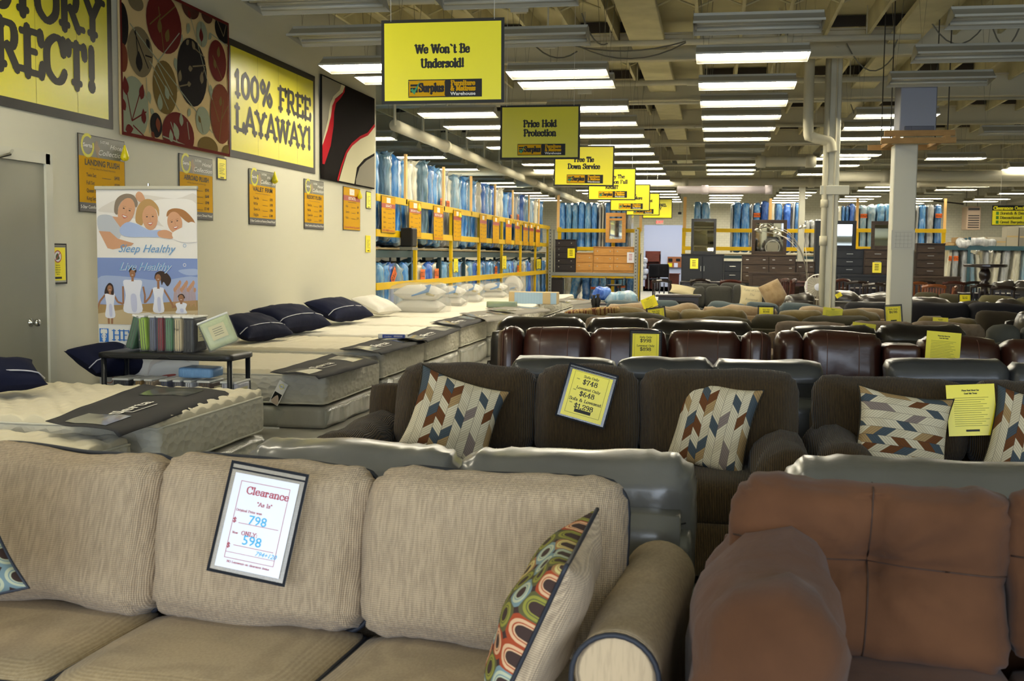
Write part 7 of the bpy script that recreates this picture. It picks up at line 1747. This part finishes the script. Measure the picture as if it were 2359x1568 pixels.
for (a, b_, y, m, lab) in ((2184, 2200, 558, card, 'low brown carton at the left end of the teal rack'), (2201, 2255, 547, card, 'long brown carton on the teal rack'), (2256, 2273, 548, card, 'narrow brown carton on the teal rack'), (2274, 2318, 547, card2, 'pale carton under the clearance sign'), (2319, 2346, 522, card2, 'tall wrapped pale carton at the right of the teal rack'), (2348, 2400, 524, mat('carton_shadow', '7d7a72', .8), 'grey carton at the right edge of the teal rack')):
    xa, xb = W(a, 560, Y=Yt+.2).x, W(b_, 560, Y=Yt+.2).x; z1 = W(a, y, Y=Yt+.2).z; xb = min(xb, RX-.12)
    t = thing('carton', lab, 'box', ((xa+xb)/2, Yt+.5, zt+.006)); hh = z1-zt
    MB().box((0, 0, hh/2), (xb-xa, .55, hh), bev=.006).build('box', m, t); MB().box((0, -.277, hh*.5), ((xb-xa)*.96, .002, .04)).build('tape_band', mat('packing_tape', 'b39a6a', .4), t)
p = W(2250, 566, Y=Yt+.05); t = thing('plastic_bundle', 'crumpled clear plastic bundle on the teal rack', 'plastic', (p.x, Yt+.1, zt+.09)); cushion('film', WM[5], 1.0, .3, .2, t, (0, 0, 0), r=.08, puff=.1, thin=2, wr=.06, res=.06)
n = 0
for (a, b_, y, mi, ln, s) in ((2180, 2192, 571, 4, 4, .4), (2194, 2212, 571, 5, 0, .4), (2216, 2236, 570, 5, 0, 0), (2238, 2252, 582, 3, -6, 0), (2253, 2266, 583, 4, -6, 0), (2268, 2282, 573, 5, 0, 0), (2287, 2305, 574, 4, 5, 0), (2307, 2328, 573, 5, 3, 0), (2331, 2352, 573, 4, 3, 0), (2354, 2375, 574, 3, 3, 0)):
    n += 1; yb = Yt+.1; xa, xb = W(a, y, Y=yb).x, W(b_, y, Y=yb).x; z1 = W(a, y, Y=yb).z
    if xb > RX-.1: continue
    o = wmat('end', mi, ((xa+xb)/2, yb+.6, z1/2+.03), 0, '%s plastic-wrapped mattress under the teal rack, %s from the left' % (CN[mi], ordinal(n)), 'wrapped mattresses under the teal rack', n, sz=((xb-xa)/.22*.80, 1, (z1-.06)/1.84), rot=(0, R_(ln), 0))
    if s: sold(o, (0, -.63, .62), (0, 0, 0), .14, 1.2)
# gas heater on the back wall
Yh = BACK-1.6; a, c = W(2228, 475, Y=Yh), W(2258, 529, Y=Yh); w, h = c.x-a.x, a.z-c.z
t = thing('gas_heater', 'tan louvred gas heater hanging near the back wall, far right', 'heater', ((a.x+c.x)/2, Yh, c.z))
MB().box((0, .45, h/2), (w, .9, h), bev=.02).build('cabinet', mat('heater_tan', 'b09a86', .5), t)
for i in range(6): MB().box((0, -.012, h*(.10+.10*i)), (w*.78, .03, h*.045)).build('louvre', espres, t)
MB().box((0, -.01, h*.88), (w*.8, .02, h*.10)).build('vent_slot', espres, t)
for s in (-1, 1): MB().cyl((s*w*.4, .4, h), (s*w*.4, .4, DECK-c.z), .012, 6).build('hanger_rod', espres, t)
pipe([(W(2150, 462, Y=Yh).x, Yh, W(2150, 462, Y=Yh).z), (W(2220, 470, Y=Yh).x, Yh, W(2220, 470, Y=Yh).z)], .03, 'thin dark gas pipe running to the tan heater', m=espres, hang=[.3])
# blinds window in the right wall
y0, y1 = W(2268, 530, X=RX).y, W(2302, 530, X=RX).y; z0, z1 = W(2285, 546, X=RX).z, W(2285, 510, X=RX).z
wn = struct('window_1', MB().box((RX-.01, (y0+y1)/2, (z0+z1)/2), (.03, abs(y1-y0), z1-z0)), mat('daylight_pane', 'b9d4ee', .3, emit=2.2))
struct('window_frame', MB().box((RX-.02, y0, (z0+z1)/2), (.07, .08, z1-z0+.1)).box((RX-.02, y1, (z0+z1)/2), (.07, .08, z1-z0+.1)).box((RX-.02, (y0+y1)/2, z1), (.07, abs(y1-y0), .08)), whitetrim, wn)
b = MB()
for i in range(12): b.box((RX-.06, y1+(y0-y1)*(i+.5)/12, (z0+z1)/2), (.02, abs(y1-y0)/26, z1-z0))
struct('vertical_blind', b, mat('blind_grey', '8d93a0', .6), wn)
# ------------------------------------------------------------------ office seen through the opening
oc = (ox0+ox1)/2; OY = BACK+1.6
def ow(px, py, y=None): return W(px, py, Y=y or OY)
def obox(name, label, cat, px0, px1, y0, y1, dep, m, z0=None, yy_=None):
    a, c = ow(px0, y0, yy_), ow(px1, y1, yy_); zb = c.z if z0 is None else z0
    t = thing(name, label, cat, ((a.x+c.x)/2, (yy_ or OY)+dep/2, zb)); return t, c.x-a.x, a.z-zb
redw = woodm('office_wood', '7a3a26', '642e1e')
t, w, h = obox('desk_hutch', 'reddish wooden hutch with open shelves in the office', 'shelf', 1487, 1520, 578, 660, .35, redw, 0, BACK+4)
MB().box((0, .16, h/2), (w, .02, h)).box((-w/2+.02, 0, h/2), (.04, .35, h)).box((w/2-.02, 0, h/2), (.04, .35, h)).box((0, 0, h*.82), (w, .35, .34)).build('carcass', redw, t)
for k in (.35, .5, .64): MB().box((0, 0, h*k), (w, .34, .03)).build('shelf', redw, t)
t, w, h = obox('cork_board', 'cork notice board with papers on the office wall', 'board', 1538, 1570, 591, 616, .02, card, None, BACK+7.8)
MB().box((0, 0, h/2), (w, .03, h)).build('board', mat('cork', 'a8683c', .9), t)
for (u, v, a_, b_, m) in ((-.3, .68, .3, .32, blk), (.25, .7, .3, .25, blk), (-.32, .22, .3, .34, paper_y), (.1, .22, .26, .4, paper_w)): MB().box((u*w, -.02, v*h), (a_*w, .008, b_*h)).build('pinned_sheet', m, t)
t, w, h = obox('desk', 'reddish desk against the office wall', 'table', 1500, 1566, 629, 660, .6, redw, 0, BACK+3.4)
MB().box((0, 0, h-.02), (w, .6, .04)).build('desktop', redw, t); MB().box((w/2-.3, 0, (h-.04)/2), (.5, .55, h-.04)).build('drawer_block', redw, t); MB().box((-w/2+.03, 0, (h-.04)/2), (.04, .55, h-.04)).build('side_panel', redw, t)
for (px, lab) in ((1508, 'black office chair with grey frame in the opening'), (1528, 'black high-backed office chair right of the other')):
    p = ow(px, 618, BACK+2.2); t = thing('office_chair', lab, 'chair', (p.x, p.y, 0)); cushion('backrest', blackf, .5, .08, .6, t, (0, 0, p.z-.1), r=.03, puff=.1, res=.08); cushion('seat', blackf, .5, .5, .09, t, (0, .26, .47), r=.03, puff=.1, thin=2, res=.1)
    for s in (-1, 1): MB().tube([(s*.26, 0, p.z+.1), (s*.26, 0, .45), (s*.26, -.02, 0)], .014, 6).build('leg', brushed, t); MB().tube([(s*.26, .48, .45), (s*.26, .5, 0)], .014, 6).build('leg', brushed, t)
for i, (px, py) in enumerate(((1484, 600), (1482, 612), (1486, 625), (1483, 638))):
    p = ow(px, py, BACK+.8); t = thing('paper_roll', 'white bagged roll stacked inside the opening, %s from the top' % ordinal(i+1), 'roll', p); cushion('roll', mat('bag_white', 'c4cbe0', .4, coat=.4), .28, .4, .26, t, (0, 0, 0), r=.1, puff=.2, wr=.02, res=.08, seed=i)
# small pole things near the end of the bed row
for (px, yt_, lab) in ((1368, 679, 'short black turned post beside the last mattress'), (1377, 677, 'second short black turned post, taller')):
    p = W(px, 706, D=24); zt_ = W(px, yt_, D=24).z; t = thing('bed_post', lab, 'post', (p.x, p.y, 0)); MB().lathe([(.035, 0), (.03, zt_*.3), (.045, zt_*.55), (.03, zt_*.8), (.05, zt_*.9), (.02, zt_*.95), (.03, zt_)], 12).build('post', blk, t, smooth=True)
p = W(1420, 686, D=27); t = thing('bagged_bundle', 'blue and white bagged bundle on a small dark table', 'bag', p); cushion('bag', WM[3], .55, .3, .16, t, (.1, 0, 0), r=.06, puff=.1, thin=2, wr=.05, res=.06); cushion('blue_bag', WM[7], .26, .26, .2, t, (-.27, 0, .05), r=.07, puff=.1, thin=2, wr=.07, res=.05)
zt_ = p.z-.09; t = thing('side_table', 'small dark side table under the bagged bundle', 'table', (p.x, p.y, 0)); MB().box((0, 0, zt_-.02), (.85, .4, .04), bev=.01).build('tabletop', darkw, t)
for sx in (-.36, .36):
    for sy in (-.14, .14): MB().box((sx, sy, (zt_-.04)/2), (.05, .05, zt_-.04)).build('leg', darkw, t)
